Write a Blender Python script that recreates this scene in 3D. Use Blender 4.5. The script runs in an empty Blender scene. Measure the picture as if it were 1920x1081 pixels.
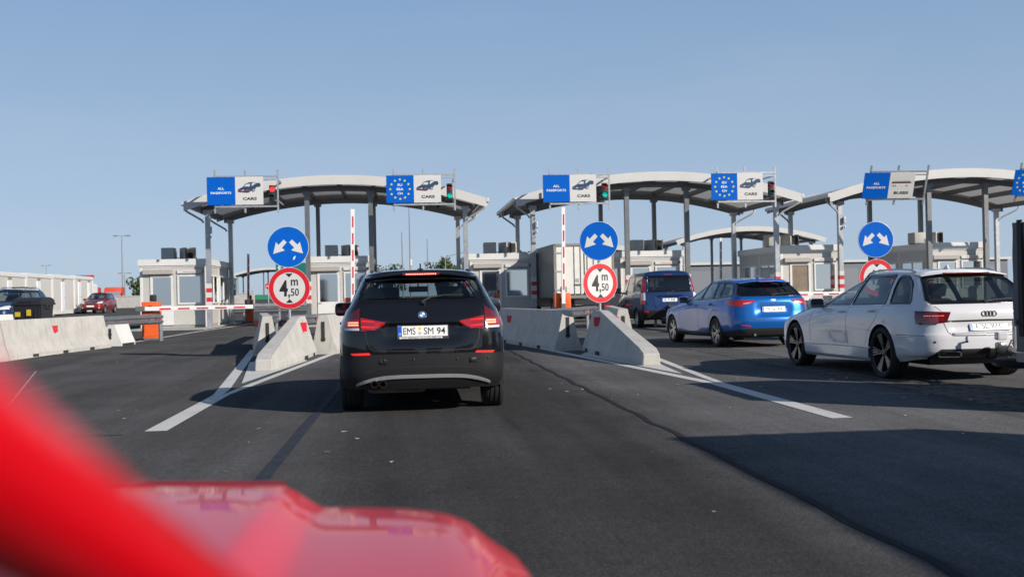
import bpy, bmesh, math, random
import numpy as np
from mathutils import Vector, Matrix
R = math.radians
rnd = random.Random(7)
S = bpy.context.scene
COL = S.collection
# ------------------------------------------------------------------ camera
CAM_H = 1.24
YAW, ROLL, PITCH = R(5.7), R(1.23), math.atan(9.5/2100)
f0 = Vector((math.sin(YAW), math.cos(YAW), 0)); r0 = Vector((math.cos(YAW), -math.sin(YAW), 0)); z0 = Vector((0, 0, 1))
fw = f0*math.cos(PITCH)+z0*math.sin(PITCH); up = z0*math.cos(PITCH)-f0*math.sin(PITCH)
xc = r0*math.cos(ROLL)-up*math.sin(ROLL); yc = r0*math.sin(ROLL)+up*math.cos(ROLL)
cd = bpy.data.cameras.new('camera'); cam = bpy.data.objects.new('camera', cd); COL.objects.link(cam)
M3 = Matrix((xc, yc, -fw)).transposed()
cam.matrix_world = Matrix.Translation((0, 0, CAM_H)) @ M3.to_4x4()
cd.sensor_width = 36; cd.lens = 2100/1920*36; cd.clip_start = 0.05; cd.clip_end = 6000
cd.dof.use_dof = True; cd.dof.focus_distance = 16.0; cd.dof.aperture_fstop = 3.2
S.camera = cam
# ------------------------------------------------------------------ sky, sun, exposure
SUN_TO = Vector((1.57, -1.48, 1.0)).normalized()
SUN_EL = math.asin(SUN_TO.z); SUN_AZ = math.atan2(SUN_TO.x, SUN_TO.y)
W = bpy.data.worlds.new('World'); S.world = W; W.use_nodes = True
nt = W.node_tree; bg = nt.nodes['Background']
sk = nt.nodes.new('ShaderNodeTexSky'); sk.sky_type = 'NISHITA'; sk.sun_disc = False
sk.sun_elevation = SUN_EL; sk.sun_rotation = SUN_AZ; sk.altitude = 100; sk.air_density = 0.62; sk.dust_density = 0.75; sk.ozone_density = 5.0
hs = nt.nodes.new('ShaderNodeHueSaturation'); hs.inputs['Saturation'].default_value = 0.76; hs.inputs['Value'].default_value = 1.0
nt.links.new(sk.outputs[0], hs.inputs['Color']); tn = nt.nodes.new('ShaderNodeVectorMath'); tn.operation = 'MULTIPLY'; tn.inputs[1].default_value = (.95, 1.05, 1.02)
nt.links.new(hs.outputs[0], tn.inputs[0])
# thin high haze evens the sky out: half the light comes from a plain pale-to-blue gradient over height
tcw = nt.nodes.new('ShaderNodeTexCoord'); sz = nt.nodes.new('ShaderNodeSeparateXYZ'); nt.links.new(tcw.outputs['Generated'], sz.inputs[0])
rp = nt.nodes.new('ShaderNodeValToRGB'); nt.links.new(sz.outputs[2], rp.inputs[0])
e0, e1 = rp.color_ramp.elements; e0.position = 0.0; e0.color = (.40, .48, .585, 1); e1.position = 1.0; e1.color = (.06, .10, .19, 1)
e2 = rp.color_ramp.elements.new(.30); e2.color = (.180, .315, .515, 1)
e3 = rp.color_ramp.elements.new(.55); e3.color = (.10, .165, .30, 1)
sc_ = nt.nodes.new('ShaderNodeVectorMath'); sc_.operation = 'SCALE'; sc_.inputs['Scale'].default_value = 1/.11; nt.links.new(rp.outputs[0], sc_.inputs[0])
mxw = nt.nodes.new('ShaderNodeMix'); mxw.data_type = 'RGBA'; mxw.inputs[0].default_value = .82
nt.links.new(tn.outputs[0], mxw.inputs['A']); nt.links.new(sc_.outputs[0], mxw.inputs['B']); 
mpw = nt.nodes.new('ShaderNodeMapping'); mpw.inputs['Scale'].default_value = (1.2, 2.0, 9.0); mpw.inputs['Rotation'].default_value = (.12, .1, .5); nt.links.new(tcw.outputs['Generated'], mpw.inputs[0])
nw = nt.nodes.new('ShaderNodeTexNoise'); nw.inputs['Scale'].default_value = 1.6; nw.inputs['Detail'].default_value = 6; nw.inputs['Roughness'].default_value = .6; nt.links.new(mpw.outputs[0], nw.inputs['Vector'])
cw = nt.nodes.new('ShaderNodeMapRange'); cw.inputs[1].default_value = .48; cw.inputs[2].default_value = .85; cw.inputs[3].default_value = 0.; cw.inputs[4].default_value = .22; nt.links.new(nw.outputs[0], cw.inputs[0])
veil = nt.nodes.new('ShaderNodeMix'); veil.data_type = 'RGBA'; veil.inputs['B'].default_value = (.46/.11, .53/.11, .62/.11, 1); nt.links.new(cw.outputs[0], veil.inputs[0]); nt.links.new(mxw.outputs['Result'], veil.inputs['A'])
nt.links.new(veil.outputs['Result'], bg.inputs[0]); bg.inputs[1].default_value = 0.122
sl = bpy.data.lights.new('sun', 'SUN'); sl.energy = 5.0; sl.angle = R(0.55); sl.color = (1.0, 0.93, 0.84)
so = bpy.data.objects.new('sun', sl); COL.objects.link(so)
so.rotation_euler = SUN_TO.to_track_quat('Z', 'Y').to_euler(); so.location = (20, -20, 30)
S.view_settings.view_transform = 'Standard'; S.view_settings.look = 'None'; S.view_settings.gamma = 1
S.view_settings.exposure = 0.08
S.cycles.max_bounces = 8; S.cycles.transparent_max_bounces = 16; S.cycles.glossy_bounces = 4
S.cycles.use_denoising = True
S.cycles.sample_clamp_indirect = 6.0; S.cycles.sample_clamp_direct = 12.0
# ------------------------------------------------------------------ materials
MATS = {}
def mat(name, col=(.5, .5, .5), rough=.5, metal=0., spec=.5, coat=0., emit=None, es=0., noise=0., nscale=8., bump=0., bscale=60.):
    if name in MATS: return MATS[name]
    m = bpy.data.materials.new(name); m.use_nodes = True; t = m.node_tree; b = t.nodes['Principled BSDF']
    b.inputs['Base Color'].default_value = (*col, 1); b.inputs['Roughness'].default_value = rough
    b.inputs['Metallic'].default_value = metal; b.inputs['Specular IOR Level'].default_value = spec
    b.inputs['Coat Weight'].default_value = coat; b.inputs['Coat Roughness'].default_value = .03
    if emit: b.inputs['Emission Color'].default_value = (*emit, 1); b.inputs['Emission Strength'].default_value = es
    if noise or bump:
        tc = t.nodes.new('ShaderNodeTexCoord')
    if noise:
        n = t.nodes.new('ShaderNodeTexNoise'); n.inputs['Scale'].default_value = nscale; n.inputs['Detail'].default_value = 6
        n.inputs['Roughness'].default_value = .65
        t.links.new(tc.outputs['Object'], n.inputs['Vector'])
        mr = t.nodes.new('ShaderNodeMapRange'); mr.inputs[1].default_value = .3; mr.inputs[2].default_value = .7
        mr.inputs[3].default_value = 1-noise; mr.inputs[4].default_value = 1+noise*.6
        t.links.new(n.outputs[0], mr.inputs[0])
        mx = t.nodes.new('ShaderNodeVectorMath'); mx.operation = 'SCALE'; mx.inputs[0].default_value = col
        t.links.new(mr.outputs[0], mx.inputs['Scale']); t.links.new(mx.outputs[0], b.inputs['Base Color'])
        mr2 = t.nodes.new('ShaderNodeMapRange'); mr2.inputs[3].default_value = max(0, rough-.1*noise*3); mr2.inputs[4].default_value = min(1, rough+.12*noise*3)
        t.links.new(n.outputs[0], mr2.inputs[0]); t.links.new(mr2.outputs[0], b.inputs['Roughness'])
    if bump:
        n2 = t.nodes.new('ShaderNodeTexNoise'); n2.inputs['Scale'].default_value = bscale; n2.inputs['Detail'].default_value = 5
        t.links.new(tc.outputs['Object'], n2.inputs['Vector'])
        bp = t.nodes.new('ShaderNodeBump'); bp.inputs['Strength'].default_value = bump; bp.inputs['Distance'].default_value = .01
        t.links.new(n2.outputs[0], bp.inputs['Height']); t.links.new(bp.outputs[0], b.inputs['Normal'])
    MATS[name] = m; return m
def paint(name, col, flake=0., rough=.35):
    m = mat(name, col, rough=rough, metal=flake, coat=1.0, spec=.15); return m
def glass(name, tint, refl=1.0):
    if name in MATS: return MATS[name]
    m = bpy.data.materials.new(name); m.use_nodes = True; t = m.node_tree
    for n in list(t.nodes):
        if n.type == 'BSDF_PRINCIPLED': t.nodes.remove(n)
    out = [n for n in t.nodes if n.type == 'OUTPUT_MATERIAL'][0]
    tr = t.nodes.new('ShaderNodeBsdfTransparent'); tr.inputs[0].default_value = (*tint, 1)
    gl = t.nodes.new('ShaderNodeBsdfGlossy'); gl.inputs['Roughness'].default_value = .02; gl.inputs[0].default_value = (refl, refl, refl, 1)
    lw = t.nodes.new('ShaderNodeLayerWeight'); lw.inputs[0].default_value = .5
    pw = t.nodes.new('ShaderNodeMath'); pw.operation = 'POWER'; pw.inputs[1].default_value = 4.; t.links.new(lw.outputs['Facing'], pw.inputs[0])
    fr = t.nodes.new('ShaderNodeMath'); fr.operation = 'MULTIPLY_ADD'; fr.inputs[1].default_value = .92; fr.inputs[2].default_value = .07; t.links.new(pw.outputs[0], fr.inputs[0])
    mx = t.nodes.new('ShaderNodeMixShader')
    t.links.new(fr.outputs[0], mx.inputs[0]); t.links.new(tr.outputs[0], mx.inputs[1]); t.links.new(gl.outputs[0], mx.inputs[2])
    t.links.new(mx.outputs[0], out.inputs[0]); MATS[name] = m; return m
BLACK_PL = mat('black plastic', (.02, .02, .022), .55)
GREY_PL = mat('dark grey plastic', (.015, .0155, .017), .5, spec=.35, bump=.15, bscale=400)
RUBBER = mat('tyre rubber', (.018, .018, .019), .8, noise=.3, nscale=30)
CHROME = mat('chrome', (.8, .8, .82), .12, 1.)
SILVER = mat('silver trim', (.62, .63, .65), .3, .85)
ALU = mat('alloy wheel', (.42, .43, .45), .3, .9)
DKALU = mat('dark alloy wheel', (.035, .036, .04), .3, .6)
INTERIOR = mat('car interior', (.025, .026, .03), .8)
SEATM = mat('seat fabric', (.03, .031, .036), .85)
REDLENS = mat('red lens', (.33, .008, .012), .12, coat=1., emit=(1, .01, .015), es=.06)
REDDARK = mat('dark red lens', (.11, .005, .01), .12, coat=1.)
REDLIT = mat('lit red lens', (.6, .02, .02), .2, coat=1., emit=(1., .03, .03), es=.55)
LEDLIT = mat('lit brake lamp', (1, .4, .25), .3, emit=(1., .16, .08), es=2.4)
CLEARL = mat('clear lens', (.6, .6, .62), .1, coat=1.)
ORANGEL = mat('amber lens', (.75, .2, .03), .15, coat=1.)
WHITEPLATE = mat('plate white', (.78, .78, .76), .4)
EUBLUE = mat('plate blue', (.01, .09, .5), .4)
INK = mat('black lettering', (.012, .012, .014), .5)
GALV = mat('galvanised steel', (.45, .46, .47), .42, .55, noise=.22, nscale=5)
STEEL = mat('grey column steel', (.2, .205, .21), .42, .5, noise=.15, nscale=3)
DKSTEEL = mat('dark beam steel', (.15, .15, .155), .5, .2)
def conc_mat(name, col):
    m = mat(name, col, .9, spec=.2, bump=.3, bscale=45); t = m.node_tree; b = t.nodes['Principled BSDF']; N = t.nodes.new; L = t.links.new
    tc = N('ShaderNodeTexCoord')
    def noi(sc, vec, a, b_, c, d, det=6):
        n = N('ShaderNodeTexNoise'); n.inputs['Scale'].default_value = sc; n.inputs['Detail'].default_value = det; n.inputs['Roughness'].default_value = .65; L(vec, n.inputs['Vector'])
        r = N('ShaderNodeMapRange'); r.inputs[1].default_value = a; r.inputs[2].default_value = b_; r.inputs[3].default_value = c; r.inputs[4].default_value = d; L(n.outputs[0], r.inputs[0]); return r.outputs[0]
    mp = N('ShaderNodeMapping'); mp.inputs['Scale'].default_value = (7, 7, .9); L(tc.outputs['Object'], mp.inputs[0])
    mp2 = N('ShaderNodeMapping'); mp2.inputs['Scale'].default_value = (1, .6, 5); L(tc.outputs['Object'], mp2.inputs[0])
    v = None
    for q in (noi(2.5, tc.outputs['Object'], .3, .7, .86, 1.1), noi(1.6, mp.outputs[0], .52, .75, 1., .74), noi(2.2, mp2.outputs[0], .62, .72, 1., .80, 8), noi(40, tc.outputs['Object'], .66, .74, 1., .72, 3)):
        if v is None: v = q
        else:
            mm = N('ShaderNodeMath'); mm.operation = 'MULTIPLY'; L(v, mm.inputs[0]); L(q, mm.inputs[1]); v = mm.outputs[0]
    sc = N('ShaderNodeVectorMath'); sc.operation = 'SCALE'; sc.inputs[0].default_value = col; L(v, sc.inputs['Scale']); L(sc.outputs[0], b.inputs['Base Color']); return m
CONC = conc_mat('pale concrete', (.50, .48, .445))
CONC2 = mat('grey concrete', (.36, .35, .33), .85, noise=.25, nscale=3, bump=.25, bscale=45)
WHITEP = mat('white sheet metal', (.68, .67, .645), .45, noise=.06, nscale=2.5)
BEIGEP = mat('cabin panel', (.50, .485, .45), .5, noise=.06, nscale=2.)
FASCIA = mat('canopy white', (.58, .565, .54), .45, noise=.05, nscale=1.5)
def sheet_mat():
    m = mat('canopy sheet', (.62, .61, .59), .6); t = m.node_tree; b = t.nodes['Principled BSDF']; N = t.nodes.new
    tr = N('ShaderNodeBsdfTranslucent'); tr.inputs[0].default_value = (.62, .60, .56, 1); mx = N('ShaderNodeMixShader'); mx.inputs[0].default_value = .30
    out = [n for n in t.nodes if n.type == 'OUTPUT_MATERIAL'][0]
    t.links.new(b.outputs[0], mx.inputs[1]); t.links.new(tr.outputs[0], mx.inputs[2]); t.links.new(mx.outputs[0], out.inputs[0]); return m
SOFFIT = sheet_mat()
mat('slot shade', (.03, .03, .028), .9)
SIGNBLUE = mat('sign blue', (.002, .105, .50), .5, spec=.08, noise=.06, nscale=4)
SIGNWHITE = mat('sign white', (.62, .61, .59), .35, noise=.05, nscale=5)
SIGNRED = mat('sign red', (.62, .012, .025), .35)
YELLOW = mat('star yellow', (.72, .66, .12), .4)
ORANGE = mat('gate orange', (.8, .12, .02), .45, noise=.1, nscale=6)
REDREF = mat('red reflector', (.5, .01, .03), .3)
REDSTR = mat('red stripe', (.58, .025, .04), .4)
CABGLASS = mat('cabin glass', (.62, .62, .61), .03, metal=1.)
GLASSBLACK = mat('window black edge', (.004, .004, .005), .12)
LITSILVER = mat('satin silver', (.46, .465, .48), .35, .5)
# ------------------------------------------------------------------ helpers
def mesh_from(bm, name, smooth=None):
    bm.normal_update()
    me = bpy.data.meshes.new(name); bm.to_mesh(me); bm.free()
    if smooth is not None:
        for p in me.polygons: p.use_smooth = True
        me.set_sharp_from_angle(angle=R(smooth))
    return me
def obj(name, bm, m, parent=None, smooth=None, loc=None, rot=None):
    me = bm if isinstance(bm, bpy.types.Mesh) else mesh_from(bm, name, smooth)
    for x in (m if isinstance(m, (list, tuple)) else [m]):
        me.materials.append(x)
    o = bpy.data.objects.new(name, me); COL.objects.link(o)
    if parent is not None: o.parent = parent
    if loc is not None: o.location = loc
    if rot is not None: o.rotation_euler = rot
    return o
def tag(o, label, cat, group=None):
    o['label'] = label; o['category'] = cat
    if group: o['group'] = group
    return o
def thing(name, label, cat, loc=(0, 0, 0), rz=0., group=None):
    o = bpy.data.objects.new(name, None); COL.objects.link(o); o.empty_display_size = .2
    o.location = loc; o.rotation_euler = (0, 0, rz)
    return tag(o, label, cat, group)
def struct(name, bm, m, **k):
    o = obj(name, bm, m, **k); o['kind'] = 'structure'; return o
def kids(o): return [c for c in bpy.data.objects if c.parent == o]
def dup(root, loc, rz=None, label=None, group=None):
    r = root.copy(); COL.objects.link(r); r.location = loc
    if rz is not None: r.rotation_euler = (0, 0, rz)
    if label: r['label'] = label
    if group: r['group'] = group
    for ch in kids(root):
        c = ch.copy(); COL.objects.link(c); c.parent = r
        for gch in kids(ch):
            d = gch.copy(); COL.objects.link(d); d.parent = c
    return r
def NB(): return bmesh.new()
def bx(bm, c, s, rz=0., bev=0., mi=0, rot=None):
    mtx = Matrix.Translation(c) @ (rot.to_4x4() if rot is not None else Matrix.Rotation(rz, 4, 'Z'))
    g = bmesh.ops.create_cube(bm, size=1., matrix=mtx @ Matrix.Diagonal((*s, 1)))
    vs = set(g['verts']); fs = [f for f in bm.faces if f.verts[0] in vs]
    for f in fs: f.material_index = mi
    if bev:
        es = list({e for f in fs for e in f.edges})
        r = bmesh.ops.bevel(bm, geom=es, offset=bev, segments=2, affect='EDGES', profile=.6)
        for f in r['faces']: f.material_index = mi
    return bm
def cyl(bm, p0, p1, r, r1=None, n=12, caps=True, mi=0):
    p0 = Vector(p0); p1 = Vector(p1); d = p1-p0; r1 = r if r1 is None else r1
    q = d.to_track_quat('Z', 'Y').to_matrix().to_4x4()
    before = len(bm.faces)
    bmesh.ops.create_cone(bm, cap_ends=caps, segments=n, radius1=r, radius2=r1, depth=d.length, matrix=Matrix.Translation((p0+p1)/2) @ q)
    if mi:
        bm.faces.ensure_lookup_table()
        for f in bm.faces[before:]: f.material_index = mi
    return bm
def tube(bm, pts, r, n=8, closed=False, mi=0, flat=1.):
    pts = [Vector(p) for p in pts]; N = len(pts); rings = []
    prev = None
    for i, p in enumerate(pts):
        a = pts[i-1] if i > 0 or closed else p; b = pts[(i+1) % N] if i < N-1 or closed else p
        t = (b-a).normalized()
        if prev is None:
            h = Vector((0, 0, 1)) if abs(t.z) < .9 else Vector((1, 0, 0))
            u = t.cross(h).normalized()
        else:
            u = (prev-t*prev.dot(t)).normalized()
        prev = u; v = t.cross(u)
        rr = r[i] if isinstance(r, (list, tuple)) else r
        rings.append([bm.verts.new(p+u*rr*math.cos(2*math.pi*k/n)+v*rr*flat*math.sin(2*math.pi*k/n)) for k in range(n)])
    m = N if closed else N-1
    for i in range(m):
        A, B = rings[i], rings[(i+1) % N]
        for k in range(n):
            f = bm.faces.new((A[k], A[(k+1) % n], B[(k+1) % n], B[k])); f.material_index = mi
    if not closed:
        for rg, rev in ((rings[0], 0), (rings[-1], 1)):
            try: f = bm.faces.new(rg if not rev else rg[::-1]); f.material_index = mi
            except ValueError: pass
    return bm
def prism(bm, poly, origin, ax, ay, an, depth, mi=0):
    """poly 2D -> plane(origin, ax, ay), extruded by depth along an"""
    o = Vector(origin); ax = Vector(ax); ay = Vector(ay); an = Vector(an)
    A = [bm.verts.new(o+ax*p[0]+ay*p[1]) for p in poly]
    B = [bm.verts.new(o+ax*p[0]+ay*p[1]+an*depth) for p in poly]
    n = len(poly); fs = []
    fs.append(bm.faces.new(A[::-1])); fs.append(bm.faces.new(B))
    for i in range(n): fs.append(bm.faces.new((A[i], A[(i+1) % n], B[(i+1) % n], B[i])))
    for f in fs: f.material_index = mi
    bmesh.ops.recalc_face_normals(bm, faces=fs)
    return bm
def lathe(bm, prof, axis='X', n=32, mi=0, c=(0, 0, 0), mis=None):
    """prof list of (a, r): a along axis"""
    rings = []
    for a, r in prof:
        ring = []
        for k in range(n):
            t = 2*math.pi*k/n
            if axis == 'X': p = (a, r*math.cos(t), r*math.sin(t))
            elif axis == 'Y': p = (r*math.cos(t), a, r*math.sin(t))
            else: p = (r*math.cos(t), r*math.sin(t), a)
            ring.append(bm.verts.new(Vector(p)+Vector(c)))
        rings.append(ring)
    fs = []
    for i in range(len(rings)-1):
        for k in range(n):
            f = bm.faces.new((rings[i][k], rings[i][(k+1) % n], rings[i+1][(k+1) % n], rings[i+1][k]))
            f.material_index = mis[i] if mis else mi; fs.append(f)
    return fs
def disc_poly(r, n=40, cx=0, cy=0, a0=0, a1=2*math.pi):
    return [(cx+r*math.cos(a0+(a1-a0)*k/n), cy+r*math.sin(a0+(a1-a0)*k/n)) for k in range(n)]
def text_bm(txt, size, bold=0., sx=1., align='CENTER', depth=.0, shear=0., spacing=1.0, res=3):
    """text in the local XZ plane facing -Y (read from -Y), centred"""
    cu = bpy.data.curves.new('tx', 'FONT'); cu.body = txt; cu.size = size; cu.align_x = align; cu.align_y = 'CENTER'
    cu.offset = bold*size; cu.extrude = depth; cu.shear = shear; cu.space_character = spacing; cu.resolution_u = res
    o = bpy.data.objects.new('tx', cu); COL.objects.link(o)
    dg = bpy.context.evaluated_depsgraph_get(); me = bpy.data.meshes.new_from_object(o.evaluated_get(dg))
    bm = bmesh.new(); bm.from_mesh(me)
    bpy.data.objects.remove(o); bpy.data.curves.remove(cu); bpy.data.meshes.remove(me)
    # x stays, y->z, z->-y
    bmesh.ops.transform(bm, verts=bm.verts, matrix=Matrix(((sx, 0, 0, 0), (0, 0, -1, 0), (0, 1, 0, 0), (0, 0, 0, 1))))
    return bm
def fit_text(txt, h, w=None, bold=0., depth=.0008, **k):
    """text whose capitals are h tall and, if given, w wide; centred on the origin in XZ"""
    bm = text_bm(txt, h*1.38, bold, depth=depth, **k)
    xs = [v.co.x for v in bm.verts]; zs = [v.co.z for v in bm.verts]
    cx, cz = (min(xs)+max(xs))/2, (min(zs)+max(zs))/2; ww, hh = max(xs)-min(xs), max(zs)-min(zs)
    for v in bm.verts:
        v.co.x = (v.co.x-cx)*(w/ww if w else h/hh); v.co.z = (v.co.z-cz)*h/hh
    return bm
def join_bm(dst, src, mtx=None, mi=None):
    me = bpy.data.meshes.new('j'); 
    if mtx is not None: bmesh.ops.transform(src, verts=src.verts, matrix=mtx)
    if mi is not None:
        for f in src.faces: f.material_index = mi
    src.to_mesh(me); src.free(); dst.from_mesh(me); bpy.data.meshes.remove(me)
def smoothstep(a, b, x):
    t = min(1, max(0, (x-a)/(b-a))); return t*t*(3-2*t)
def pchip(xs, ys, xq):
    xs = np.asarray(xs, float); ys = np.asarray(ys, float); xq = np.asarray(xq, float)
    if len(xs) == 2: return ys[0]+(ys[1]-ys[0])*(xq-xs[0])/(xs[1]-xs[0])
    h = np.diff(xs); d = (np.diff(ys, axis=0).T/h).T
    m = np.zeros_like(ys)
    for i in range(1, len(xs)-1):
        w1 = 2*h[i]+h[i-1]; w2 = h[i]+2*h[i-1]
        with np.errstate(divide='ignore', invalid='ignore'):
            mm = (w1+w2)/(w1/d[i-1]+w2/d[i])
        m[i] = np.where(d[i-1]*d[i] > 0, mm, 0)
    m[0] = d[0]; m[-1] = d[-1]
    xq2 = np.clip(xq, xs[0], xs[-1])
    i = np.clip(np.searchsorted(xs, xq2, side='right')-1, 0, len(xs)-2)
    t = (xq2-xs[i])/h[i]
    if ys.ndim > 1: t = t.reshape(-1, *([1]*(ys.ndim-1))); hh = h[i].reshape(t.shape)
    else: hh = h[i]
    return ((1+2*t)*(1-t)**2)*ys[i]+t*(1-t)**2*hh*m[i]+t*t*(3-2*t)*ys[i+1]+t*t*(t-1)*hh*m[i+1]
# ------------------------------------------------------------------ vehicle bodies: rings stacked from the sill to the roof
NR, NC, NS, NF = 9, 7, 46, 10
def _v(spec, y):
    if isinstance(spec, (int, float)): return np.full(len(y), float(spec))
    xs = [p[0] for p in spec]; ys = [p[1] for p in spec]
    return pchip(xs, ys, y)
def half_ring(k):
    y0, y1 = k['y0'], k['y1']; rx, ry, fx, fy = k['rc']; br, bf = k['bow']; e = k.get('e', 1.)
    def wat(y): return float(_v(k['w'], np.array([y]))[0])
    wr = wat(y0+ry+br); wf = wat(y1-fy-bf)
    P = []
    xa = max(wr-rx, .01)
    for i in range(NR): x = xa*i/NR; P.append((x, y0+br*(x/max(wr, .01))**2))
    ya = y0+br*(xa/max(wr, .01))**2; yb = ya+ry
    for i in range(NC):
        t = math.pi/2*i/NC; P.append((xa+(wr-xa)*math.sin(t)**e, ya+ry*(1-math.cos(t)**e)))
    xf = max(wf-fx, .01); yd = y1-bf*(xf/max(wf, .01))**2; yc_ = yd-fy
    for i in range(NS+1): y = yb+(yc_-yb)*i/NS; P.append((wat(y), y))
    P[-(NS+1)] = (wr, yb); P[-1] = (wf, yc_)
    for i in range(1, NC+1):
        t = math.pi/2*i/NC; P.append((xf+(wf-xf)*math.cos(t), yc_+(yd-yc_)*math.sin(t)))
    for i in range(1, NF+1): x = xf*(1-i/NF); P.append((x, y1-bf*(x/max(wf, .01))**2))
    P = np.array(P); z = _v(k['z'], P[:, 1])
    return np.column_stack([P[:, 0], P[:, 1], z])
def K(z, y0, y1, w, rc=(.25, .25, .4, .4), bow=(.05, .15), n=4, seg=0, s=1.):
    if s != 1.: w = [(a, b*s) for a, b in w] if not isinstance(w, (int, float)) else w*s
    return dict(z=z, y0=y0, y1=y1, w=w, rc=rc, bow=bow, n=n, seg=seg)
def roof_keys(k8, crown, seg=0):
    """rings closing the roof from its edge ring"""
    out = []
    for s, dz, dy in ((.93, .45, .03), (.78, .72, .05), (.5, .92, .06), (.2, 1., .065), (0.0, 1.01, .066)):
        k = dict(k8); k['w'] = [(a, max(b*s, .012 if s else .004)) for a, b in k8['w']]
        k['z'] = [(a, b+crown*dz) for a, b in k8['z']]
        k['y0'] = k8['y0']+dy; k['y1'] = k8['y1']-dy
        r = k8['rc']; q = max(s, .02)
        k['rc'] = (r[0]*q, r[1]*(.4+.6*s), r[2]*q, r[3]*(.4+.6*s)); k['bow'] = (k8['bow'][0]*s, k8['bow'][1]*s)
        k['n'] = 2; k['seg'] = seg; out.append(k)
    return out
def convex_offset(poly, d):
    n = len(poly); out = []
    for i in range(n):
        p0, p1, p2 = Vector(poly[i-1]), Vector(poly[i]), Vector(poly[(i+1) % n])
        a = (p1-p0).normalized(); b = (p2-p1).normalized(); na = Vector((a.y, -a.x)); nb = Vector((b.y, -b.x))
        m = (na+nb); L = m.length_squared
        out.append(tuple(p1+m*(2*d/L if L > 1e-6 else 0)))
    return out
def area(p): return sum(p[i-1][0]*p[i][1]-p[i][0]*p[i-1][1] for i in range(len(p)))/2
def ccw(p): return list(p) if area(p) > 0 else list(p)[::-1]
def rpoly(pts, r, n=4):
    pts = ccw(pts); out = []; N = len(pts)
    for i in range(N):
        p0, p1, p2 = Vector(pts[i-1]), Vector(pts[i]), Vector(pts[(i+1) % N])
        d = min(r, (p0-p1).length*.45, (p2-p1).length*.45)
        a = p1+(p0-p1).normalized()*d; b = p1+(p2-p1).normalized()*d
        for k in range(n+1):
            t = k/n; out.append(tuple(a*(1-t)**2+p1*2*t*(1-t)+b*t*t))
    return out
def mirx(p): return [(-a, b) for a, b in p]
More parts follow.
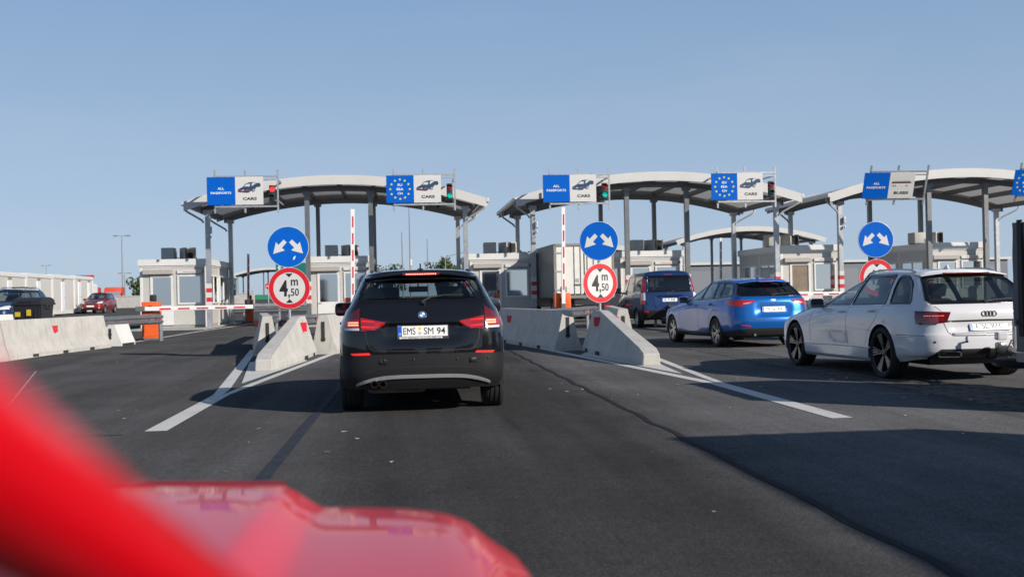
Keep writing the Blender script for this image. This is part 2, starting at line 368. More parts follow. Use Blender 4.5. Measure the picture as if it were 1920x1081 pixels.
class Shell:
    def __init__(s, keys, ymid, dent=None):
        s.ymid = ymid
        H = np.array([half_ring(k) for k in keys]); ts = [0]; 
        for i in range(1, len(keys)): ts.append(ts[-1]+max(.02, float(np.median(np.linalg.norm(H[i]-H[i-1], axis=1)))))
        tq, seg = [], []
        for i in range(len(keys)-1):
            n = keys[i]['n']
            for j in range(n): tq.append(ts[i]+(ts[i+1]-ts[i])*j/n); seg.append(keys[i]['seg'])
        tq.append(ts[-1])
        V = pchip(ts, H, tq)
        bm = bmesh.new(); N = V.shape[1]; rows = []
        if dent:
            for i in range(V.shape[0]):
                for j in range(N): V[i, j] = dent(*V[i, j])
        for i in range(V.shape[0]):
            right = [bm.verts.new(V[i, j]) for j in range(N)]
            left = [right[0]]+[bm.verts.new((-V[i, j, 0], V[i, j, 1], V[i, j, 2])) for j in range(1, N-1)]+[right[-1]]
            rows.append(right+left[N-2:0:-1])
        m = len(rows[0])
        for i in range(len(rows)-1):
            for j in range(m):
                f = bm.faces.new((rows[i][j], rows[i][(j+1) % m], rows[i+1][(j+1) % m], rows[i+1][j])); f.material_index = seg[i]; f.smooth = True
        bmesh.ops.remove_doubles(bm, verts=bm.verts, dist=.0015)
        bm.normal_update()
        s.M = bm; s.B = bm.copy()
        s.M.faces.ensure_lookup_table()
        s.bb = np.array([[min(v.co[i] for v in f.verts) for i in range(3)]+[max(v.co[i] for v in f.verts) for i in range(3)] for f in s.M.faces])
        s.nn = np.array([f.normal[:] for f in s.M.faces]); s.cc = (s.bb[:, :3]+s.bb[:, 3:])/2
    AX = {'side': (1, 2), 'rear': (0, 2), 'front': (0, 2), 'top': (0, 1)}
    def _ok(s, axis, sg, c, n):
        if axis == 'side': return (c[..., 0]*sg > .15) & (n[..., 0]*sg > .22)
        if axis == 'rear': return (c[..., 1] < s.ymid) & (n[..., 1] < -.06)
        if axis == 'front': return (c[..., 1] > s.ymid) & (n[..., 1] > .06)
        return n[..., 2] > .3
    def patch(s, polys, axis, sg=1, off=0., thick=0.):
        """the piece of the outer skin inside convex outlines, moved off along its normals"""
        out = bmesh.new(); a, b = s.AX[axis]
        ok = s._ok(axis, sg, s.cc, s.nn)
        for poly in polys:
            poly = ccw(poly); xs = [p[0] for p in poly]; ys = [p[1] for p in poly]
            sel = np.nonzero(ok & (s.bb[:, a] <= max(xs)) & (s.bb[:, a+3] >= min(xs)) & (s.bb[:, b] <= max(ys)) & (s.bb[:, b+3] >= min(ys)))[0]
            if not len(sel): continue
            t = bmesh.new(); mp = {}
            for fi in sel:
                f = s.M.faces[fi]; vs = []
                for v in f.verts:
                    if v.index not in mp:
                        nv = t.verts.new(v.co+v.normal*off); mp[v.index] = nv
                    vs.append(mp[v.index])
                try: t.faces.new(vs)
                except ValueError: pass
            for i in range(len(poly)):
                p, q = poly[i], poly[(i+1) % len(poly)]
                no = Vector((0, 0, 0)); no[a] = q[1]-p[1]; no[b] = -(q[0]-p[0])
                if no.length < 1e-9: continue
                co = Vector((0, 0, 0)); co[a] = p[0]; co[b] = p[1]
                bmesh.ops.bisect_plane(t, geom=t.verts[:]+t.edges[:]+t.faces[:], dist=1e-6, plane_co=co, plane_no=no.normalized(), clear_outer=True)
            me = bpy.data.meshes.new('t'); t.to_mesh(me); t.free(); out.from_mesh(me); bpy.data.meshes.remove(me)
        bmesh.ops.remove_doubles(out, verts=out.verts, dist=.0004)
        out.normal_update()
        if thick:
            geo = bmesh.ops.extrude_face_region(out, geom=out.faces[:])
            vs = [g for g in geo['geom'] if isinstance(g, bmesh.types.BMVert)]
            nrm = {v: v.normal.copy() for v in vs}
            for v in vs: v.co += nrm[v]*thick
        for f in out.faces: f.smooth = True
        out.normal_update()
        return out
    def hole(s, poly, axis, sg=1):
        bm = s.B; a, b = s.AX[axis]; poly = ccw(poly)
        xs = [p[0] for p in poly]; ys = [p[1] for p in poly]; x0, x1, y0, y1 = min(xs)-.01, max(xs)+.01, min(ys)-.01, max(ys)+.01
        g = []
        for f in bm.faces:
            c = f.calc_center_bounds()
            if axis == 'side':
                if c.x*sg < .15: continue
            elif (c.y < s.ymid) != (axis == 'rear') and axis != 'top': continue
            A = [v.co[a] for v in f.verts]
            if min(A) > x1 or max(A) < x0: continue
            A = [v.co[b] for v in f.verts]
            if min(A) > y1 or max(A) < y0: continue
            if s._ok(axis, sg, np.array(c), np.array(f.normal)): g.append(f)
        for i in range(len(poly)):
            p, q = poly[i], poly[(i+1) % len(poly)]
            no = Vector((0, 0, 0)); no[a] = q[1]-p[1]; no[b] = -(q[0]-p[0])
            if no.length < 1e-9: continue
            co = Vector((0, 0, 0)); co[a] = p[0]; co[b] = p[1]
            gg = list({v for f in g for v in f.verts})+list({e for f in g for e in f.edges})+g
            r = bmesh.ops.bisect_plane(bm, geom=gg, dist=1e-6, plane_co=co, plane_no=no.normalized())
            g = [f for f in r['geom'] if isinstance(f, bmesh.types.BMFace)]
        dead = []
        for f in g:
            c = f.calc_center_median()
            if all((poly[(i+1) % len(poly)][0]-poly[i][0])*(c[b]-poly[i][1])-(poly[(i+1) % len(poly)][1]-poly[i][1])*(c[a]-poly[i][0]) > -1e-6 for i in range(len(poly))): dead.append(f)
        bmesh.ops.delete(bm, geom=dead, context='FACES')
        bm.normal_update()
    def ring(s, poly, w_out, w_in, axis, sg=1, off=0., thick=0., skip=None):
        poly = ccw(poly); o = convex_offset(poly, w_out); i_ = convex_offset(poly, -w_in); n = len(poly)
        qs = [[o[k], o[(k+1) % n], i_[(k+1) % n], i_[k]] for k in range(n) if not (skip and skip(poly[k], poly[(k+1) % n]))]
        return s.patch(qs, axis, sg, off, thick)
    def line(s, pts, w, axis, sg=1, off=.0012, thick=0.):
        qs = []
        for i in range(len(pts)-1):
            p, q = Vector(pts[i]), Vector(pts[i+1]); d = (q-p).normalized(); n = Vector((-d.y, d.x))*w/2; p = p-d*w*.2; q = q+d*w*.2
            qs.append([tuple(p-n), tuple(q-n), tuple(q+n), tuple(p+n)])
        return s.patch(qs, axis, sg, off, thick)
    def at(s, a, b, axis, sg=1):
        """point on the skin under (a,b)"""
        d = {'side': Vector((-sg, 0, 0)), 'rear': Vector((0, 1, 0)), 'front': Vector((0, -1, 0)), 'top': Vector((0, 0, -1))}[axis]
        o = {'side': Vector((sg*3, a, b)), 'rear': Vector((a, -9, b)), 'front': Vector((a, 9, b)), 'top': Vector((a+.004, b+.003, 5))}[axis]
        if not hasattr(s, 'bvh'):
            from mathutils.bvhtree import BVHTree
            s.bvh = BVHTree.FromBMesh(s.M)
        h = s.bvh.ray_cast(o, d)
        for e in (.006, -.009, .015):
            if h[0] is None: h = s.bvh.ray_cast(o+Vector((e if axis != 'side' else 0, e if axis != 'rear' else 0, e if axis != 'top' else 0)), d)
        return (h[0], h[1]) if h[0] is not None else (o+d*3, -d)
def stamp_rot(n, sg_axis):
    """rotation for flat marks whose face looks to -Y, so that it looks along n"""
    n = n.normalized(); zz = Vector((0, 0, 1)); x = zz.cross(-n) * -1
    x = (-n).cross(zz); x.normalize(); z = x.cross(-n); z.normalize()
    return Matrix((x, -n, z)).transposed()
# ------------------------------------------------------------------ wheels
def wheel_meshes(Rw, wd, rr, style, n_sp=5, bright=None):
    """tyre and rim meshes, outer face towards +X, centred on the hub"""
    bm = NB(); h = wd/2; s = Rw-rr
    prof = [(-h*.8, rr*.98), (-h*.98, rr+s*.25), (-h, rr+s*.55), (-h*.93, Rw-.022), (-h*.80, Rw-.006)]
    g = h*.8
    for q in (-.5, 0., .5):
        c = q*g*1.1; prof += [(c-.012, Rw-.001+0.), (c-.010, Rw-.009), (c+.010, Rw-.009), (c+.012, Rw-.001)]
    prof += [(h*.80, Rw-.006), (h*.93, Rw-.022), (h, rr+s*.55), (h*.98, rr+s*.25), (h*.8, rr*.98), (h*.72, rr*.965)]
    lathe(bm, prof, 'X', 56)
    tyre = mesh_from(bm, 'tyre', 38)
    bm = NB()
    lathe(bm, [(h*.78, rr*1.0), (h*.86, rr*.985), (h*.80, rr*.94), (h*.55, rr*.93), (-h*.6, rr*.90)], 'X', 48)
    lathe(bm, [(-h*.3, rr*.62), (-h*.28, .06), (h*.1, .05)], 'X', 32, mi=2)                     # brake disc
    lathe(bm, [(h*.55, rr*.24), (h*.64, rr*.20), (h*.67, rr*.12), (h*.66, .001)], 'X', 24)
    def blade(a, r1, r2, w1, w2, x1, x2, th, mi):
        ca, sa = math.cos(a), math.sin(a)
        def P(r, t, x): return Vector((x, r*ca-t*sa, r*sa+t*ca))
        pts = [(r1, w1, x1), (r2, w2, x2)]
        v = []
        for r, w, x in pts:
            v += [bm.verts.new(P(r, -w, x)), bm.verts.new(P(r, w, x)), bm.verts.new(P(r, w, x-th)), bm.verts.new(P(r, -w, x-th))]
        for q in ((0, 1, 5, 4), (1, 2, 6, 5), (2, 3, 7, 6), (3, 0, 4, 7), (4, 5, 6, 7), (3, 2, 1, 0)):
            f = bm.faces.new([v[i] for i in q]); f.material_index = mi
    for k in range(n_sp):
        a = 2*math.pi*k/n_sp+.31
        if style == 'twin':
            for s_ in (-1, 1): blade(a+s_*.16, rr*.16, rr*.96, .014, .012, h*.62, h*.80, .03, 0)
        elif style == 'v':
            for s_ in (-1, 1):
                blade(a+s_*.10, rr*.15, rr*.97, .013, .017, h*.60, h*.82, .04, 0)
                blade(a+s_*.05, rr*.30, rr*.96, .002, .0038, h*.63, h*.834, .02, 1); blade(a+s_*.21, rr*.22, rr*.96, .002, .0034, h*.62, h*.834, .02, 1)
        elif style == 'fine':
            for s_ in (-1, 0, 1): blade(a+s_*.2, rr*.15, rr*.96, .011, .008, h*.60, h*.80, .03, 0)
        else:
            blade(a, rr*.15, rr*.96, .035, .028, h*.60, h*.78, .035, 0)
    bmesh.ops.recalc_face_normals(bm, faces=bm.faces)
    rim = mesh_from(bm, 'rim', 35)
    return tyre, rim
def add_wheels(root, axles, track, Rw, wd, rr, style, n_sp, rim_mats):
    ty, ri = wheel_meshes(Rw, wd, rr, style, n_sp)
    ty.materials.append(RUBBER)
    for m in rim_mats: ri.materials.append(m)
    for y in axles:
        for sg in (-1, 1):
            w = bpy.data.objects.new('wheel', None); COL.objects.link(w); w.parent = root; w.empty_display_size = .1
            w.location = (sg*(track/2), y, Rw-.004)
            w.rotation_euler = (rnd.random()*.5, 0, 0) if sg > 0 else (rnd.random()*.5, 0, math.pi)
            for nm, me in (('tyre', ty), ('rim', ri)):
                o = bpy.data.objects.new(nm, me); COL.objects.link(o); o.parent = w
def arch_well(bm, y, z, r, x0, x1, sg, a0=-.25, a1=math.pi+.25, n=20):
    prev = None
    for i in range(n+1):
        t = a0+(a1-a0)*i/n; p = (y+r*math.cos(t), z+r*math.sin(t))
        a = bm.verts.new((sg*x0, *p)); b = bm.verts.new((sg*x1, *p))
        if prev: bm.faces.new((prev[0], prev[1], b, a))
        prev = (a, b)
    c = bm.verts.new((sg*x0, y, z))
def seat_bms(x, y, z=.28, w=.5, rake=.28, head=True):
    """front seat: cushion, backrest and headrest, facing +Y"""
    c = NB(); bx(c, (x, y+.22, z+.10), (w, .52, .2), bev=.06)
    b = NB(); rot = Matrix.Rotation(rake, 3, 'X')
    bx(b, (x, y-.12, z+.48), (w*.96, .15, .66), bev=.06, rot=rot)
    h = NB()
    if head:
        bx(h, (x, y-.235, z+.92), (.27, .10, .19), bev=.045, rot=rot)
        for s in (-.06, .06): cyl(h, (x+s, y-.21, z+.74), (x+s, y-.23, z+.86), .007, n=6)
    return c, b, h
def text_part(name, root, txt, h, w, loc, rot, m, bold=.0, depth=.0008, **k):
    o = obj(name, fit_text(txt, h, w, bold, depth=depth, **k), m, root); o.matrix_local = Matrix.Translation(loc) @ rot.to_4x4(); return o
def plate(root, p, rot, groups, country='D', w=.52, h=.11, frame=None, seals=None, strip=None, hh=.072):
    """licence plate built flat, facing -Y, then set at p"""
    bm = NB(); bx(bm, (0, .006, 0), (w+.018, .012, h+.018+(.022 if strip else 0)), bev=.003)
    if strip:
        for v in bm.verts: v.co.z -= .011
    o = obj('licence_plate', bm, frame or BLACK_PL, root); o.matrix_local = Matrix.Translation(p) @ rot.to_4x4()
    b2 = NB(); bx(b2, (0, -.0012, 0), (w, .002, h), bev=.0005)
    obj('plate_face', b2, WHITEPLATE, o)
    b3 = NB(); bx(b3, (-w/2+.022, -.0028, 0), (.042, .002, h-.004))
    obj('country_band', b3, EUBLUE, o)
    L = NB(); join_bm(L, fit_text(country, .02, bold=.01), Matrix.Translation((-w/2+.022, -.0045, -.028)))
    obj('country_letter', L, WHITEPLATE, o)
    L = NB()
    for txt, cx, ww in groups: join_bm(L, fit_text(txt, hh, ww, bold=.0 if 'M' in txt else .012), Matrix.Translation((cx, -.0032, 0)))
    obj('lettering', L, INK, o)
    if seals:
        for cx, cz, r, m in seals:
            b = NB(); prism(b, disc_poly(r, 20, cx, cz), (0, -.0032, 0), (1, 0, 0), (0, 0, 1), (0, 1, 0), .001); obj('registration_seal', b, m, o)
    if strip:
        b = NB(); bx(b, (-.02, -.0015, -h/2-.014), (w*.86, .002, .016)); obj('dealer_strip', b, WHITEPLATE, o)
        L = fit_text(strip, .009, w*.80, bold=.02); 
        q = obj('dealer_lettering', L, INK, o); q.location = (-.02, -.0032, -h/2-.014)
    return o
def car_common(root, sh, mats, sp):
    """body sheets, windows, wheels, arches, seats"""
    yr, yf = sp['axles']; aR = sp['arch']; tr = sp['track']
    for y in sp['axles']:
        for sg in (-1, 1):
            sh.hole(disc_poly(aR, 28, y, sp['Rw']+sp.get('adz', .01)), 'side', sg)
    for poly in sp['side_win']:
        for sg in (-1, 1): sh.hole(poly, 'side', sg)
    sh.hole(sp['rear_win'], 'rear'); sh.hole(sp['front_win'], 'front')
    # inner lining
    ln = sh.B.copy(); ln.normal_update()
    dead = [f for f in ln.faces if f.calc_center_median().z < .62]
    bmesh.ops.delete(ln, geom=dead, context='FACES')
    ln.normal_update()
    nv = {v: v.normal.copy() for v in ln.verts}
    for v in ln.verts: v.co -= nv[v]*.028
    bmesh.ops.reverse_faces(ln, faces=ln.faces[:])
    for f in ln.faces: f.material_index = 0
    obj('inner_lining', mesh_from(ln, 'inner_lining'), INTERIOR, root)
    # split by segment
    for seg, (nm, m) in enumerate(mats):
        b = sh.B.copy(); bmesh.ops.delete(b, geom=[f for f in b.faces if f.material_index != seg], context='FACES')
        if not len(b.faces): b.free(); continue
        for f in b.faces: f.material_index = 0
        obj(nm, mesh_from(b, nm, 50), m, root)
    gl = sp.get('glass', glass('tinted car glass', (.42, .47, .46)))
    for poly in sp['side_win']:
        for sg in (-1, 1):
            w = obj('window', sh.patch([poly], 'side', sg, -.004), gl, root)
            obj('frame', sh.ring(poly, sp.get('wfr', .022), .008, 'side', sg, -.001, .004), GLASSBLACK, w)
    w = obj('rear_window', sh.patch([sp['rear_win']], 'rear', 1, -.004), sp.get('rglass', gl), root)
    obj('frame', sh.ring(sp['rear_win'], .012, .03, 'rear', 1, .0, .003), GLASSBLACK, w)
    w = obj('windscreen', sh.patch([sp['front_win']], 'front', 1, -.004), glass('windscreen glass', (.72, .78, .75)), root)
    obj('frame', sh.ring(sp['front_win'], .012, .03, 'front', 1, .0, .003), GLASSBLACK, w)
    for y in sp['axles']:
        for sg in (-1, 1):
            bm = NB(); arch_well(bm, y, sp['Rw']+sp.get('adz', .01), aR+.004, tr/2-.26, tr/2+sp.get('wellx', .1), sg); obj('wheel_well', bm, BLACK_PL, root, smooth=60)
    bm = NB(); zb = sp.get('zb', .24)
    bx(bm, (0, (yr+yf)/2, zb+.05), (tr-.55, yf-yr+1.1, .1)); bx(bm, (0, (yr+yf)/2, zb+.06), (tr+.05, yf-yr-2*aR-.05, .1))
    for y in sp['axles']: cyl(bm, (-tr/2, y, sp['Rw']), (tr/2, y, sp['Rw']), .05, n=8)
    bx(bm, (0, yr+.05, zb+.12), (tr-.5, .5, .16), bev=.04)
    obj('underbody', bm, BLACK_PL, root)
    add_wheels(root, sp['axles'], tr, sp['Rw'], sp['wd'], sp['rr'], sp['wstyle'], sp['nsp'], sp['rimm'])
    # cabin
    sy = sp['seat_y']; zs = sp.get('seat_z', .26)
    for sx in (-.37, .37):
        c, b, h = seat_bms(sx, sy, zs)
        o = obj('seat', b, SEATM, root, smooth=60); obj('cushion', c, SEATM, o, smooth=60); obj('headrest', h, SEATM, o, smooth=60)
    ry = sp['rseat_y']; b = NB(); bx(b, (0, ry-.08, zs+.40), (1.22, .14, .56), bev=.06, rot=Matrix.Rotation(.3, 3, 'X')); bx(b, (0, ry+.25, zs+.08), (1.22, .5, .18), bev=.06)
    o = obj('rear_bench', b, SEATM, root, smooth=60)
    h = NB()
    for sx in (-.38, .38): bx(h, (sx, ry-.19, zs+.74), (.26, .09, .15), bev=.04)
    obj('headrest', h, SEATM, o, smooth=60)
    d = NB(); dy = sp['dash_y']; dz = sp['dash_z']
    bx(d, (0, dy+.25, dz-.12), (tr-.18, .6, .22), bev=.08); bx(d, (-.37, dy-.03, dz-.03), (.34, .2, .1), bev=.04)
    o = obj('dashboard', d, INTERIOR, root, smooth=60)
    st = NB(); pts = [(-.37+.185*math.cos(t), dy-.16-.07*math.sin(t), dz-.05+.17*math.sin(t)) for t in np.linspace(0, 2*math.pi, 24, endpoint=False)]
    tube(st, pts, .016, 6, closed=True); cyl(st, (-.37, dy-.14, dz-.06), (-.37, dy+.05, dz-.1), .03, n=8); bx(st, (-.37, dy-.155, dz-.05), (.34, .03, .06))
    obj('steering_wheel', st, INTERIOR, o)
    m = NB(); bx(m, (0, dy-.25+.0, sp['mir_z']), (.24, .03, .07), bev=.01); cyl(m, (0, dy-.23, sp['mir_z']), (0, dy-.17, sp['mir_z']+.09), .012, n=6)
    obj('inside_mirror', m, BLACK_PL, root)
def side_mirror(root, m, x, y, z, sg, s=1.):
    bm = NB(); bx(bm, (0, 0, 0), (.235*s, .13*s, .16*s), bev=.05*s)
    for v in bm.verts:
        if v.co.y > 0: v.co.x *= .82; v.co.z *= .8
        if v.co.x*sg > 0: v.co.z -= .004
    o = obj('side_mirror', bm, m, root, smooth=60, loc=(x+sg*.11*s, y, z))
    g = NB(); prism(g, rpoly([(-.1*s, -.066*s), (.1*s, -.066*s), (.1*s, .066*s), (-.1*s, .066*s)], .04*s), (0, -.067*s, 0), (1, 0, 0), (0, 0, 1), (0, 1, 0), .004)
    obj('mirror_glass', g, mat('mirror glass', (.14, .16, .17), .03, 1.), o)
    b = NB(); cyl(b, (-sg*.11*s, .02, -.05*s), (-sg*.17*s, .05, -.08*s), .022*s, n=8); obj('stalk', b, BLACK_PL, o)
def fin(root, m, p, s=1.):
    bm = NB(); prism(bm, [(-.07*s, 0), (.09*s, 0), (.05*s, .012), (-.025*s, .06*s), (-.05*s, .062*s)], (p[0]-.008, p[1], p[2]), (0, 1, 0), (0, 0, 1), (1, 0, 0), .016)
    prism(bm, disc_poly(.05*s, 16), (p[0], p[1], p[2]-.006), (.7, 0, 0), (0, 1.6, 0), (0, 0, 1), .014)
    obj('roof_antenna', bm, m, root)
def handle(root, sh, m, y, z, sg, w=.2):
    p, n = sh.at(y, z, 'side', sg); bm = NB()
    tube(bm, [(p.x-sg*.005, y-w/2, z), (p.x+sg*.028, y-w/2+.03, z+.002), (p.x+sg*.032, y, z+.003), (p.x+sg*.028, y+w/2-.03, z+.002), (p.x-sg*.005, y+w/2, z)], .013, 8, flat=1.3)
    obj('door_handle', bm, m, root, smooth=60)
def wiper(root, sh, pts, pivot, axis='rear'):
    bm = NB(); P = []
    for a, b in pts:
        p, n = sh.at(a, b, axis); P.append(p+n*.022)
    tube(bm, P, [.011]+[.008]*(len(P)-1), 6)
    p, n = sh.at(*pivot, axis); cyl(bm, p-n*.01, p+n*.035, .022, n=12)
    obj('wiper', bm, BLACK_PL, root)
def flat_mark(name, root, sh, bm, a, b, m, axis='rear', off=.003, parent=None):
    p, n = sh.at(a, b, axis)
    o = obj(name, bm, m, root); o.matrix_local = Matrix.Translation(p+n*off) @ stamp_rot(n, axis).to_4x4(); return o
# ------------------------------------------------------------------ the black car braking ahead
PBLACK = paint('black paint', (.0055, .0056, .0075), .0, .25)
def black_suv():
    root = thing('parked_car', 'black estate-shaped SUV with lit brake lamps, waiting in the middle lane', 'car')
    P, C = 0, 1
    ks = [K([(-.8, .27), (0, .24), (2.8, .22), (3.6, .24)], -.70, 3.52, [(-.7, .78), (.3, .84), (2.7, .84), (3.5, .76)], (.30, .28, .4, .4), (.06, .15), 3, C),
          K([(-.8, .42), (0, .34), (2.7, .34), (3.6, .42)], -.785, 3.62, [(-.8, .835), (0, .88), (1.4, .868), (2.76, .885), (3.6, .80)], (.30, .30, .45, .45), (.07, .17), 3, C),
          K([(-.8, .635), (-.35, .60), (.5, .42), (2.3, .42), (3.0, .55), (3.6, .60)], -.80, 3.63, [(-.8, .845), (0, .898), (1.4, .882), (2.76, .897), (3.6, .79)], (.30, .32, .45, .45), (.07, .17), 4, P),
          K([(-.8, .84), (0, .80), (1.4, .70), (2.8, .72), (3.6, .72)], -.785, 3.60, [(-.8, .843), (0, .897), (1.4, .886), (2.76, .892), (3.5, .76)], (.28, .34, .45, .45), (.06, .17), 4, P),
          K([(-.8, 1.0), (0, .98), (1.4, .92), (2.6, .86), (3.4, .80)], -.745, 3.52, [(-.7, .80), (0, .868), (1.4, .877), (2.76, .86), (3.5, .70)], (.24, .36, .45, .45), (.055, .17), 3, P),
          K([(-.7, 1.10), (0, 1.06), (1.4, .98), (2.4, .955), (3.1, .90), (3.3, .86)], -.70, 3.35, [(-.7, .768), (0, .838), (1.4, .858), (2.4, .80), (3.2, .60)], (.20, .34, .4, .4), (.05, .17), 3, P),
          K([(-.66, 1.17), (0, 1.10), (1.4, 1.03), (2.3, 1.02)], -.655, 2.35, [(-.6, .732), (0, .80), (1.4, .825), (2.2, .74)], (.13, .32, .3, .35), (.045, .17), 5, P),
          K([(-.5, 1.32), (.5, 1.31), (1.7, 1.28)], -.50, 1.80, [(-.5, .665), (.3, .715), (1.6, .65)], (.09, .28, .25, .3), (.04, .14), 5, P),
          K([(-.37, 1.452), (.4, 1.478), (1.3, 1.455)], -.37, 1.35, [(-.36, .595), (.4, .62), (1.3, .54)], (.10, .20, .2, .2), (.035, .1), 3, P)]
    ks += roof_keys(ks[-1], .062)
    def dent(x, y, z):
        if y < 0 and .7 < z < 1.0:
            a = smoothstep(.46, .38, abs(x)+(.93-z)*.25)*smoothstep(.745, .785, z)*smoothstep(.955, .93, z)
            y += .035*a
        if y < 0 and .93 < z < 1.05: y -= .008*smoothstep(.93, .96, z)*smoothstep(1.05, .98, z)*smoothstep(.75, .6, abs(x))
        return x, y, z
    sh = Shell(ks, 1.2, dent)
    rw = [(-.655, 1.185), (.655, 1.185), (.668, 1.21), (.60, 1.418), (.3, 1.445), (-.3, 1.445), (-.60, 1.418), (-.668, 1.21)]
    car_common(root, sh, [('body', PBLACK), ('cladding', GREY_PL)], dict(
        axles=(0, 2.76), arch=.365, track=1.55, Rw=.34, wd=.235, rr=.232, wstyle='twin', nsp=5, rimm=[ALU, ALU, BLACK_PL], wellx=.105,
        side_win=[rpoly([(1.28, 1.05), (2.02, 1.06), (1.36, 1.42), (1.25, 1.43)], .04), rpoly([(.28, 1.09), (1.18, 1.05), (1.15, 1.43), (.33, 1.44)], .04), rpoly([(-.36, 1.16), (.18, 1.11), (.24, 1.435), (.0, 1.425)], .04)],
        rear_win=rpoly(rw, .05), front_win=rpoly([(-.63, 1.06), (.63, 1.06), (.50, 1.42), (-.50, 1.42)], .06),
        glass=glass('dark car glass', (.42, .48, .50)), rglass=glass('rear tinted glass', (.52, .60, .62)),
        seat_y=1.05, rseat_y=.22, dash_y=1.78, dash_z=.98, mir_z=1.32, seat_z=.33, wframe=BLACK_PL))
    # tail lamps
    outer = [(.652, 1.118), (.78, 1.035), (.835, .95), (.835, .888), (.655, .885)]
    inner = [(.640, 1.015), (.635, .878), (.50, .887), (.40, .945), (.386, .965)]
    for sg in (-1, 1):
        f = (lambda p: p) if sg > 0 else mirx
        o = obj('tail_light', sh.patch([f(outer)], 'rear', 1, .0, .010), REDDARK, root, smooth=50)
        obj('tail_light_side', sh.patch([[(-.62, 1.02), (-.62, .89), (-.36, .905), (-.36, .99)]], 'side', sg, .002, .008), REDDARK, o, smooth=50)
        obj('lit_lens', sh.patch([f([(.658, 1.0), (.81, .99), (.81, .915), (.658, .915)])], 'rear', 1, .0105, .003), REDLENS, o, smooth=50)
        for zc in (.968, .945):
            for x in np.linspace(.672, .775, 6):
                pass
            obj('led_strip', sh.patch([f([(.668, zc+.008), (.775, zc+.007), (.775, zc-.008), (.668, zc-.008)])], 'rear', 1, .0135, .003), LEDLIT, o, smooth=50)
        obj('reversing_lens', sh.patch([f([(.658, .913), (.815, .913), (.815, .89), (.658, .888)])], 'rear', 1, .0105, .002), CLEARL, o, smooth=50)
        i_ = obj('tail_light', sh.patch([f(inner)], 'rear', 1, .0, .012), REDLENS, root, smooth=50)
        for zc in (.985, .955, .925, .895):
            obj('lamp_rib', sh.patch([f([(.635, zc+.006), (.635, zc-.004), (.50, zc-.012), (.50, zc-.006)])], 'rear', 1, .0122, .002), REDDARK if zc in (.955, .895) else REDLIT, i_, smooth=50)
        obj('rear_reflector', sh.patch([rpoly(f([(.54, .632), (.73, .628), (.755, .65), (.56, .655)]), .012)], 'rear', 1, .0, .006), REDLIT, root, smooth=50)  # passive reflector, given a red glow of its own by the material
    # high brake lamp, spoiler
    sp = NB()
    for i in range(15):
        x0 = -.60+i*.08; x1 = x0+.08
        def ed(x): return 1.505-.055*(abs(x)/.6)**2.2
        vs = []
        for x in (x0, x1):
            zt = ed(x)
            vs.append([sp.verts.new(q) for q in ((x, -.20, zt+.012), (x, -.43+.05*(x/.6)**2, zt-.015), (x, -.44+.05*(x/.6)**2, zt-.035), (x, -.34, zt-.055))])
        for j in range(3): sp.faces.new((vs[0][j], vs[0][j+1], vs[1][j+1], vs[1][j]))
    bmesh.ops.remove_doubles(sp, verts=sp.verts, dist=.001); bmesh.ops.recalc_face_normals(sp, faces=sp.faces)
    o = obj('roof_spoiler', sp, PBLACK, root, smooth=50)
    b = NB(); bx(b, (0, -.437, 1.470), (.40, .02, .028), bev=.008); obj('high_brake_light', b, REDDARK, o)
    b = NB()
    for x in np.linspace(-.155, .155, 17): bx(b, (x, -.449, 1.470), (.014, .004, .012))
    obj('led_strip', b, LEDLIT, o)
    # gaps
    g = sh.line([(-.595, .875), (-.585, .78), (-.55, .70), (-.50, .672), (0, .662), (.50, .672), (.55, .70), (.585, .78), (.595, .875)], .009, 'rear')
    for sg in (-1, 1):
        join_bm(g, sh.line([(1.22, 1.0), (1.22, .45)], .006, 'side', sg)); join_bm(g, sh.line([(2.15, 1.0), (2.1, .45)], .006, 'side', sg)); join_bm(g, sh.line([(.30, 1.05), (.28, .8), (.42, .55)], .006, 'side', sg))
        join_bm(g, sh.line([(sg*.645, 1.02), (sg*.642, .88)], .008, 'rear', 1, .0135))
    obj('panel_gap', g, BLACK_PL, root)
    # bumper furniture
    b = sh.patch([[(x0, .420-.10*(abs(x0)/.72)**4), (x0, .385-.088*(abs(x0)/.72)**4), (x1, .385-.088*(abs(x1)/.72)**4), (x1, .420-.10*(abs(x1)/.72)**4)] for x0, x1 in zip(np.linspace(-.70, .66, 35), np.linspace(-.66, .70, 35))], 'rear', 1, .006, .012)
    obj('skid_plate', b, LITSILVER, root, smooth=60)
    b = NB(); bx(b, (-.28, -.48, .285), (.62, .34, .13), bev=.05); obj('silencer', b, mat('rusty exhaust', (.16, .12, .09), .7, .3, noise=.4, nscale=9), root, smooth=60)
    b = NB()
    for x in (-.51, -.425):
        lathe(b, [(-.80, .036), (-.80, .031), (-.70, .031), (-.70, .001)], 'Y', 20, c=(x, 0, .33)); lathe(b, [(-.55, .038), (-.80, .036)], 'Y', 20, c=(x, 0, .33))
    obj('exhaust_pipe', b, mat('dark exhaust', (.06, .055, .05), .45, .8), root, smooth=50)  # tailpipes in one even dark metal
    b = NB()
    for x in (-.37, -.09, .32, .62): join_bm(b, sh.patch([disc_poly(.013, 14, x*1.1, .575)], 'rear', 1, .002, .003))
    for x in (-.42, .52): join_bm(b, sh.patch([[(x-.04, .53), (x+.04, .53), (x+.04, .585), (x-.04, .585)]], 'rear', 1, .001, .002))
    obj('parking_sensor', b, BLACK_PL, root)
    g = sh.line([(-.60, .44), (-.5, .478), (-.3, .497), (0, .50), (.3, .497), (.5, .478), (.60, .44)], .008, 'rear', 1, .002); obj('bumper_crease', g, BLACK_PL, root)
    # plate, badge
    p, n = sh.at(-.0, .868, 'rear'); p = p+n*.006
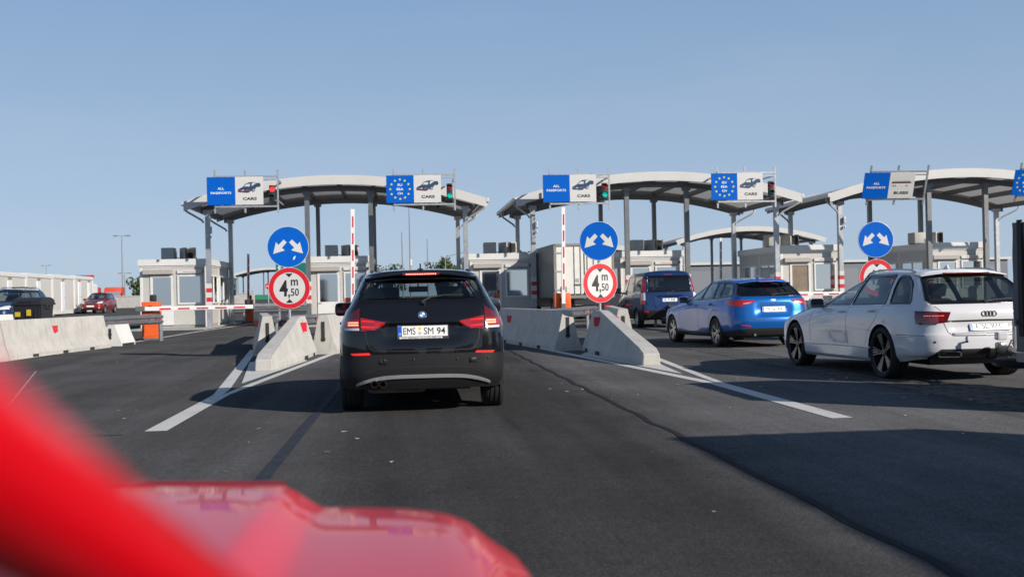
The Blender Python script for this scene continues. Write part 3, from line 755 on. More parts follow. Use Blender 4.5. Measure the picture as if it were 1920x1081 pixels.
    plate(root, p, stamp_rot(n, 0), [('EMS', -.138, .125), ('SM', .062, .10), ('94', .192, .088)], 'D', seals=[(-.03, .026, .017, mat('yellow seal', (.7, .55, .05), .5)), (-.03, -.022, .019, mat('grey seal', (.5, .5, .5), .5))], strip='www.ANDREW-AUTOMOBILE.de')
    b = NB(); lathe(b, [(.004, .046), (-.004, .046), (-.007, .042), (-.006, .031), (-.008, .030), (-.008, .029)], 'Y', 40)
    o = flat_mark('round_badge', root, sh, b, 0, 1.035, CHROME)
    b = NB(); prism(b, disc_poly(.0415, 40), (0, -.0045, 0), (1, 0, 0), (0, 0, 1), (0, 1, 0), .002); obj('badge_ring', b, INK, o)
    bw = NB(); bb_ = NB()
    for q in range(4):
        prism(bw if q % 2 == 0 else bb_, [(0, 0)]+disc_poly(.0275, 11, a0=q*math.pi/2, a1=q*math.pi/2+math.pi/2*1.1), (0, -.0075, 0), (1, 0, 0), (0, 0, 1), (0, 1, 0), .002)
    obj('badge_white', bw, WHITEPLATE, o); obj('badge_blue', bb_, mat('badge blue', (.05, .30, .62), .3), o)
    L = NB()
    for ch, a in (('B', 2.25), ('M', math.pi/2), ('W', .89)):
        join_bm(L, fit_text(ch, .0085, bold=.02), Matrix.Translation((.036*math.cos(a), -.0058, .036*math.sin(a))) @ Matrix.Rotation(-(a-math.pi/2), 4, 'Y'))
    obj('badge_lettering', L, SILVER, o)
    wiper(root, sh, [(.0, 1.165), (.10, 1.205), (.24, 1.225), (.44, 1.222)], (.015, 1.155))
    for sg in (-1, 1):
        side_mirror(root, PBLACK, sg*.815, 1.86, 1.09, sg, 1.05)
        handle(root, sh, PBLACK, 1.36, .90, sg); handle(root, sh, PBLACK, .42, .94, sg)
        b = NB(); pts = []
        for y in np.linspace(-.15, 1.25, 9): q, n = sh.at(sg*.54, y, 'top'); pts.append(q+Vector((0, 0, .012 if -.1 < y < 1.2 else -.01)))
        tube(b, pts, .012, 6); obj('roof_rail', b, BLACK_PL, root, smooth=60)
        obj('headlight', sh.patch([[(sg*.42, .66), (sg*.72, .70), (sg*.72, .80), (sg*.45, .76)]], 'front', 1, .0, .008), CLEARL, root)
    p, n = sh.at(0, .12, 'top'); fin(root, PBLACK, p)
    obj('grille', sh.patch([rpoly([(.06, .55), (.34, .56), (.34, .72), (.06, .73)], .05), rpoly([(-.06, .55), (-.34, .56), (-.34, .72), (-.06, .73)], .05)], 'front', 1, .0, .006), BLACK_PL, root)
    b = NB(); bx(b, (0, .18, .90), (1.25, .62, .03)); obj('parcel_cover', b, INTERIOR, root)
    return root
# ------------------------------------------------------------------ the white estate pulling the trailer
PWHITE = paint('white paint', (.63, .63, .65), .0, .3)
def white_estate():
    root = thing('parked_car', 'white estate car with slim tail lamps, hitched to the grey tarpaulin trailer', 'car')
    ks = [K([(-1.1, .33), (0, .22), (2.9, .2), (3.8, .22)], -.98, 3.72, [(-1, .80), (.3, .87), (2.6, .87), (3.7, .76)], (.35, .3, .4, .4), (.08, .2), 3, 1),
          K([(-1.1, .40), (-.5, .35), (0, .27), (2.9, .25), (3.8, .30)], -1.07, 3.80, [(-1.1, .86), (0, .915), (1.4, .91), (2.9, .915), (3.8, .81)], (.35, .34, .5, .5), (.09, .22), 2, 0),
          K([(-1.1, .47), (-.4, .45), (.3, .38), (2.7, .36), (3.8, .44)], -1.10, 3.83, [(-1.1, .87), (0, .935), (1.4, .905), (2.9, .935), (3.8, .82)], (.34, .36, .5, .5), (.09, .22), 3, 0),
          K([(-1.1, .66), (0, .60), (2.9, .56), (3.8, .58)], -1.10, 3.82, [(-1.1, .875), (0, .937), (1.4, .922), (2.9, .935), (3.8, .81)], (.32, .38, .5, .5), (.085, .22), 3, 0),
          K([(-1.1, .70), (0, .66), (2.9, .62), (3.8, .62)], -1.07, 3.81, [(-1.1, .87), (0, .937), (1.4, .93), (2.9, .935), (3.8, .80)], (.30, .38, .5, .5), (.08, .22), 3, 0),
          K([(-1.0, .93), (0, .87), (1.4, .83), (2.9, .77), (3.7, .70)], -1.05, 3.72, [(-1, .84), (0, .925), (1.4, .92), (2.9, .905), (3.7, .73)], (.26, .40, .5, .5), (.075, .22), 3, 0),
          K([(-.98, 1.0), (0, .94), (2.3, .90), (3.2, .83), (3.45, .78)], -1.02, 3.5, [(-1, .80), (0, .885), (1.4, .89), (2.4, .86), (3.3, .62)], (.2, .40, .45, .45), (.07, .22), 3, 0),
          K([(-.98, 1.045), (0, .985), (1.4, .955), (2.5, .965)], -.98, 2.5, [(-.98, .765), (0, .845), (1.4, .855), (2.4, .77)], (.13, .36, .35, .4), (.06, .22), 5, 0),
          K([(-.72, 1.225), (.5, 1.215), (1.8, 1.19)], -.72, 1.80, [(-.7, .675), (.3, .735), (1.6, .67)], (.09, .3, .28, .35), (.05, .18), 5, 0),
          K([(-.47, 1.368), (.4, 1.395), (1.2, 1.38)], -.47, 1.22, [(-.46, .58), (.4, .61), (1.2, .54)], (.09, .2, .22, .25), (.04, .12), 3, 0)]
    ks += roof_keys(ks[-1], .062)
    def dent(x, y, z):
        if y < -.6 and .66 < z < .92:
            y += .03*smoothstep(.52, .46, abs(x))*smoothstep(.685, .715, z)*smoothstep(.865, .83, z)
        z -= .06*smoothstep(-.35, -.85, y)*smoothstep(1.40, 1.2, z)*smoothstep(.30, .45, z)
        return x, y, z
    sh = Shell(ks, 1.2, dent)
    q0 = rpoly([(-.58, 1.01), (-.10, 1.0), (-.03, 1.355), (-.24, 1.335), (-.42, 1.25)], .05)
    car_common(root, sh, [('body', PWHITE), ('lower_edge', PWHITE)], dict(
        axles=(0, 2.91), arch=.372, track=1.62, Rw=.347, wd=.255, rr=.268, wstyle='v', nsp=5, rimm=[DKALU, ALU, BLACK_PL], wellx=.118, zb=.2,
        side_win=[rpoly([(1.08, .985), (2.16, .985), (1.30, 1.345), (1.04, 1.36)], .04), rpoly([(.02, 1.0), (1.0, .985), (.96, 1.36), (.10, 1.365)], .04), q0],
        rear_win=rpoly([(-.71, 1.0), (.71, 1.0), (.72, 1.02), (.585, 1.325), (.3, 1.355), (-.3, 1.355), (-.585, 1.325), (-.72, 1.02)], .04),
        front_win=rpoly([(-.66, 1.0), (.66, 1.0), (.50, 1.36), (-.50, 1.36)], .06), wframe=BLACK_PL, wfr=.026,
        glass=glass('tinted car glass', (.42, .47, .46)), seat_y=1.10, rseat_y=.28, dash_y=1.85, dash_z=.93, mir_z=1.24, seat_z=.24))
    tl = [(.50, .89), (.842, .905), (.86, .83), (.86, .748), (.84, .735), (.56, .765)]
    for sg in (-1, 1):
        f = (lambda p: p) if sg > 0 else mirx
        o = obj('tail_light', sh.patch([f(tl)], 'rear', 1, .0, .010), REDDARK, root, smooth=50)
        obj('tail_light_side', sh.patch([[(-1.02, .895), (-1.02, .74), (-.92, .748), (-.90, .893)]], 'side', sg, .002, .008), REDDARK, o, smooth=50)
        b = NB()
        for x in np.linspace(.60, .80, 15): join_bm(b, sh.patch([f([(x-.004, .852), (x+.004, .852), (x+.004, .842), (x-.004, .842)])], 'rear', 1, .0115, .003))
        obj('led_strip', b, mat('lit dark lamp', (.8, .1, .05), .3, emit=(1, .07, .03), es=1.6), o)
        obj('lens_lower', sh.patch([f([(.58, .835), (.84, .825), (.84, .755), (.61, .78)])], 'rear', 1, .0105, .002), mat('deep red lens', (.17, .005, .01), .12, coat=1.), o, smooth=50)
        handle(root, sh, PWHITE, 1.22, .885, sg, .22); handle(root, sh, PWHITE, .28, .905, sg, .22)
        side_mirror(root, PWHITE, sg*.845, 2.02, 1.0, sg, 1.0)
        b = NB(); pts = []
        for y in np.linspace(-.3, 1.2, 10): q, n = sh.at(sg*.55, y, 'top'); pts.append(q+Vector((0, 0, .028 if -.25 < y < 1.15 else .0)))
        tube(b, pts, .014, 6); obj('roof_rail', b, SILVER, root, smooth=60)
        obj('headlight', sh.patch([[(sg*.45, .62), (sg*.78, .66), (sg*.78, .74), (sg*.5, .69)]], 'front', 1, .0, .008), CLEARL, root)
        b = sh.line([(-.60, .985), (.0, .978), (1.0, .96), (2.2, .962)], .014, 'side', sg, .002, .004); obj('window_trim', b, SILVER, root)
        b = sh.line([(.30, .40), (1.4, .395), (2.55, .375)], .02, 'side', sg, .0, .003); obj('sill_trim', b, PWHITE, root)
        ex = rpoly(f([(.38, .335), (.66, .34), (.69, .40), (.42, .395)]), .015)
        e = obj('exhaust_trim', sh.ring(ex, .008, .006, 'rear', 1, .004, .008), CHROME, root, smooth=50)
        obj('exhaust_opening', sh.patch([convex_offset(ccw(ex), -.005)], 'rear', 1, .005), INK, e)
    obj('diffuser', sh.patch([rpoly([(-.72, .29), (.72, .29), (.76, .33), (.66, .43), (-.66, .43), (-.76, .33)], .03)], 'rear', 1, .0015, .002), GREY_PL, root, smooth=50)
    g = NB()
    for sg in (-1, 1):
        join_bm(g, sh.line([(1.04, .95), (1.06, .7), (1.04, .42)], .007, 'side', sg)); join_bm(g, sh.line([(2.22, .93), (2.33, .75), (2.30, .42)], .007, 'side', sg))
        join_bm(g, sh.line([(.04, .97), (.14, .80), (.38, .62), (.46, .42)], .007, 'side', sg)); join_bm(g, sh.line([(.46, .40), (2.32, .385)], .007, 'side', sg))
        join_bm(g, sh.line([(-.42, .60), (-.95, .60)], .007, 'side', sg)); join_bm(g, sh.line([(sg*.68, .965), (sg*.62, .91)], .008, 'rear'))
        join_bm(g, sh.line([(sg*.60, .76), (sg*.55, .64), (sg*.50, .595), (0, .59)], .008, 'rear'))
        join_bm(g, sh.line([(-.45, .56), (-.8, .585)], .004, 'side', sg))
    obj('panel_gap', g, BLACK_PL, root)
    g = sh.line([(-.50, .615), (0, .61), (.50, .615)], .022, 'rear', 1, .001, .004); obj('tailgate_trim', g, LITSILVER, root)
    g = sh.line([(-.55, .775), (0, .782), (.55, .775)], .022, 'rear', 1, .001, .002); obj('tailgate_crease', g, GREY_PL, root)
    b = NB()
    for x in (-.72, -.32, .32, .72): join_bm(b, sh.patch([disc_poly(.013, 12, x, .52)], 'rear', 1, .001, .002))
    obj('parking_sensor', b, GREY_PL, root)
    p, n = sh.at(0, .705, 'rear'); p = p+n*.006
    plate(root, p, stamp_rot(n, 0), [('A', -.165, .04), ('SL', -.048, .085), ('971', .09, .13)], 'D', seals=[(-.115, .022, .015, mat('blue seal', (.2, .35, .5), .5)), (-.115, -.02, .016, mat('grey seal', (.5, .5, .5), .5))])
    b = NB()
    for i in range(4):
        pts = [(-.067+i*.045+.031*math.cos(t), 0, .031*math.sin(t)) for t in np.linspace(0, 2*math.pi, 28, endpoint=False)]
        tube(b, pts, .0048, 6, closed=True)
    flat_mark('four_ring_badge', root, sh, b, 0, .862, mat('dark chrome', (.12, .12, .13), .3, .8), off=.006)
    flat_mark('badge_lettering', root, sh, fit_text('A6', .03, .085, bold=.02, depth=.002), -.50, .675, mat('dark chrome'), off=.004)
    wiper(root, sh, [(.0, .995), (.12, 1.015), (.35, 1.025), (.58, 1.02)], (.0, 1.0))
    p, n = sh.at(0, -.05, 'top'); fin(root, PWHITE, p, .9)
    sp = NB()
    for i in range(13):
        x0 = -.60+i*(1.2/13); x1 = x0+1.2/13; vs = []
        for x in (x0, x1):
            zt = 1.418-.045*(abs(x)/.6)**2.2; yb = -.56+.07*(x/.6)**2
            vs.append([sp.verts.new(q) for q in ((x, -.28, zt+.008), (x, yb, zt-.012), (x, yb-.004, zt-.026), (x, -.44, zt-.05))])
        for j in range(3): sp.faces.new((vs[0][j], vs[0][j+1], vs[1][j+1], vs[1][j]))
    bmesh.ops.remove_doubles(sp, verts=sp.verts, dist=.001); bmesh.ops.recalc_face_normals(sp, faces=sp.faces)
    o = obj('roof_spoiler', sp, PWHITE, root, smooth=50)
    b = NB(); bx(b, (0, -.548, 1.383), (.64, .02, .016), bev=.004); obj('high_brake_light', b, REDDARK, o)
    b = NB()
    for x in np.linspace(-.28, .28, 24): bx(b, (x, -.559, 1.383), (.01, .003, .008))
    obj('led_strip', b, REDLENS, o)
    b = NB(); tube(b, [(0, -.85, .34), (0, -1.08, .30), (0, -1.2, .33), (0, -1.22, .40)], .022, 8); bmesh.ops.create_uvsphere(b, u_segments=12, v_segments=8, radius=.028, matrix=Matrix.Translation((0, -1.22, .42)))
    obj('tow_bar', b, BLACK_PL, root, smooth=60)
    b = NB(); bx(b, (0, -.42, .92), (1.3, .75, .03)); obj('parcel_cover', b, INTERIOR, root)
    obj('grille', sh.patch([rpoly([(-.36, .40), (.36, .40), (.36, .66), (-.36, .66)], .06)], 'front', 1, .0, .006), BLACK_PL, root)
    return root
# ------------------------------------------------------------------ the blue estate
PBLUE = paint('bright blue paint', (.003, .095, .36), .3, .3)
def blue_estate():
    root = thing('parked_car', 'bright blue estate car between the dark blue van and the white estate', 'car')
    ks = [K([(-1.1, .27), (0, .22), (2.7, .2), (3.6, .22)], -.98, 3.50, [(-1, .77), (.3, .84), (2.4, .84), (3.5, .74)], (.35, .3, .4, .4), (.08, .2), 3, 1),
          K([(-1.1, .40), (-.4, .33), (0, .27), (2.7, .25), (3.6, .30)], -1.07, 3.57, [(-1.1, .83), (0, .89), (1.4, .885), (2.7, .89), (3.5, .78)], (.33, .34, .5, .5), (.09, .22), 3, 0),
          K([(-1.1, .56), (-.4, .48), (.3, .40), (2.7, .38), (3.6, .46)], -1.09, 3.58, [(-1.1, .85), (0, .91), (1.4, .885), (2.7, .91), (3.5, .79)], (.32, .36, .5, .5), (.09, .22), 3, 0),
          K([(-1.1, .70), (0, .66), (2.7, .60), (3.6, .60)], -1.05, 3.57, [(-1.1, .85), (0, .912), (1.4, .90), (2.7, .91), (3.5, .77)], (.30, .38, .5, .5), (.085, .22), 3, 0),
          K([(-1.0, .94), (0, .90), (1.4, .85), (2.7, .80), (3.45, .73)], -1.0, 3.48, [(-1, .81), (0, .895), (1.4, .90), (2.7, .88), (3.4, .70)], (.26, .42, .5, .5), (.08, .22), 3, 0),
          K([(-.98, 1.02), (0, .97), (1.4, .93), (2.2, .92), (2.95, .87), (3.2, .80)], -.97, 3.28, [(-1, .775), (0, .86), (1.4, .87), (2.2, .83), (3.1, .60)], (.2, .42, .45, .45), (.075, .22), 3, 0),
          K([(-.95, 1.06), (0, 1.01), (1.4, .965), (2.3, .97)], -.94, 2.35, [(-.95, .735), (0, .825), (1.4, .84), (2.2, .74)], (.14, .40, .35, .4), (.065, .22), 5, 0),
          K([(-.74, 1.23), (.5, 1.235), (1.7, 1.21)], -.74, 1.70, [(-.7, .655), (.3, .715), (1.5, .65)], (.1, .34, .28, .35), (.055, .18), 5, 0),
          K([(-.56, 1.372), (.4, 1.412), (1.1, 1.40)], -.56, 1.15, [(-.55, .56), (.4, .605), (1.1, .53)], (.1, .24, .22, .25), (.045, .12), 3, 0)]
    ks += roof_keys(ks[-1], .06)
    def dent(x, y, z):
        if y < -.6 and .62 < z < .92: y += .035*smoothstep(.42, .34, abs(x))*smoothstep(.66, .72, z)*smoothstep(.90, .86, z)
        return x, y, z
    sh = Shell(ks, 1.2, dent)
    car_common(root, sh, [('body', PBLUE), ('lower_bumper', BLACK_PL)], dict(
        axles=(0, 2.70), arch=.345, track=1.58, Rw=.322, wd=.225, rr=.228, wstyle='fine', nsp=6, rimm=[ALU, ALU, BLACK_PL], wellx=.115, zb=.2,
        side_win=[rpoly([(1.02, 1.0), (2.02, 1.0), (1.22, 1.365), (.99, 1.375)], .04), rpoly([(.33, 1.03), (.95, 1.005), (.92, 1.378), (.38, 1.385)], .03), rpoly([(-.02, 1.04), (.27, 1.03), (.31, 1.385), (.06, 1.38)], .03), rpoly([(-.62, 1.10), (-.08, 1.045), (-.0, 1.38), (-.30, 1.35), (-.5, 1.25)], .05)],
        rear_win=rpoly([(-.68, 1.085), (.68, 1.085), (.70, 1.12), (.58, 1.34), (.3, 1.36), (-.3, 1.36), (-.58, 1.34), (-.70, 1.12)], .04),
        front_win=rpoly([(-.64, 1.0), (.64, 1.0), (.48, 1.38), (-.48, 1.38)], .06), wfr=.02,
        glass=glass('tinted car glass', (.42, .47, .46)), rglass=glass('privacy glass', (.05, .055, .06)), seat_y=1.0, rseat_y=.2, dash_y=1.72, dash_z=.94, mir_z=1.25, seat_z=.26))
    tl = [rpoly([(.40, .99), (.42, .955), (.62, .90), (.66, 1.0)], .01), rpoly([(.63, 1.005), (.63, .895), (.72, .86), (.82, .89), (.84, .97), (.8, 1.01)], .02)]
    for sg in (-1, 1):
        f = (lambda p: p) if sg > 0 else mirx
        o = obj('tail_light', sh.patch([f(q) for q in tl], 'rear', 1, .0, .012), REDLENS, root, smooth=50)
        obj('tail_light_side', sh.patch([[(-.85, .985), (-.85, .89), (-.70, .885), (-.45, .965), (-.47, .98)]], 'side', sg, .002, .010), REDLENS, o, smooth=50)
        obj('lens_clear', sh.patch([f([(.46, .965), (.66, .94), (.66, .915), (.55, .92)])], 'rear', 1, .0125, .003), mat('pink lens', (.6, .22, .2), .15, coat=1.), o, smooth=50)
        obj('rear_reflector', sh.patch([rpoly(f([(.52, .44), (.73, .455), (.73, .49), (.55, .475)]), .01)], 'rear', 1, .0, .006), REDLENS, root)
        handle(root, sh, PBLUE, 1.16, .89, sg); handle(root, sh, PBLUE, .30, .92, sg)
        side_mirror(root, PBLUE, sg*.815, 1.88, 1.01, sg, .95)
        obj('headlight', sh.patch([[(sg*.40, .66), (sg*.72, .70), (sg*.72, .80), (sg*.45, .75)]], 'front', 1, .0, .008), CLEARL, root)
        b = sh.line([(-.60, 1.055), (0, 1.015), (1.0, .982), (2.1, .975)], .012, 'side', sg, .002, .003); obj('window_trim', b, SILVER, root)
        b = sh.line([(.28, .30), (1.4, .285), (2.4, .28)], .05, 'side', sg, .001, .004); obj('sill', b, BLACK_PL, root)
    g = NB()
    for sg in (-1, 1):
        join_bm(g, sh.line([(.98, .97), (1.0, .7), (.98, .36)], .006, 'side', sg)); join_bm(g, sh.line([(2.08, .95), (2.18, .75), (2.16, .36)], .006, 'side', sg))
        join_bm(g, sh.line([(-.02, 1.0), (.12, .80), (.36, .60), (.42, .36)], .006, 'side', sg)); join_bm(g, sh.line([(sg*.66, .89), (sg*.62, .66), (sg*.55, .61), (0, .60)], .007, 'rear'))
    join_bm(g, sh.line([(-.62, .585), (0, .575), (.62, .585)], .01, 'rear'))
    obj('panel_gap', g, BLACK_PL, root)
    obj('bumper_insert', sh.patch([rpoly([(-.70, .27), (.70, .27), (.74, .38), (.6, .42), (-.6, .42), (-.74, .38)], .03)], 'rear', 1, .002, .002), BLACK_PL, root, smooth=50)
    b = NB()
    for sg in (-1, 1): tube(b, [(sg*.45, -.95, .27), (sg*.45, -1.06, .28)], .03, 10)
    obj('exhaust_pipe', b, mat('dark exhaust', (.06, .055, .05), .45, .8), root)
    p, n = sh.at(0, .80, 'rear'); p = p+n*.006
    plate(root, p, stamp_rot(n, 0), [('TM', -.135, .085), ('16', -.0, .055), ('LMA', .135, .14)], 'RO')
    b = NB(); prism(b, [(a*1.0, c) for a, c in [(.055*math.cos(t), .022*math.sin(t)) for t in np.linspace(0, 2*math.pi, 28, endpoint=False)]], (0, -.003, 0), (1, 0, 0), (0, 0, 1), (0, 1, 0), .004)
    o = flat_mark('oval_badge', root, sh, b, 0, .99, SILVER)
    b = NB(); prism(b, [(.047*math.cos(t), .017*math.sin(t)) for t in np.linspace(0, 2*math.pi, 28, endpoint=False)], (0, -.0045, 0), (1, 0, 0), (0, 0, 1), (0, 1, 0), .002); obj('badge_face', b, EUBLUE, o)
    b = NB(); join_bm(b, text_bm('Ford', .026, .0004, shear=.3, depth=.0006), Matrix.Translation((0, -.0055, 0))); obj('badge_lettering', b, SILVER, o)
    for ch, x in zip('FOCUS', (-.24, -.12, .0, .12, .24)): flat_mark('badge_lettering', root, sh, fit_text(ch, .026, .032, bold=.01, depth=.002), x, .912, SILVER, off=.002)
    wiper(root, sh, [(.0, 1.08), (.12, 1.10), (.28, 1.11), (.42, 1.105)], (.0, 1.085))
    p, n = sh.at(0, -.2, 'top'); fin(root, PBLUE, p, .9)
    sp = NB()
    for i in range(13):
        x0 = -.58+i*(1.16/13); x1 = x0+1.16/13; vs = []
        for x in (x0, x1):
            zt = 1.422-.05*(abs(x)/.58)**2.2; yb = -.68+.07*(x/.58)**2
            vs.append([sp.verts.new(q) for q in ((x, -.38, zt+.008), (x, yb, zt-.02), (x, yb-.002, zt-.034), (x, -.56, zt-.05))])
        for j in range(3): sp.faces.new((vs[0][j], vs[0][j+1], vs[1][j+1], vs[1][j]))
    bmesh.ops.remove_doubles(sp, verts=sp.verts, dist=.001); bmesh.ops.recalc_face_normals(sp, faces=sp.faces)
    o = obj('roof_spoiler', sp, PBLUE, root, smooth=50)
    b = NB(); bx(b, (0, -.668, 1.378), (.34, .02, .018), bev=.004); obj('high_brake_light', b, REDLENS, o)
    obj('grille', sh.patch([rpoly([(-.45, .45), (.45, .45), (.5, .64), (-.5, .64)], .06)], 'front', 1, .0, .006), BLACK_PL, root)
    return root
# ------------------------------------------------------------------ the dark blue van
PNAVY = paint('dark blue paint', (.006, .024, .095), .1, .35)
def blue_van():
    root = thing('parked_van', 'dark blue passenger van with tall tail lamps, behind the white box lorry', 'van')
    ks = [K(.30, -.92, 3.85, [(-.9, .86), (1.5, .90), (3.8, .78)], (.2, .2, .4, .4), (.04, .2), 3, 1),
          K(.55, -1.0, 3.95, [(-1, .92), (1.5, .94), (3.8, .86)], (.2, .22, .45, .45), (.05, .22), 2, 1),
          K([(-1, .58), (.5, .60), (3.9, .62)], -.96, 3.95, [(-1, .925), (1.5, .945), (3.8, .86)], (.16, .2, .45, .45), (.04, .22), 3, 0),
          K([(-1, .95), (2.5, .93), (3.7, .86)], -.94, 3.80, [(-1, .935), (1.5, .95), (3.6, .82)], (.14, .2, .45, .45), (.04, .22), 3, 0),
          K([(-.93, 1.12), (2.5, 1.08), (3.3, 1.0), (3.6, .94)], -.92, 3.6, [(-1, .925), (1.5, .94), (3.4, .76)], (.12, .2, .4, .45), (.035, .2), 3, 0),
          K([(-.9, 1.2), (2.6, 1.16), (3.1, 1.12)], -.89, 3.2, [(-.9, .90), (1.5, .92), (3.0, .80)], (.11, .2, .4, .45), (.03, .2), 4, 0),
          K([(-.8, 1.6), (2.3, 1.56)], -.80, 2.55, [(-.8, .83), (1, .85), (2.4, .74)], (.1, .2, .35, .4), (.03, .18), 4, 0),
          K([(-.72, 1.80), (1.9, 1.78)], -.72, 2.05, [(-.7, .75), (1, .77), (1.9, .68)], (.12, .2, .3, .3), (.03, .14), 3, 0)]
    ks += roof_keys(ks[-1], .095)
    def dent(x, y, z):
        if y < -.6 and .75 < z < 1.1: y += .03*smoothstep(.46, .40, abs(x))*smoothstep(.80, .84, z)*smoothstep(1.06, 1.03, z)
        return x, y, z
    sh = Shell(ks, 1.0, dent)
    car_common(root, sh, [('body', PNAVY), ('bumper', GREY_PL)], dict(
        axles=(0, 3.2), arch=.36, track=1.64, Rw=.325, wd=.215, rr=.215, wstyle='plain', nsp=6, rimm=[SILVER, SILVER, BLACK_PL], wellx=.12, zb=.26,
        side_win=[rpoly([(1.75, 1.2), (2.75, 1.2), (2.2, 1.68), (1.75, 1.7)], .05), rpoly([(.55, 1.2), (1.6, 1.2), (1.6, 1.7), (.55, 1.72)], .05), rpoly([(-.65, 1.22), (.45, 1.2), (.45, 1.72), (-.60, 1.72)], .05)],
        rear_win=rpoly([(-.74, 1.2), (.74, 1.2), (.70, 1.72), (-.70, 1.72)], .06), front_win=rpoly([(-.70, 1.2), (.70, 1.2), (.6, 1.72), (-.6, 1.72)], .08),
        glass=glass('privacy glass', (.05, .055, .06)), seat_y=1.8, rseat_y=.6, dash_y=2.6, dash_z=1.15, mir_z=1.6, seat_z=.55))
    for sg in (-1, 1):
        f = (lambda p: p) if sg > 0 else mirx
        o = obj('tail_light', sh.patch([f([(.80, .78), (.93, .78), (.93, 1.2), (.84, 1.62), (.775, 1.62), (.805, 1.2)])], 'rear', 1, .0, .012), REDLENS, root, smooth=50)
        obj('lens_clear', sh.patch([f([(.81, .92), (.93, .92), (.92, 1.16), (.81, 1.16)])], 'rear', 1, .0125, .003), CLEARL, o, smooth=50)
        obj('tail_light_side', sh.patch([[(-.87, .78), (-.82, .78), (-.78, 1.2), (-.72, 1.62), (-.80, 1.62), (-.87, 1.2)]], 'side', sg, .002, .010), REDLENS, o, smooth=50)
        obj('rear_reflector', sh.patch([f([(.72, .50), (.86, .50), (.86, .56), (.72, .56)])], 'rear', 1, .0, .006), REDLENS, root)
        side_mirror(root, BLACK_PL, sg*.90, 2.75, 1.25, sg, 1.2)
    g = sh.line([(-.46, 1.07), (0, 1.085), (.46, 1.07)], .02, 'rear', 1, .001, .01); obj('plate_lamp_bar', g, PNAVY, root)
    g = sh.line([(-.78, .66), (0, .655), (.78, .66)], .01, 'rear')
    for sg in (-1, 1): join_bm(g, sh.line([(1.68, 1.7), (1.68, .62)], .008, 'side', sg)); join_bm(g, sh.line([(.5, 1.7), (.5, .62)], .008, 'side', sg))
    obj('panel_gap', g, BLACK_PL, root)
    b = NB(); bx(b, (0, -.955, .70), (.17, .02, .05), bev=.01); obj('door_handle', b, BLACK_PL, root)
    p, n = sh.at(0, .92, 'rear'); p = p+n*.006
    plate(root, p, stamp_rot(n, 0), [('IS', -.14, .06), ('77', -.02, .075), ('KRP', .125, .14)], 'RO')
    b = NB(); pts = [(.055*math.cos(t), 0, .055*math.sin(t)) for t in np.linspace(0, 2*math.pi, 28, endpoint=False)]
    tube(b, pts, .006, 6, closed=True)
    for a in (math.pi/2, math.pi*7/6, math.pi*11/6): tube(b, [(0, 0, 0), (.053*math.cos(a), 0, .053*math.sin(a))], .006, 6)
    flat_mark('star_badge', root, sh, b, 0, 1.13, CHROME, off=.01)
    wiper(root, sh, [(.1, 1.19), (.25, 1.23), (.45, 1.24), (.6, 1.235)], (.1, 1.19))
    b = NB(); tube(b, [(.18, -.85, .36), (.18, -1.1, .36), (.18, -1.13, .44)], .025, 8); obj('tow_bar', b, BLACK_PL, root)
    b = NB(); bx(b, (0, -.735, 1.765), (.3, .03, .02), bev=.005); obj('high_brake_light', b, REDLENS, root)
    return root
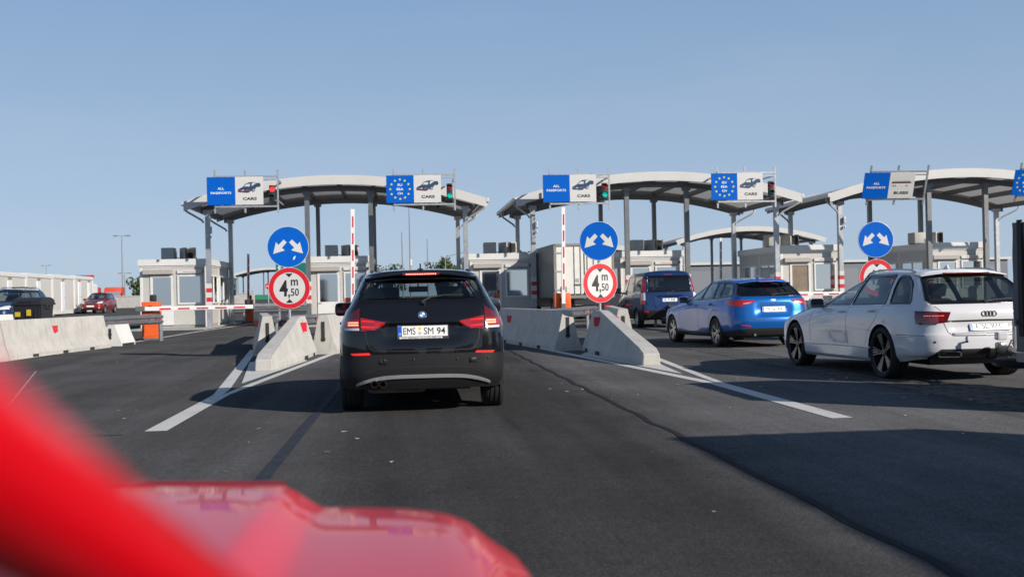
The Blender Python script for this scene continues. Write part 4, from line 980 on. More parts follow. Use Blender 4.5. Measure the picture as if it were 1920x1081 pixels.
# ------------------------------------------------------------------ small cars seen from the front
def front_car(kind):
    if kind == 'hatch':
        root = thing('parked_car', 'small dark red hatchback facing us in front of the white cabins', 'car')
        pm = paint('dark red paint', (.20, .012, .012), .15, .3); sc = 1.
        Hs, wmax, yf, yr = 1.50, .82, 3.31, -.69; wb = 2.46
    else:
        root = thing('parked_car', 'dark blue SUV with roof rails, half hidden by the black bin', 'car')
        pm = paint('navy paint', (.012, .03, .085), .15, .3); Hs, wmax, yf, yr = 1.66, .91, 3.48, -.82; wb = 2.67
    q = Hs/1.5; s = wmax/.82; dz = .06 if kind != 'hatch' else 0.
    def Z(v): return v*q+dz*.5
    c = yf-3.31
    ks = [K(Z(.24), yr+.1, yf-.1, [(yr, .74*s), (1.2, .78*s), (yf, .70*s)], (.3, .3, .4, .4), (.07, .2), 3, 1),
          K(Z(.38), yr, yf, [(yr, .79*s), (1.2, .81*s), (yf, .76*s)], (.3, .3, .4, .4), (.07, .22), 3, 1 if kind != 'hatch' else 0),
          K(Z(.52), yr, yf, [(yr, .80*s), (1.2, .82*s), (yf, .77*s)], (.28, .3, .4, .42), (.07, .22), 3, 0),
          K([(yr, Z(.80)), (1.2, Z(.76)), (yf, Z(.70))], yr+.02, yf-.05, [(yr, .79*s), (1.2, .82*s), (yf, .74*s)], (.26, .3, .4, .42), (.06, .22), 3, 0),
          K([(yr, Z(.93)), (1.2, Z(.88)), (yf-.3, Z(.80))], yr+.05, yf-.14, [(yr, .76*s), (1.2, .80*s), (yf, .68*s)], (.24, .3, .4, .42), (.06, .2), 3, 0),
          K([(yr, Z(.99)), (1.2, Z(.94)), (2.2+c, Z(.93)), (2.8+c, Z(.88))], yr+.07, 3.0+c, [(yr, .73*s), (1.2, .78*s), (2.9+c, .60*s)], (.2, .3, .4, .42), (.05, .2), 3, 0),
          K([(yr, Z(1.03)), (1.2, Z(.97)), (2.2+c, Z(.97))], yr+.09, 2.35+c, [(yr, .70*s), (1.2, .755*s), (2.2+c, .68*s)], (.14, .3, .35, .4), (.05, .2), 5, 0),
          K([(yr+.2, Z(1.26)), (1.6, Z(1.26))], yr+.22, 1.75+c, [(yr, .63*s), (.8, .67*s), (1.6, .61*s)], (.12, .25, .28, .35), (.04, .16), 5, 0),
          K([(yr+.35, Z(1.41)), (1.1, Z(1.43))], yr+.35, 1.28+c, [(yr, .56*s), (.6, .58*s), (1.2, .53*s)], (.12, .2, .22, .25), (.03, .1), 3, 0)]
    ks += roof_keys(ks[-1], .06*q)
    sh = Shell(ks, 1.2)
    Rw = .30 if kind == 'hatch' else .345
    car_common(root, sh, [('body', pm), ('lower_bumper', pm if kind == 'hatch' else BLACK_PL)], dict(
        axles=(0, wb), arch=Rw+.035, track=1.44*s, Rw=Rw, wd=.19, rr=Rw*.66, wstyle='plain', nsp=6, rimm=[SILVER, SILVER, BLACK_PL], wellx=.085,
        side_win=[rpoly([(1.0, Z(1.0)), (1.95+c, Z(1.0)), (1.3+c, Z(1.38)), (.98, Z(1.40))], .04), rpoly([(.05, Z(1.02)), (.92, Z(1.0)), (.9, Z(1.40)), (.15, Z(1.40))], .04)],
        rear_win=rpoly([(-.6*s, Z(1.06)), (.6*s, Z(1.06)), (.52*s, Z(1.38)), (-.52*s, Z(1.38))], .05), front_win=rpoly([(-.62*s, Z(1.01)), (.62*s, Z(1.01)), (.5*s, Z(1.40)), (-.5*s, Z(1.40))], .06),
        glass=glass('tinted car glass', (.42, .47, .46)), seat_y=.95, rseat_y=.2, dash_y=1.75+c, dash_z=Z(.95), mir_z=Z(1.28), seat_z=.28*q))
    for sg in (-1, 1):
        hl = rpoly([(sg*.40*s, Z(.70)), (sg*.72*s, Z(.72)), (sg*.74*s, Z(.80)), (sg*.68*s, Z(.86)), (sg*.46*s, Z(.77))], .03)
        o = obj('headlight', sh.patch([hl], 'front', 1, .0, .012), CLEARL, root, smooth=50)
        obj('headlight_side', sh.patch([[(yf-.42, Z(.72)), (yf-.16, Z(.72)), (yf-.2, Z(.80)), (yf-.42, Z(.85))]], 'side', sg, .002, .008), CLEARL, o, smooth=50)
        side_mirror(root, pm, sg*.735*s, 1.85+c, Z(1.02), sg, .9)
        handle(root, sh, pm, 1.1, Z(.86), sg); handle(root, sh, pm, .2, Z(.88), sg)
        if kind == 'hatch': obj('fog_light', sh.patch([disc_poly(.05, 16, sg*.58, .40)], 'front', 1, .0, .006), CLEARL, root)
        else:
            b = NB(); pts = []
            for y in np.linspace(-.3, 1.3, 9): t, n = sh.at(sg*.52*s, y, 'top'); pts.append(t+Vector((0, 0, .06 if -.25 < y < 1.25 else .0)))
            tube(b, pts, .018, 6); obj('roof_rail', b, SILVER, root, smooth=60)
    if kind == 'hatch':
        obj('grille', sh.patch([rpoly([(-.26, .62), (.26, .62), (.34, .74), (-.34, .74)], .03)], 'front', 1, .0, .008), BLACK_PL, root)
        obj('grille_trim', sh.line([(-.35, .75), (0, .76), (.35, .75)], .025, 'front', 1, .002, .008), CHROME, root)
        obj('air_intake', sh.patch([rpoly([(-.42, .32), (.42, .32), (.46, .42), (-.46, .42)], .03)], 'front', 1, .0, .004), BLACK_PL, root)
        p, n = sh.at(0, .52, 'front'); b = NB(); bx(b, p+n*.008, (.52, .012, .11), bev=.003); obj('licence_plate', b, WHITEPLATE, root)
    else:
        obj('grille', sh.patch([rpoly([(-.52, Z(.62)), (.52, Z(.62)), (.44, Z(.74)), (-.44, Z(.74))], .04)], 'front', 1, .0, .008), BLACK_PL, root)
        b = NB()
        for y in (0., .9): bx(b, (0, y, sh.at(0, y, 'top')[0].z+.085), (1.15, .07, .03), bev=.01)
        obj('roof_bar', b, BLACK_PL, root)
    g = NB()
    for sg in (-1, 1): join_bm(g, sh.line([(.96, Z(.97)), (.98, Z(.4))], .006, 'side', sg)); join_bm(g, sh.line([(2.05+c, Z(.92)), (2.02+c, Z(.4))], .006, 'side', sg)); join_bm(g, sh.line([(sg*.45*s, yf-.45), (sg*.62*s, 2.3+c)], .008, 'top'))
    obj('panel_gap', g, BLACK_PL, root)
    return root
# ------------------------------------------------------------------ ground
def ground_z(x, y):
    """the yard is flat; the far left side climbs a little"""
    return .0075*max(0, y-24)*smoothstep(-11.8, -15.5, x) if y < 260 else .0075*236*smoothstep(-11.8, -15.5, x)
def asphalt():
    m = bpy.data.materials.new('asphalt'); m.use_nodes = True; t = m.node_tree; b = t.nodes['Principled BSDF']; L = t.links.new
    N = t.nodes.new
    tc = N('ShaderNodeTexCoord'); pos = tc.outputs['Object']
    sx = N('ShaderNodeSeparateXYZ'); L(pos, sx.inputs[0])
    def noise(scale, det=5, rough=.6, vec=pos):
        n = N('ShaderNodeTexNoise'); n.inputs['Scale'].default_value = scale; n.inputs['Detail'].default_value = det; n.inputs['Roughness'].default_value = rough; L(vec, n.inputs['Vector']); return n.outputs[0]
    def mr(v, a, b_, c, d, clamp=True):
        n = N('ShaderNodeMapRange'); n.clamp = clamp; n.inputs[1].default_value = a; n.inputs[2].default_value = b_; n.inputs[3].default_value = c; n.inputs[4].default_value = d; L(v, n.inputs[0]); return n.outputs[0]
    def mul(a, b_):
        n = N('ShaderNodeMath'); n.operation = 'MULTIPLY'; L(a, n.inputs[0])
        if isinstance(b_, float): n.inputs[1].default_value = b_
        else: L(b_, n.inputs[1])
        return n.outputs[0]
    def add(a, b_):
        n = N('ShaderNodeMath'); n.operation = 'ADD'; L(a, n.inputs[0])
        if isinstance(b_, float): n.inputs[1].default_value = b_
        else: L(b_, n.inputs[1])
        return n.outputs[0]
    big = mr(noise(.30, 6, .65), .3, .7, .80, 1.20)
    # worn tracks run along the lanes: stretched noise
    mp = N('ShaderNodeMapping'); mp.inputs['Scale'].default_value = (1., .06, 1.); L(pos, mp.inputs[0])
    strk = mr(noise(1.3, 5, .65, mp.outputs[0]), .3, .7, .74, 1.22)
    grain = mul(mr(noise(120, 3, .75), .30, .72, .35, 1.75), mul(mr(noise(38, 3, .8), .3, .7, .66, 1.36), mr(noise(9, 4, .7), .3, .7, .88, 1.12)))
    vor = N('ShaderNodeTexVoronoi'); vor.inputs['Scale'].default_value = 95; L(pos, vor.inputs['Vector'])
    spk = mr(vor.outputs['Distance'], .0, .28, 2.3, .95)
    lane = mr(add(sx.outputs[0], mul(noise(.8, 3), .5)), -.95, .1, .80, .50)            # darker mixed lane where the cars run
    lane2 = mr(add(sx.outputs[0], mul(noise(.6, 3), .6)), 2.2, 3.2, 0., .58)
    lanes = add(lane, lane2)
    v = mul(mul(mul(mul(mul(big, strk), grain), spk), lanes), .122)
    # polished wheel paths, oil drips along the wheel paths
    oil = mul(mr(noise(2.2, 6, .7, mp.outputs[0]), .60, .74, 1., .68), mr(noise(1.1, 7, .75), .60, .68, 1., .80))
    v = mul(v, oil)
    cmb = N('ShaderNodeCombineColor'); L(mul(v, 1.02), cmb.inputs[0]); L(v, cmb.inputs[1]); L(mul(v, 1.0), cmb.inputs[2])
    L(cmb.outputs[0], b.inputs['Base Color'])
    L(mr(noise(3, 4), .3, .7, .75, .95), b.inputs['Roughness']); b.inputs['Specular IOR Level'].default_value = .0
    bp = N('ShaderNodeBump'); bp.inputs['Strength'].default_value = .55; bp.inputs['Distance'].default_value = .006
    L(noise(110, 3, .7), bp.inputs['Height']); L(bp.outputs[0], b.inputs['Normal'])
    return m
ASPH = asphalt()
xs = sorted(set([-900, -400, -200, -120, -80, -50, -30, -22] + list(np.linspace(-18, -10, 17)) + list(range(-8, 30, 4)) + [40, 60, 90, 150, 300, 900]))
ys = [-120, -60, -30, -15, -5, 0, 5, 10, 15, 20, 24] + list(range(30, 130, 8)) + [150, 180, 220, 260, 400, 800, 2500]
bm = NB(); gv = [[bm.verts.new((x, y, ground_z(x, y))) for x in xs] for y in ys]
for j in range(len(ys)-1):
    for i in range(len(xs)-1): bm.faces.new((gv[j][i], gv[j][i+1], gv[j+1][i+1], gv[j+1][i]))
struct('ground', bm, ASPH, smooth=80)
# ------------------------------------------------------------------ painted lines
def paint_mat():
    m = mat('road paint', (.6, .59, .56), .8, spec=.1); t = m.node_tree; b = t.nodes['Principled BSDF']; N = t.nodes.new; L = t.links.new
    tc = N('ShaderNodeTexCoord'); n = N('ShaderNodeTexNoise'); n.inputs['Scale'].default_value = 22; n.inputs['Detail'].default_value = 8; n.inputs['Roughness'].default_value = .75; L(tc.outputs['Object'], n.inputs[0])
    n2 = N('ShaderNodeTexNoise'); n2.inputs['Scale'].default_value = 1.7; n2.inputs['Detail'].default_value = 4; L(tc.outputs['Object'], n2.inputs[0])
    a = N('ShaderNodeMath'); a.operation = 'MULTIPLY_ADD'; a.inputs[1].default_value = .45; L(n2.outputs[0], a.inputs[0]); L(n.outputs[0], a.inputs[2])
    r = N('ShaderNodeValToRGB'); r.color_ramp.elements[0].position = .48; r.color_ramp.elements[0].color = (.16, .155, .15, 1); r.color_ramp.elements[1].position = .66; r.color_ramp.elements[1].color = (.60, .585, .55, 1)
    L(a.outputs[0], r.inputs[0]); L(r.outputs[0], b.inputs['Base Color']); return m
RPAINT = paint_mat()
def flat(name, polys, m, z=.004):
    bm = NB()
    for p in polys:
        f = bm.faces.new([bm.verts.new((x, y, z)) for x, y in p])
        if f.normal.z < 0: pass
    bm.normal_update(); bmesh.ops.recalc_face_normals(bm, faces=bm.faces)
    for f in bm.faces:
        if f.normal.z < 0: f.normal_flip()
    return struct(name, bm, m)
def strip(pts, w):
    out = []
    for i in range(len(pts)-1):
        p, q = Vector(pts[i]), Vector(pts[i+1]); d = (q-p).normalized(); n = Vector((-d.y, d.x))*w/2
        out.append([tuple(p-n), tuple(q-n), tuple(q+n), tuple(p+n)])
    return out
for xc_, y0_, tail in ((-2.35, 14.9, 10.98), (4.12, 14.3, 10.2), (10.4, 16.5, 12.4)):
    w = .105
    flat('lane_line', [[(xc_-w, tail), (xc_+w, tail), (xc_+w, y0_), (xc_-w, y0_)],
                       [(xc_-w, y0_), (xc_+.02, y0_), (xc_-.02, y0_+.9), (xc_-1.16, y0_+13), (xc_-1.33, y0_+13)],
                       [(xc_+w, y0_), (xc_+.02, y0_), (xc_+.06, y0_+.9), (xc_+1.0, y0_+13), (xc_+1.17, y0_+13)]], RPAINT)
    flat('nose_marking', [[(xc_, y0_+1.9), (xc_+.50, y0_+7.5), (xc_+.05, y0_+9.5), (xc_-.05, y0_+9.5), (xc_-.62, y0_+7.5)]], RPAINT)
flat('edge_line', strip([(-9.6, 18), (-8.62, 25.2), (-8.2, 33), (-7.95, 47), (-7.35, 62)], .16), RPAINT)
flat('thin_line', strip([(-3.2, 8.0), (-4.45, 12.95), (-6.7, 21.4)], .025), mat('faint line', (.30, .29, .28), .7))
TAR = mat('tar seam', (.026, .026, .028), .8, spec=.1)
flat('tar_seam', strip([(2.335+.018*math.sin(k*1.7)+.012*math.sin(k*4.1), 1.5+k*.42) for k in range(78)], .058), TAR)
flat('old_line', strip([(-.99, 3), (-.97, 8), (-.88, 15.7), (-.86, 19)], .10), mat('overpainted line', (.046, .052, .068), .8, spec=.05, noise=.3, nscale=6))
flat('tar_seam', strip([(-7.6, 11.0), (-4.6, 10.8), (-2.6, 10.75)], .025), mat('hairline seam', (.035, .035, .035), .9, spec=.05))
# paved gutter strip between the lanes on the right
def setts():
    m = mat('paving setts', (.15, .14, .125), .9, spec=.06, bump=.3, bscale=50); t = m.node_tree; b = t.nodes['Principled BSDF']; N = t.nodes.new; L = t.links.new
    tc = N('ShaderNodeTexCoord'); br = N('ShaderNodeTexBrick'); br.inputs['Scale'].default_value = 1; br.inputs['Brick Width'].default_value = .48; br.inputs['Row Height'].default_value = .16; br.inputs['Mortar Size'].default_value = .018
    br.inputs['Color1'].default_value = (.15, .142, .13, 1); br.inputs['Color2'].default_value = (.10, .097, .09, 1); br.inputs['Mortar'].default_value = (.035, .034, .032, 1)
    L(tc.outputs['Object'], br.inputs[0]); L(br.outputs[0], b.inputs['Base Color']); return m
flat('paved_strip', [[(5.93, 2), (6.85, 2), (6.85, 26.5), (5.93, 24.5)]], setts(), .004)
flat('pavement_line', strip([(5.3, 12.55), (7.5, 11.2)], .03), mat('faint line'), .003)
# ------------------------------------------------------------------ concrete barriers
def jersey_section(hb, ht, h, slot=True):
    return [(-hb, 0), (-hb, .09), (-hb*.62-.02, .33), (-ht, h), (ht, h), (hb*.62+.02, .33), (hb, .09), (hb, 0)]
def loft_sections(bm, secs, close=True):
    rings = [[bm.verts.new(p) for p in s_] for s_ in secs]
    n = len(rings[0])
    for A, B in zip(rings, rings[1:]):
        for k in range(n): bm.faces.new((A[k], B[k], B[(k+1) % n], A[(k+1) % n]))
    bm.faces.new(rings[0]); bm.faces.new(rings[-1][::-1])
    bmesh.ops.recalc_face_normals(bm, faces=bm.faces)
def reflectors(root, pts, m):
    for (p, d) in pts:
        b = NB(); bx(b, (0, 0, 0), (.012, .15, .18), bev=.002)
        o = obj('reflector', b, REDREF, root); o.location = p; o.rotation_euler = (0, d[0], d[1])
def add_slots(bm, length, hb, zs=.0):
    for y in (.22*length, .5*length, .78*length):
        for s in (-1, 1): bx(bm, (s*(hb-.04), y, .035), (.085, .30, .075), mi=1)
BAR_N = [0]
def barrier(p0, p1, label, h=.86, hb=.30, ht=.10, m=CONC, refl=None, group='concrete lane barriers'):
    p0 = Vector(p0); p1 = Vector(p1); d = (p1-p0); Lg = d.length; rz = math.atan2(-d.x, d.y)
    root = thing('concrete_barrier', label, 'barrier', (p0.x, p0.y, ground_z(p0.x, p0.y)), rz, group)
    bm = NB(); secs = []
    for y, k, dh in ((0, 1., 0), (.02, 1., 0), (Lg-.02, 1., 0), (Lg, 1., 0)):
        secs.append([(x*k, y, z) for x, z in jersey_section(hb, ht, h)])
    loft_sections(bm, secs)
    for f in bm.faces: f.material_index = 0
    add_slots(bm, Lg, hb)
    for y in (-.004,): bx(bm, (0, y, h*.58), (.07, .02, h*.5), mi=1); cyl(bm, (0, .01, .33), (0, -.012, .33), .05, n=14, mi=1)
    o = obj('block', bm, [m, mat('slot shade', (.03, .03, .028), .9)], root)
    for y, s in (refl or []):
        z = h*.70; b = NB(); bx(b, (0, 0, 0), (.014, .13, .17), bev=.002); x = ht+(hb*.62+.02-ht)*(h-z)/(h-.33)+.006
        r = obj('reflector', b, REDREF, root); r.location = (s*(x+.035), y, z); r.rotation_euler = (0, 0, -s*R(52))
    return root
def nose_barrier(x, y, label, rz=0.):
    root = thing('nose_barrier', label, 'barrier', (x, y, 0), rz, 'sloping barrier noses')
    bm = NB(); secs = []
    for yy, hb, ht, h in ((0, .145, .135, .19), (.02, .15, .14, .20), (.30, .17, .15, .285), (1.6, .235, .135, .475), (3.0, .29, .115, .675), (4.15, .32, .10, .84), (4.3, .325, .095, .855), (5.1, .33, .09, .855)):
        zz = min(.33, h*.4); secs.append([(-hb, yy, 0), (-hb, yy, min(.09, h*.3)), (-(hb*.62+.04) if h > .4 else -hb*.99, yy, zz), (-ht, yy, h), (ht, yy, h), ((hb*.62+.04) if h > .4 else hb*.99, yy, zz), (hb, yy, min(.09, h*.3)), (hb, yy, 0)])
    loft_sections(bm, secs)
    bmesh.ops.bevel(bm, geom=[e for e in bm.edges if e.calc_face_angle(0) > .5], offset=.012, segments=1, affect='EDGES')
    for y in (3.4, 4.6):
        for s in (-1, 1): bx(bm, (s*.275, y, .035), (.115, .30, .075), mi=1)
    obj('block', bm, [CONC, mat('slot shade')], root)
    for s in (-1, 1):
        b = NB(); bx(b, (0, 0, 0), (.014, .14, .19), bev=.002); r = obj('reflector', b, REDREF, root); r.location = (s*.195, 4.0, .64); r.rotation_euler = (0, 0, -s*R(52))
    return root
# ------------------------------------------------------------------ w-beam rails
def wbeam(bm, pts, z=.62, h=.31, t=.08):
    """corrugated rail swept along pts; its face bulges to the right of travel"""
    prof = [(-.5, .0), (-.44, .25), (-.30, 1.), (-.18, 1.), (-.06, .15), (.06, .15), (.18, 1.), (.30, 1.), (.44, .25), (.5, .0)]
    P = [Vector((*p, 0)) for p in pts]; rows = []
    for i, p in enumerate(P):
        a = P[max(i-1, 0)]; b = P[min(i+1, len(P)-1)]; d = (b-a).normalized(); n = Vector((d.y, -d.x, 0))
        rows.append([bm.verts.new(p+n*(t*q)+Vector((0, 0, z+h*u))) for u, q in prof])
    fs = []
    for A, B in zip(rows, rows[1:]):
        for k in range(len(prof)-1): fs.append(bm.faces.new((A[k], A[k+1], B[k+1], B[k])))
    r = bmesh.ops.solidify(bm, geom=fs, thickness=.006)
def guard_rail(pts, posts, label, z=.62, m=GALV):
    root = thing('guard_rail', label, 'guard rail', (pts[0][0], pts[0][1], 0), 0, 'steel guard rails')
    o = Vector(pts[0]); L = [tuple(Vector(p)-o) for p in pts]
    bm = NB(); wbeam(bm, L, z); obj('rail', bm, m, root, smooth=40)
    for i in posts:
        p = Vector(L[i]); b = NB(); bx(b, (p.x, p.y, .36), (.07, .11, .72)); obj('post', b, m, root)
    for i in range(1, len(L)-1, 2):
        b = NB(); bx(b, (L[i][0], L[i][1]-.09, z), (.012, .06, .13)); obj('reflector', b, REDREF, root)
    return root
def arc_pts(pts, n=8):
    """smooth polyline through pts"""
    xs_ = np.array(pts, float); t = np.arange(len(pts)); q = np.linspace(0, len(pts)-1, n*(len(pts)-1)+1)
    return [tuple(v) for v in pchip(t, xs_, q)]
BN = {0: 'left', 1: 'middle', 2: 'right'}
NOSES = ((-2.30, 19.55), (4.12, 18.25), (10.45, 20.4))
where = ('left of the black car', 'near the blue estate', 'behind the white estate')
for i, (x, y) in enumerate(NOSES):
    nose_barrier(x-(.06 if i == 0 else 0), y, f'sloping pale concrete barrier nose under the round signs {where[i]}', -.04 if i == 0 else 0.)
    barrier((x+.60, y+5.3), (x+1.42, y+11.3), f'straight concrete barrier behind the right side of the sloping nose {where[i]}', refl=[(1.6, 1), (4.2, 1)] if i == 0 else [(1.6, 1)], m=CONC)
    barrier((x-.60, y+5.3), (x-1.40, y+11.3), f'straight concrete barrier behind the left side of the sloping nose {where[i]}', refl=[(4.6, -1)], m=CONC)
    guard_rail(arc_pts([(x-.85, y+11.9), (x+.4, y+14.2), (x+1.9, y+17.6), (x+2.35, y+18.6), (x+2.0, y+19.1)], 5), (4, 10, 16), f'galvanised guard rail with rounded end behind the barriers {where[i]}')
    guard_rail([(x-1.42, y+11.4), (x-1.62, y+14.5), (x-1.72, y+17.5)], (1, 2), f'straight guard rail continuing the left-side barrier {where[i]}', .6)
barrier((-9.75, 20.0), (-8.98, 25.9), 'long pale concrete barrier at the left picture edge, in front of the other barriers', h=.88, refl=[(3.5, 1)])
barrier((-8.97, 25.95), (-8.24, 31.8), 'pale concrete barrier with a red reflector, ending at the curved guard rail', h=.88, refl=[(2.6, 1)])
barrier((-12.4, 27.5), (-11.2, 33.5), 'white concrete barrier standing behind the front row, with a small orange reflector', h=.95, m=WHITEP)
barrier((-8.15, 32.5), (-8.0, 33.5), 'short white barrier block under the curved guard rail', h=.60, hb=.32, ht=.13, m=WHITEP)
guard_rail(arc_pts([(-8.50, 31.3), (-8.15, 33.2), (-7.75, 35.2), (-7.45, 35.9), (-7.75, 36.3)], 5), (15, 17), 'galvanised guard rail with a curved end in front of the orange gate box', .68)
# ------------------------------------------------------------------ round signs on posts
def round_sign_pair(x, y, zb, zr, yaw, where_, yaw2=None, r=.41):
    base = .80
    p = thing('sign_post', f'thin grey steel post carrying two round signs {where_}', 'post', (x, y, base), 0, 'sign posts on the barrier noses')
    b = NB(); cyl(b, (0, 0, 0), (0, 0, zb-base+.3), .03, n=14); obj('pole', b, GALV, p, smooth=60)
    b = NB()
    for zz in (zb, zr): bx(b, (0, .0, zz-base+.15), (.12, .07, .04)); bx(b, (0, .0, zz-base-.15), (.12, .07, .04))
    obj('clamp', b, GALV, p)
    s = thing('direction_sign', f'round blue sign with two white arrows {where_}', 'road sign', (x, y-.05, zb), yaw, 'round blue pass-either-side signs')
    b = NB(); prism(b, disc_poly(r, 64), (0, 0, 0), (1, 0, 0), (0, 0, 1), (0, 1, 0), .012); obj('disc', b, SIGNBLUE, s)
    b = NB(); lathe(b, [(-.004, r-.001), (-.006, r-.009), (-.001, r-.011)], 'Y', 64); obj('rim', b, SIGNWHITE, s)
    for sg in (-1, 1):
        a = [(.035, .135), (.085, .185), (.025+.20, .05), (.285, .105), (.305, -.115), (.085, -.065), (.155, .0)]
        a = [(.025, .115), (.085, .175), (.195, .065), (.245, .125), (.305, -.120), (.065, -.050), (.125, .005)]
        b = NB(); prism(b, [(sg*u, v-.0) for u, v in a], (0, -.003, -.02), (1, 0, 0), (0, 0, 1), (0, 1, 0), .002); obj('arrow', b, SIGNWHITE, s)
    if where_.startswith('left'):
        b = NB(); prism(b, [(.11, -.21), (.155, -.18), (.135, -.255), (.095, -.275)], (0, -.004, 0), (1, 0, 0), (0, 0, 1), (0, 1, 0), .001); obj('sticker', b, mat('pale sticker', (.6, .75, .8), .4), s)
    s = thing('height_limit_sign', f'round red-rimmed height limit sign reading 4,50 m {where_}', 'road sign', (x+.01, y-.05, zr), yaw if yaw2 is None else yaw2, 'round height limit signs')
    b = NB(); prism(b, disc_poly(r, 64), (0, 0, 0), (1, 0, 0), (0, 0, 1), (0, 1, 0), .012); obj('disc', b, SIGNWHITE, s)
    b = NB(); lathe(b, [(-.0025, r-.004), (-.0035, r-.006), (-.0035, r-.098), (-.001, r-.1)], 'Y', 64); obj('red_rim', b, SIGNRED, s)
    b = NB(); lathe(b, [(-.0005, r+.002), (-.004, r+.002), (-.0045, r-.005)], 'Y', 64); obj('edge', b, SIGNWHITE, s)
    for v in (1, -1):
        b = NB(); prism(b, [(-.075, .305*v), (.075, .305*v), (0, .225*v)], (0, -.003, 0), (1, 0, 0), (0, 0, 1), (0, 1, 0), .002); obj('arrow', b, INK, s)
    L = NB(); join_bm(L, fit_text('4', .34, .17, bold=.028), Matrix.Translation((-.115, -.004, .0))); join_bm(L, fit_text(',', .09, .035, bold=.02), Matrix.Translation((-.005, -.004, -.17)))
    join_bm(L, fit_text('m', .125, .145, bold=.012), Matrix.Translation((.11, -.004, .115))); join_bm(L, fit_text('50', .155, .165, bold=.006), Matrix.Translation((.115, -.004, -.085)))
    obj('lettering', L, INK, s)
for (nx, ny), wtxt, yaw, yaw2 in zip(NOSES, ('left of the black car', 'in front of the white box lorry', 'above the roof of the white estate'), (R(2), R(-3), R(-2)), (R(-3), R(20), R(0))):
    ys_, r_, zb_, zr_ = (4.2, .43, 2.31, 1.452) if nx < 0 else ((4.95, .41, 2.30, 1.42) if nx < 6 else (4.0, .41, 2.28, 1.43))
    round_sign_pair(nx+(-.01 if nx < 0 else (.04 if nx < 6 else .26)), ny+ys_, zb_, zr_, yaw, wtxt, yaw2, r_)
# ------------------------------------------------------------------ lifting gates
def stripes(bm, L, up, w=.075, n=4):
    pass
def gate(x, y, raised, label, blen=3.15, box_h=1.2, bw=.55):
    g = thing('barrier_gate', label, 'barrier gate', (x, y, 0), 0, 'orange lifting gates')
    b = NB(); bx(b, (0, 0, box_h/2+.02), (bw, .38, box_h), bev=.02); obj('housing', b, ORANGE, g, smooth=40)
    b = NB(); bx(b, (0, -.195, box_h*.45), (bw*.8, .012, box_h*.7), bev=.004); obj('door', b, ORANGE, g)
    b = NB(); bx(b, (0, 0, .03), (bw+.08, .46, .06)); obj('base', b, DKSTEEL, g)
    b = NB(); cyl(b, (.0, -.19, 1.0), (.0, -.30, 1.0), .10, n=18); obj('pivot', b, BLACK_PL, g)
    b = NB(); bx(b, (bw*.1, 0, box_h+.14), (.2, .2, .22), bev=.05); obj('motor_hood', b, BLACK_PL, g)
    b = NB(); bx(b, (blen/2-.15, -.03, 0), (blen, .05, .13), bev=.012); a = obj('boom', b, mat('boom white', (.8, .79, .77), .4), g, loc=(0, -.30, 1.0))
    for k in range(5):
        b = NB(); x0 = .5+k*(blen-.9)/4.3; bx(b, (x0, -.0575, -.012), (.36, .004, .05)); bx(b, (x0, .0, .022), (.40, .003, .05)); obj('red_stripe', b, REDSTR, a)
    b = NB(); bx(b, (-.28, -.03, 0), (.3, .09, .16), bev=.02); obj('counterweight', b, DKSTEEL, a)
    if raised: a.rotation_euler = (0, -R(89), 0)
    return g
gate(-7.97, 37.0, False, 'orange gate with its red and white arm lowered in front of the left cabin', 3.4)
gate(-1.55, 37.2, True, 'gate with its red and white arm raised just left of the black car', 3.25)
gate(5.45, 37.6, True, 'orange gate with its arm raised in front of the white box lorry', 3.25)
gate(12.75, 37.8, False, 'gate with its arm lowered behind the bright blue and white estates', 3.3)
gate(-8.05, 61.0, True, 'far orange gate with raised arm just left of the round signs', 2.8, bw=.42)
gate(5.75, 62.0, True, 'far gate whose raised arm tip shows above the third cabin', 3.1, bw=.42)
gate(17.55, 60.5, True, 'far gate with raised arm beside a canopy column, left of the fifth cabin', 3.2, bw=.42)
p = thing('card_reader_post', 'dark slim reader post beside the far orange gate box', 'post', (-8.75, 60, 0), 0)
b = NB(); cyl(b, (0, 0, 0), (0, 0, 1.75), .07, n=12); obj('pole', b, DKSTEEL, p, smooth=60)
b = NB(); bx(b, (0, -.05, 1.6), (.3, .3, .3), bev=.04); bx(b, (0, -.02, 1.95), (.22, .26, .22), bev=.05); obj('reader_head', b, DKSTEEL, p)
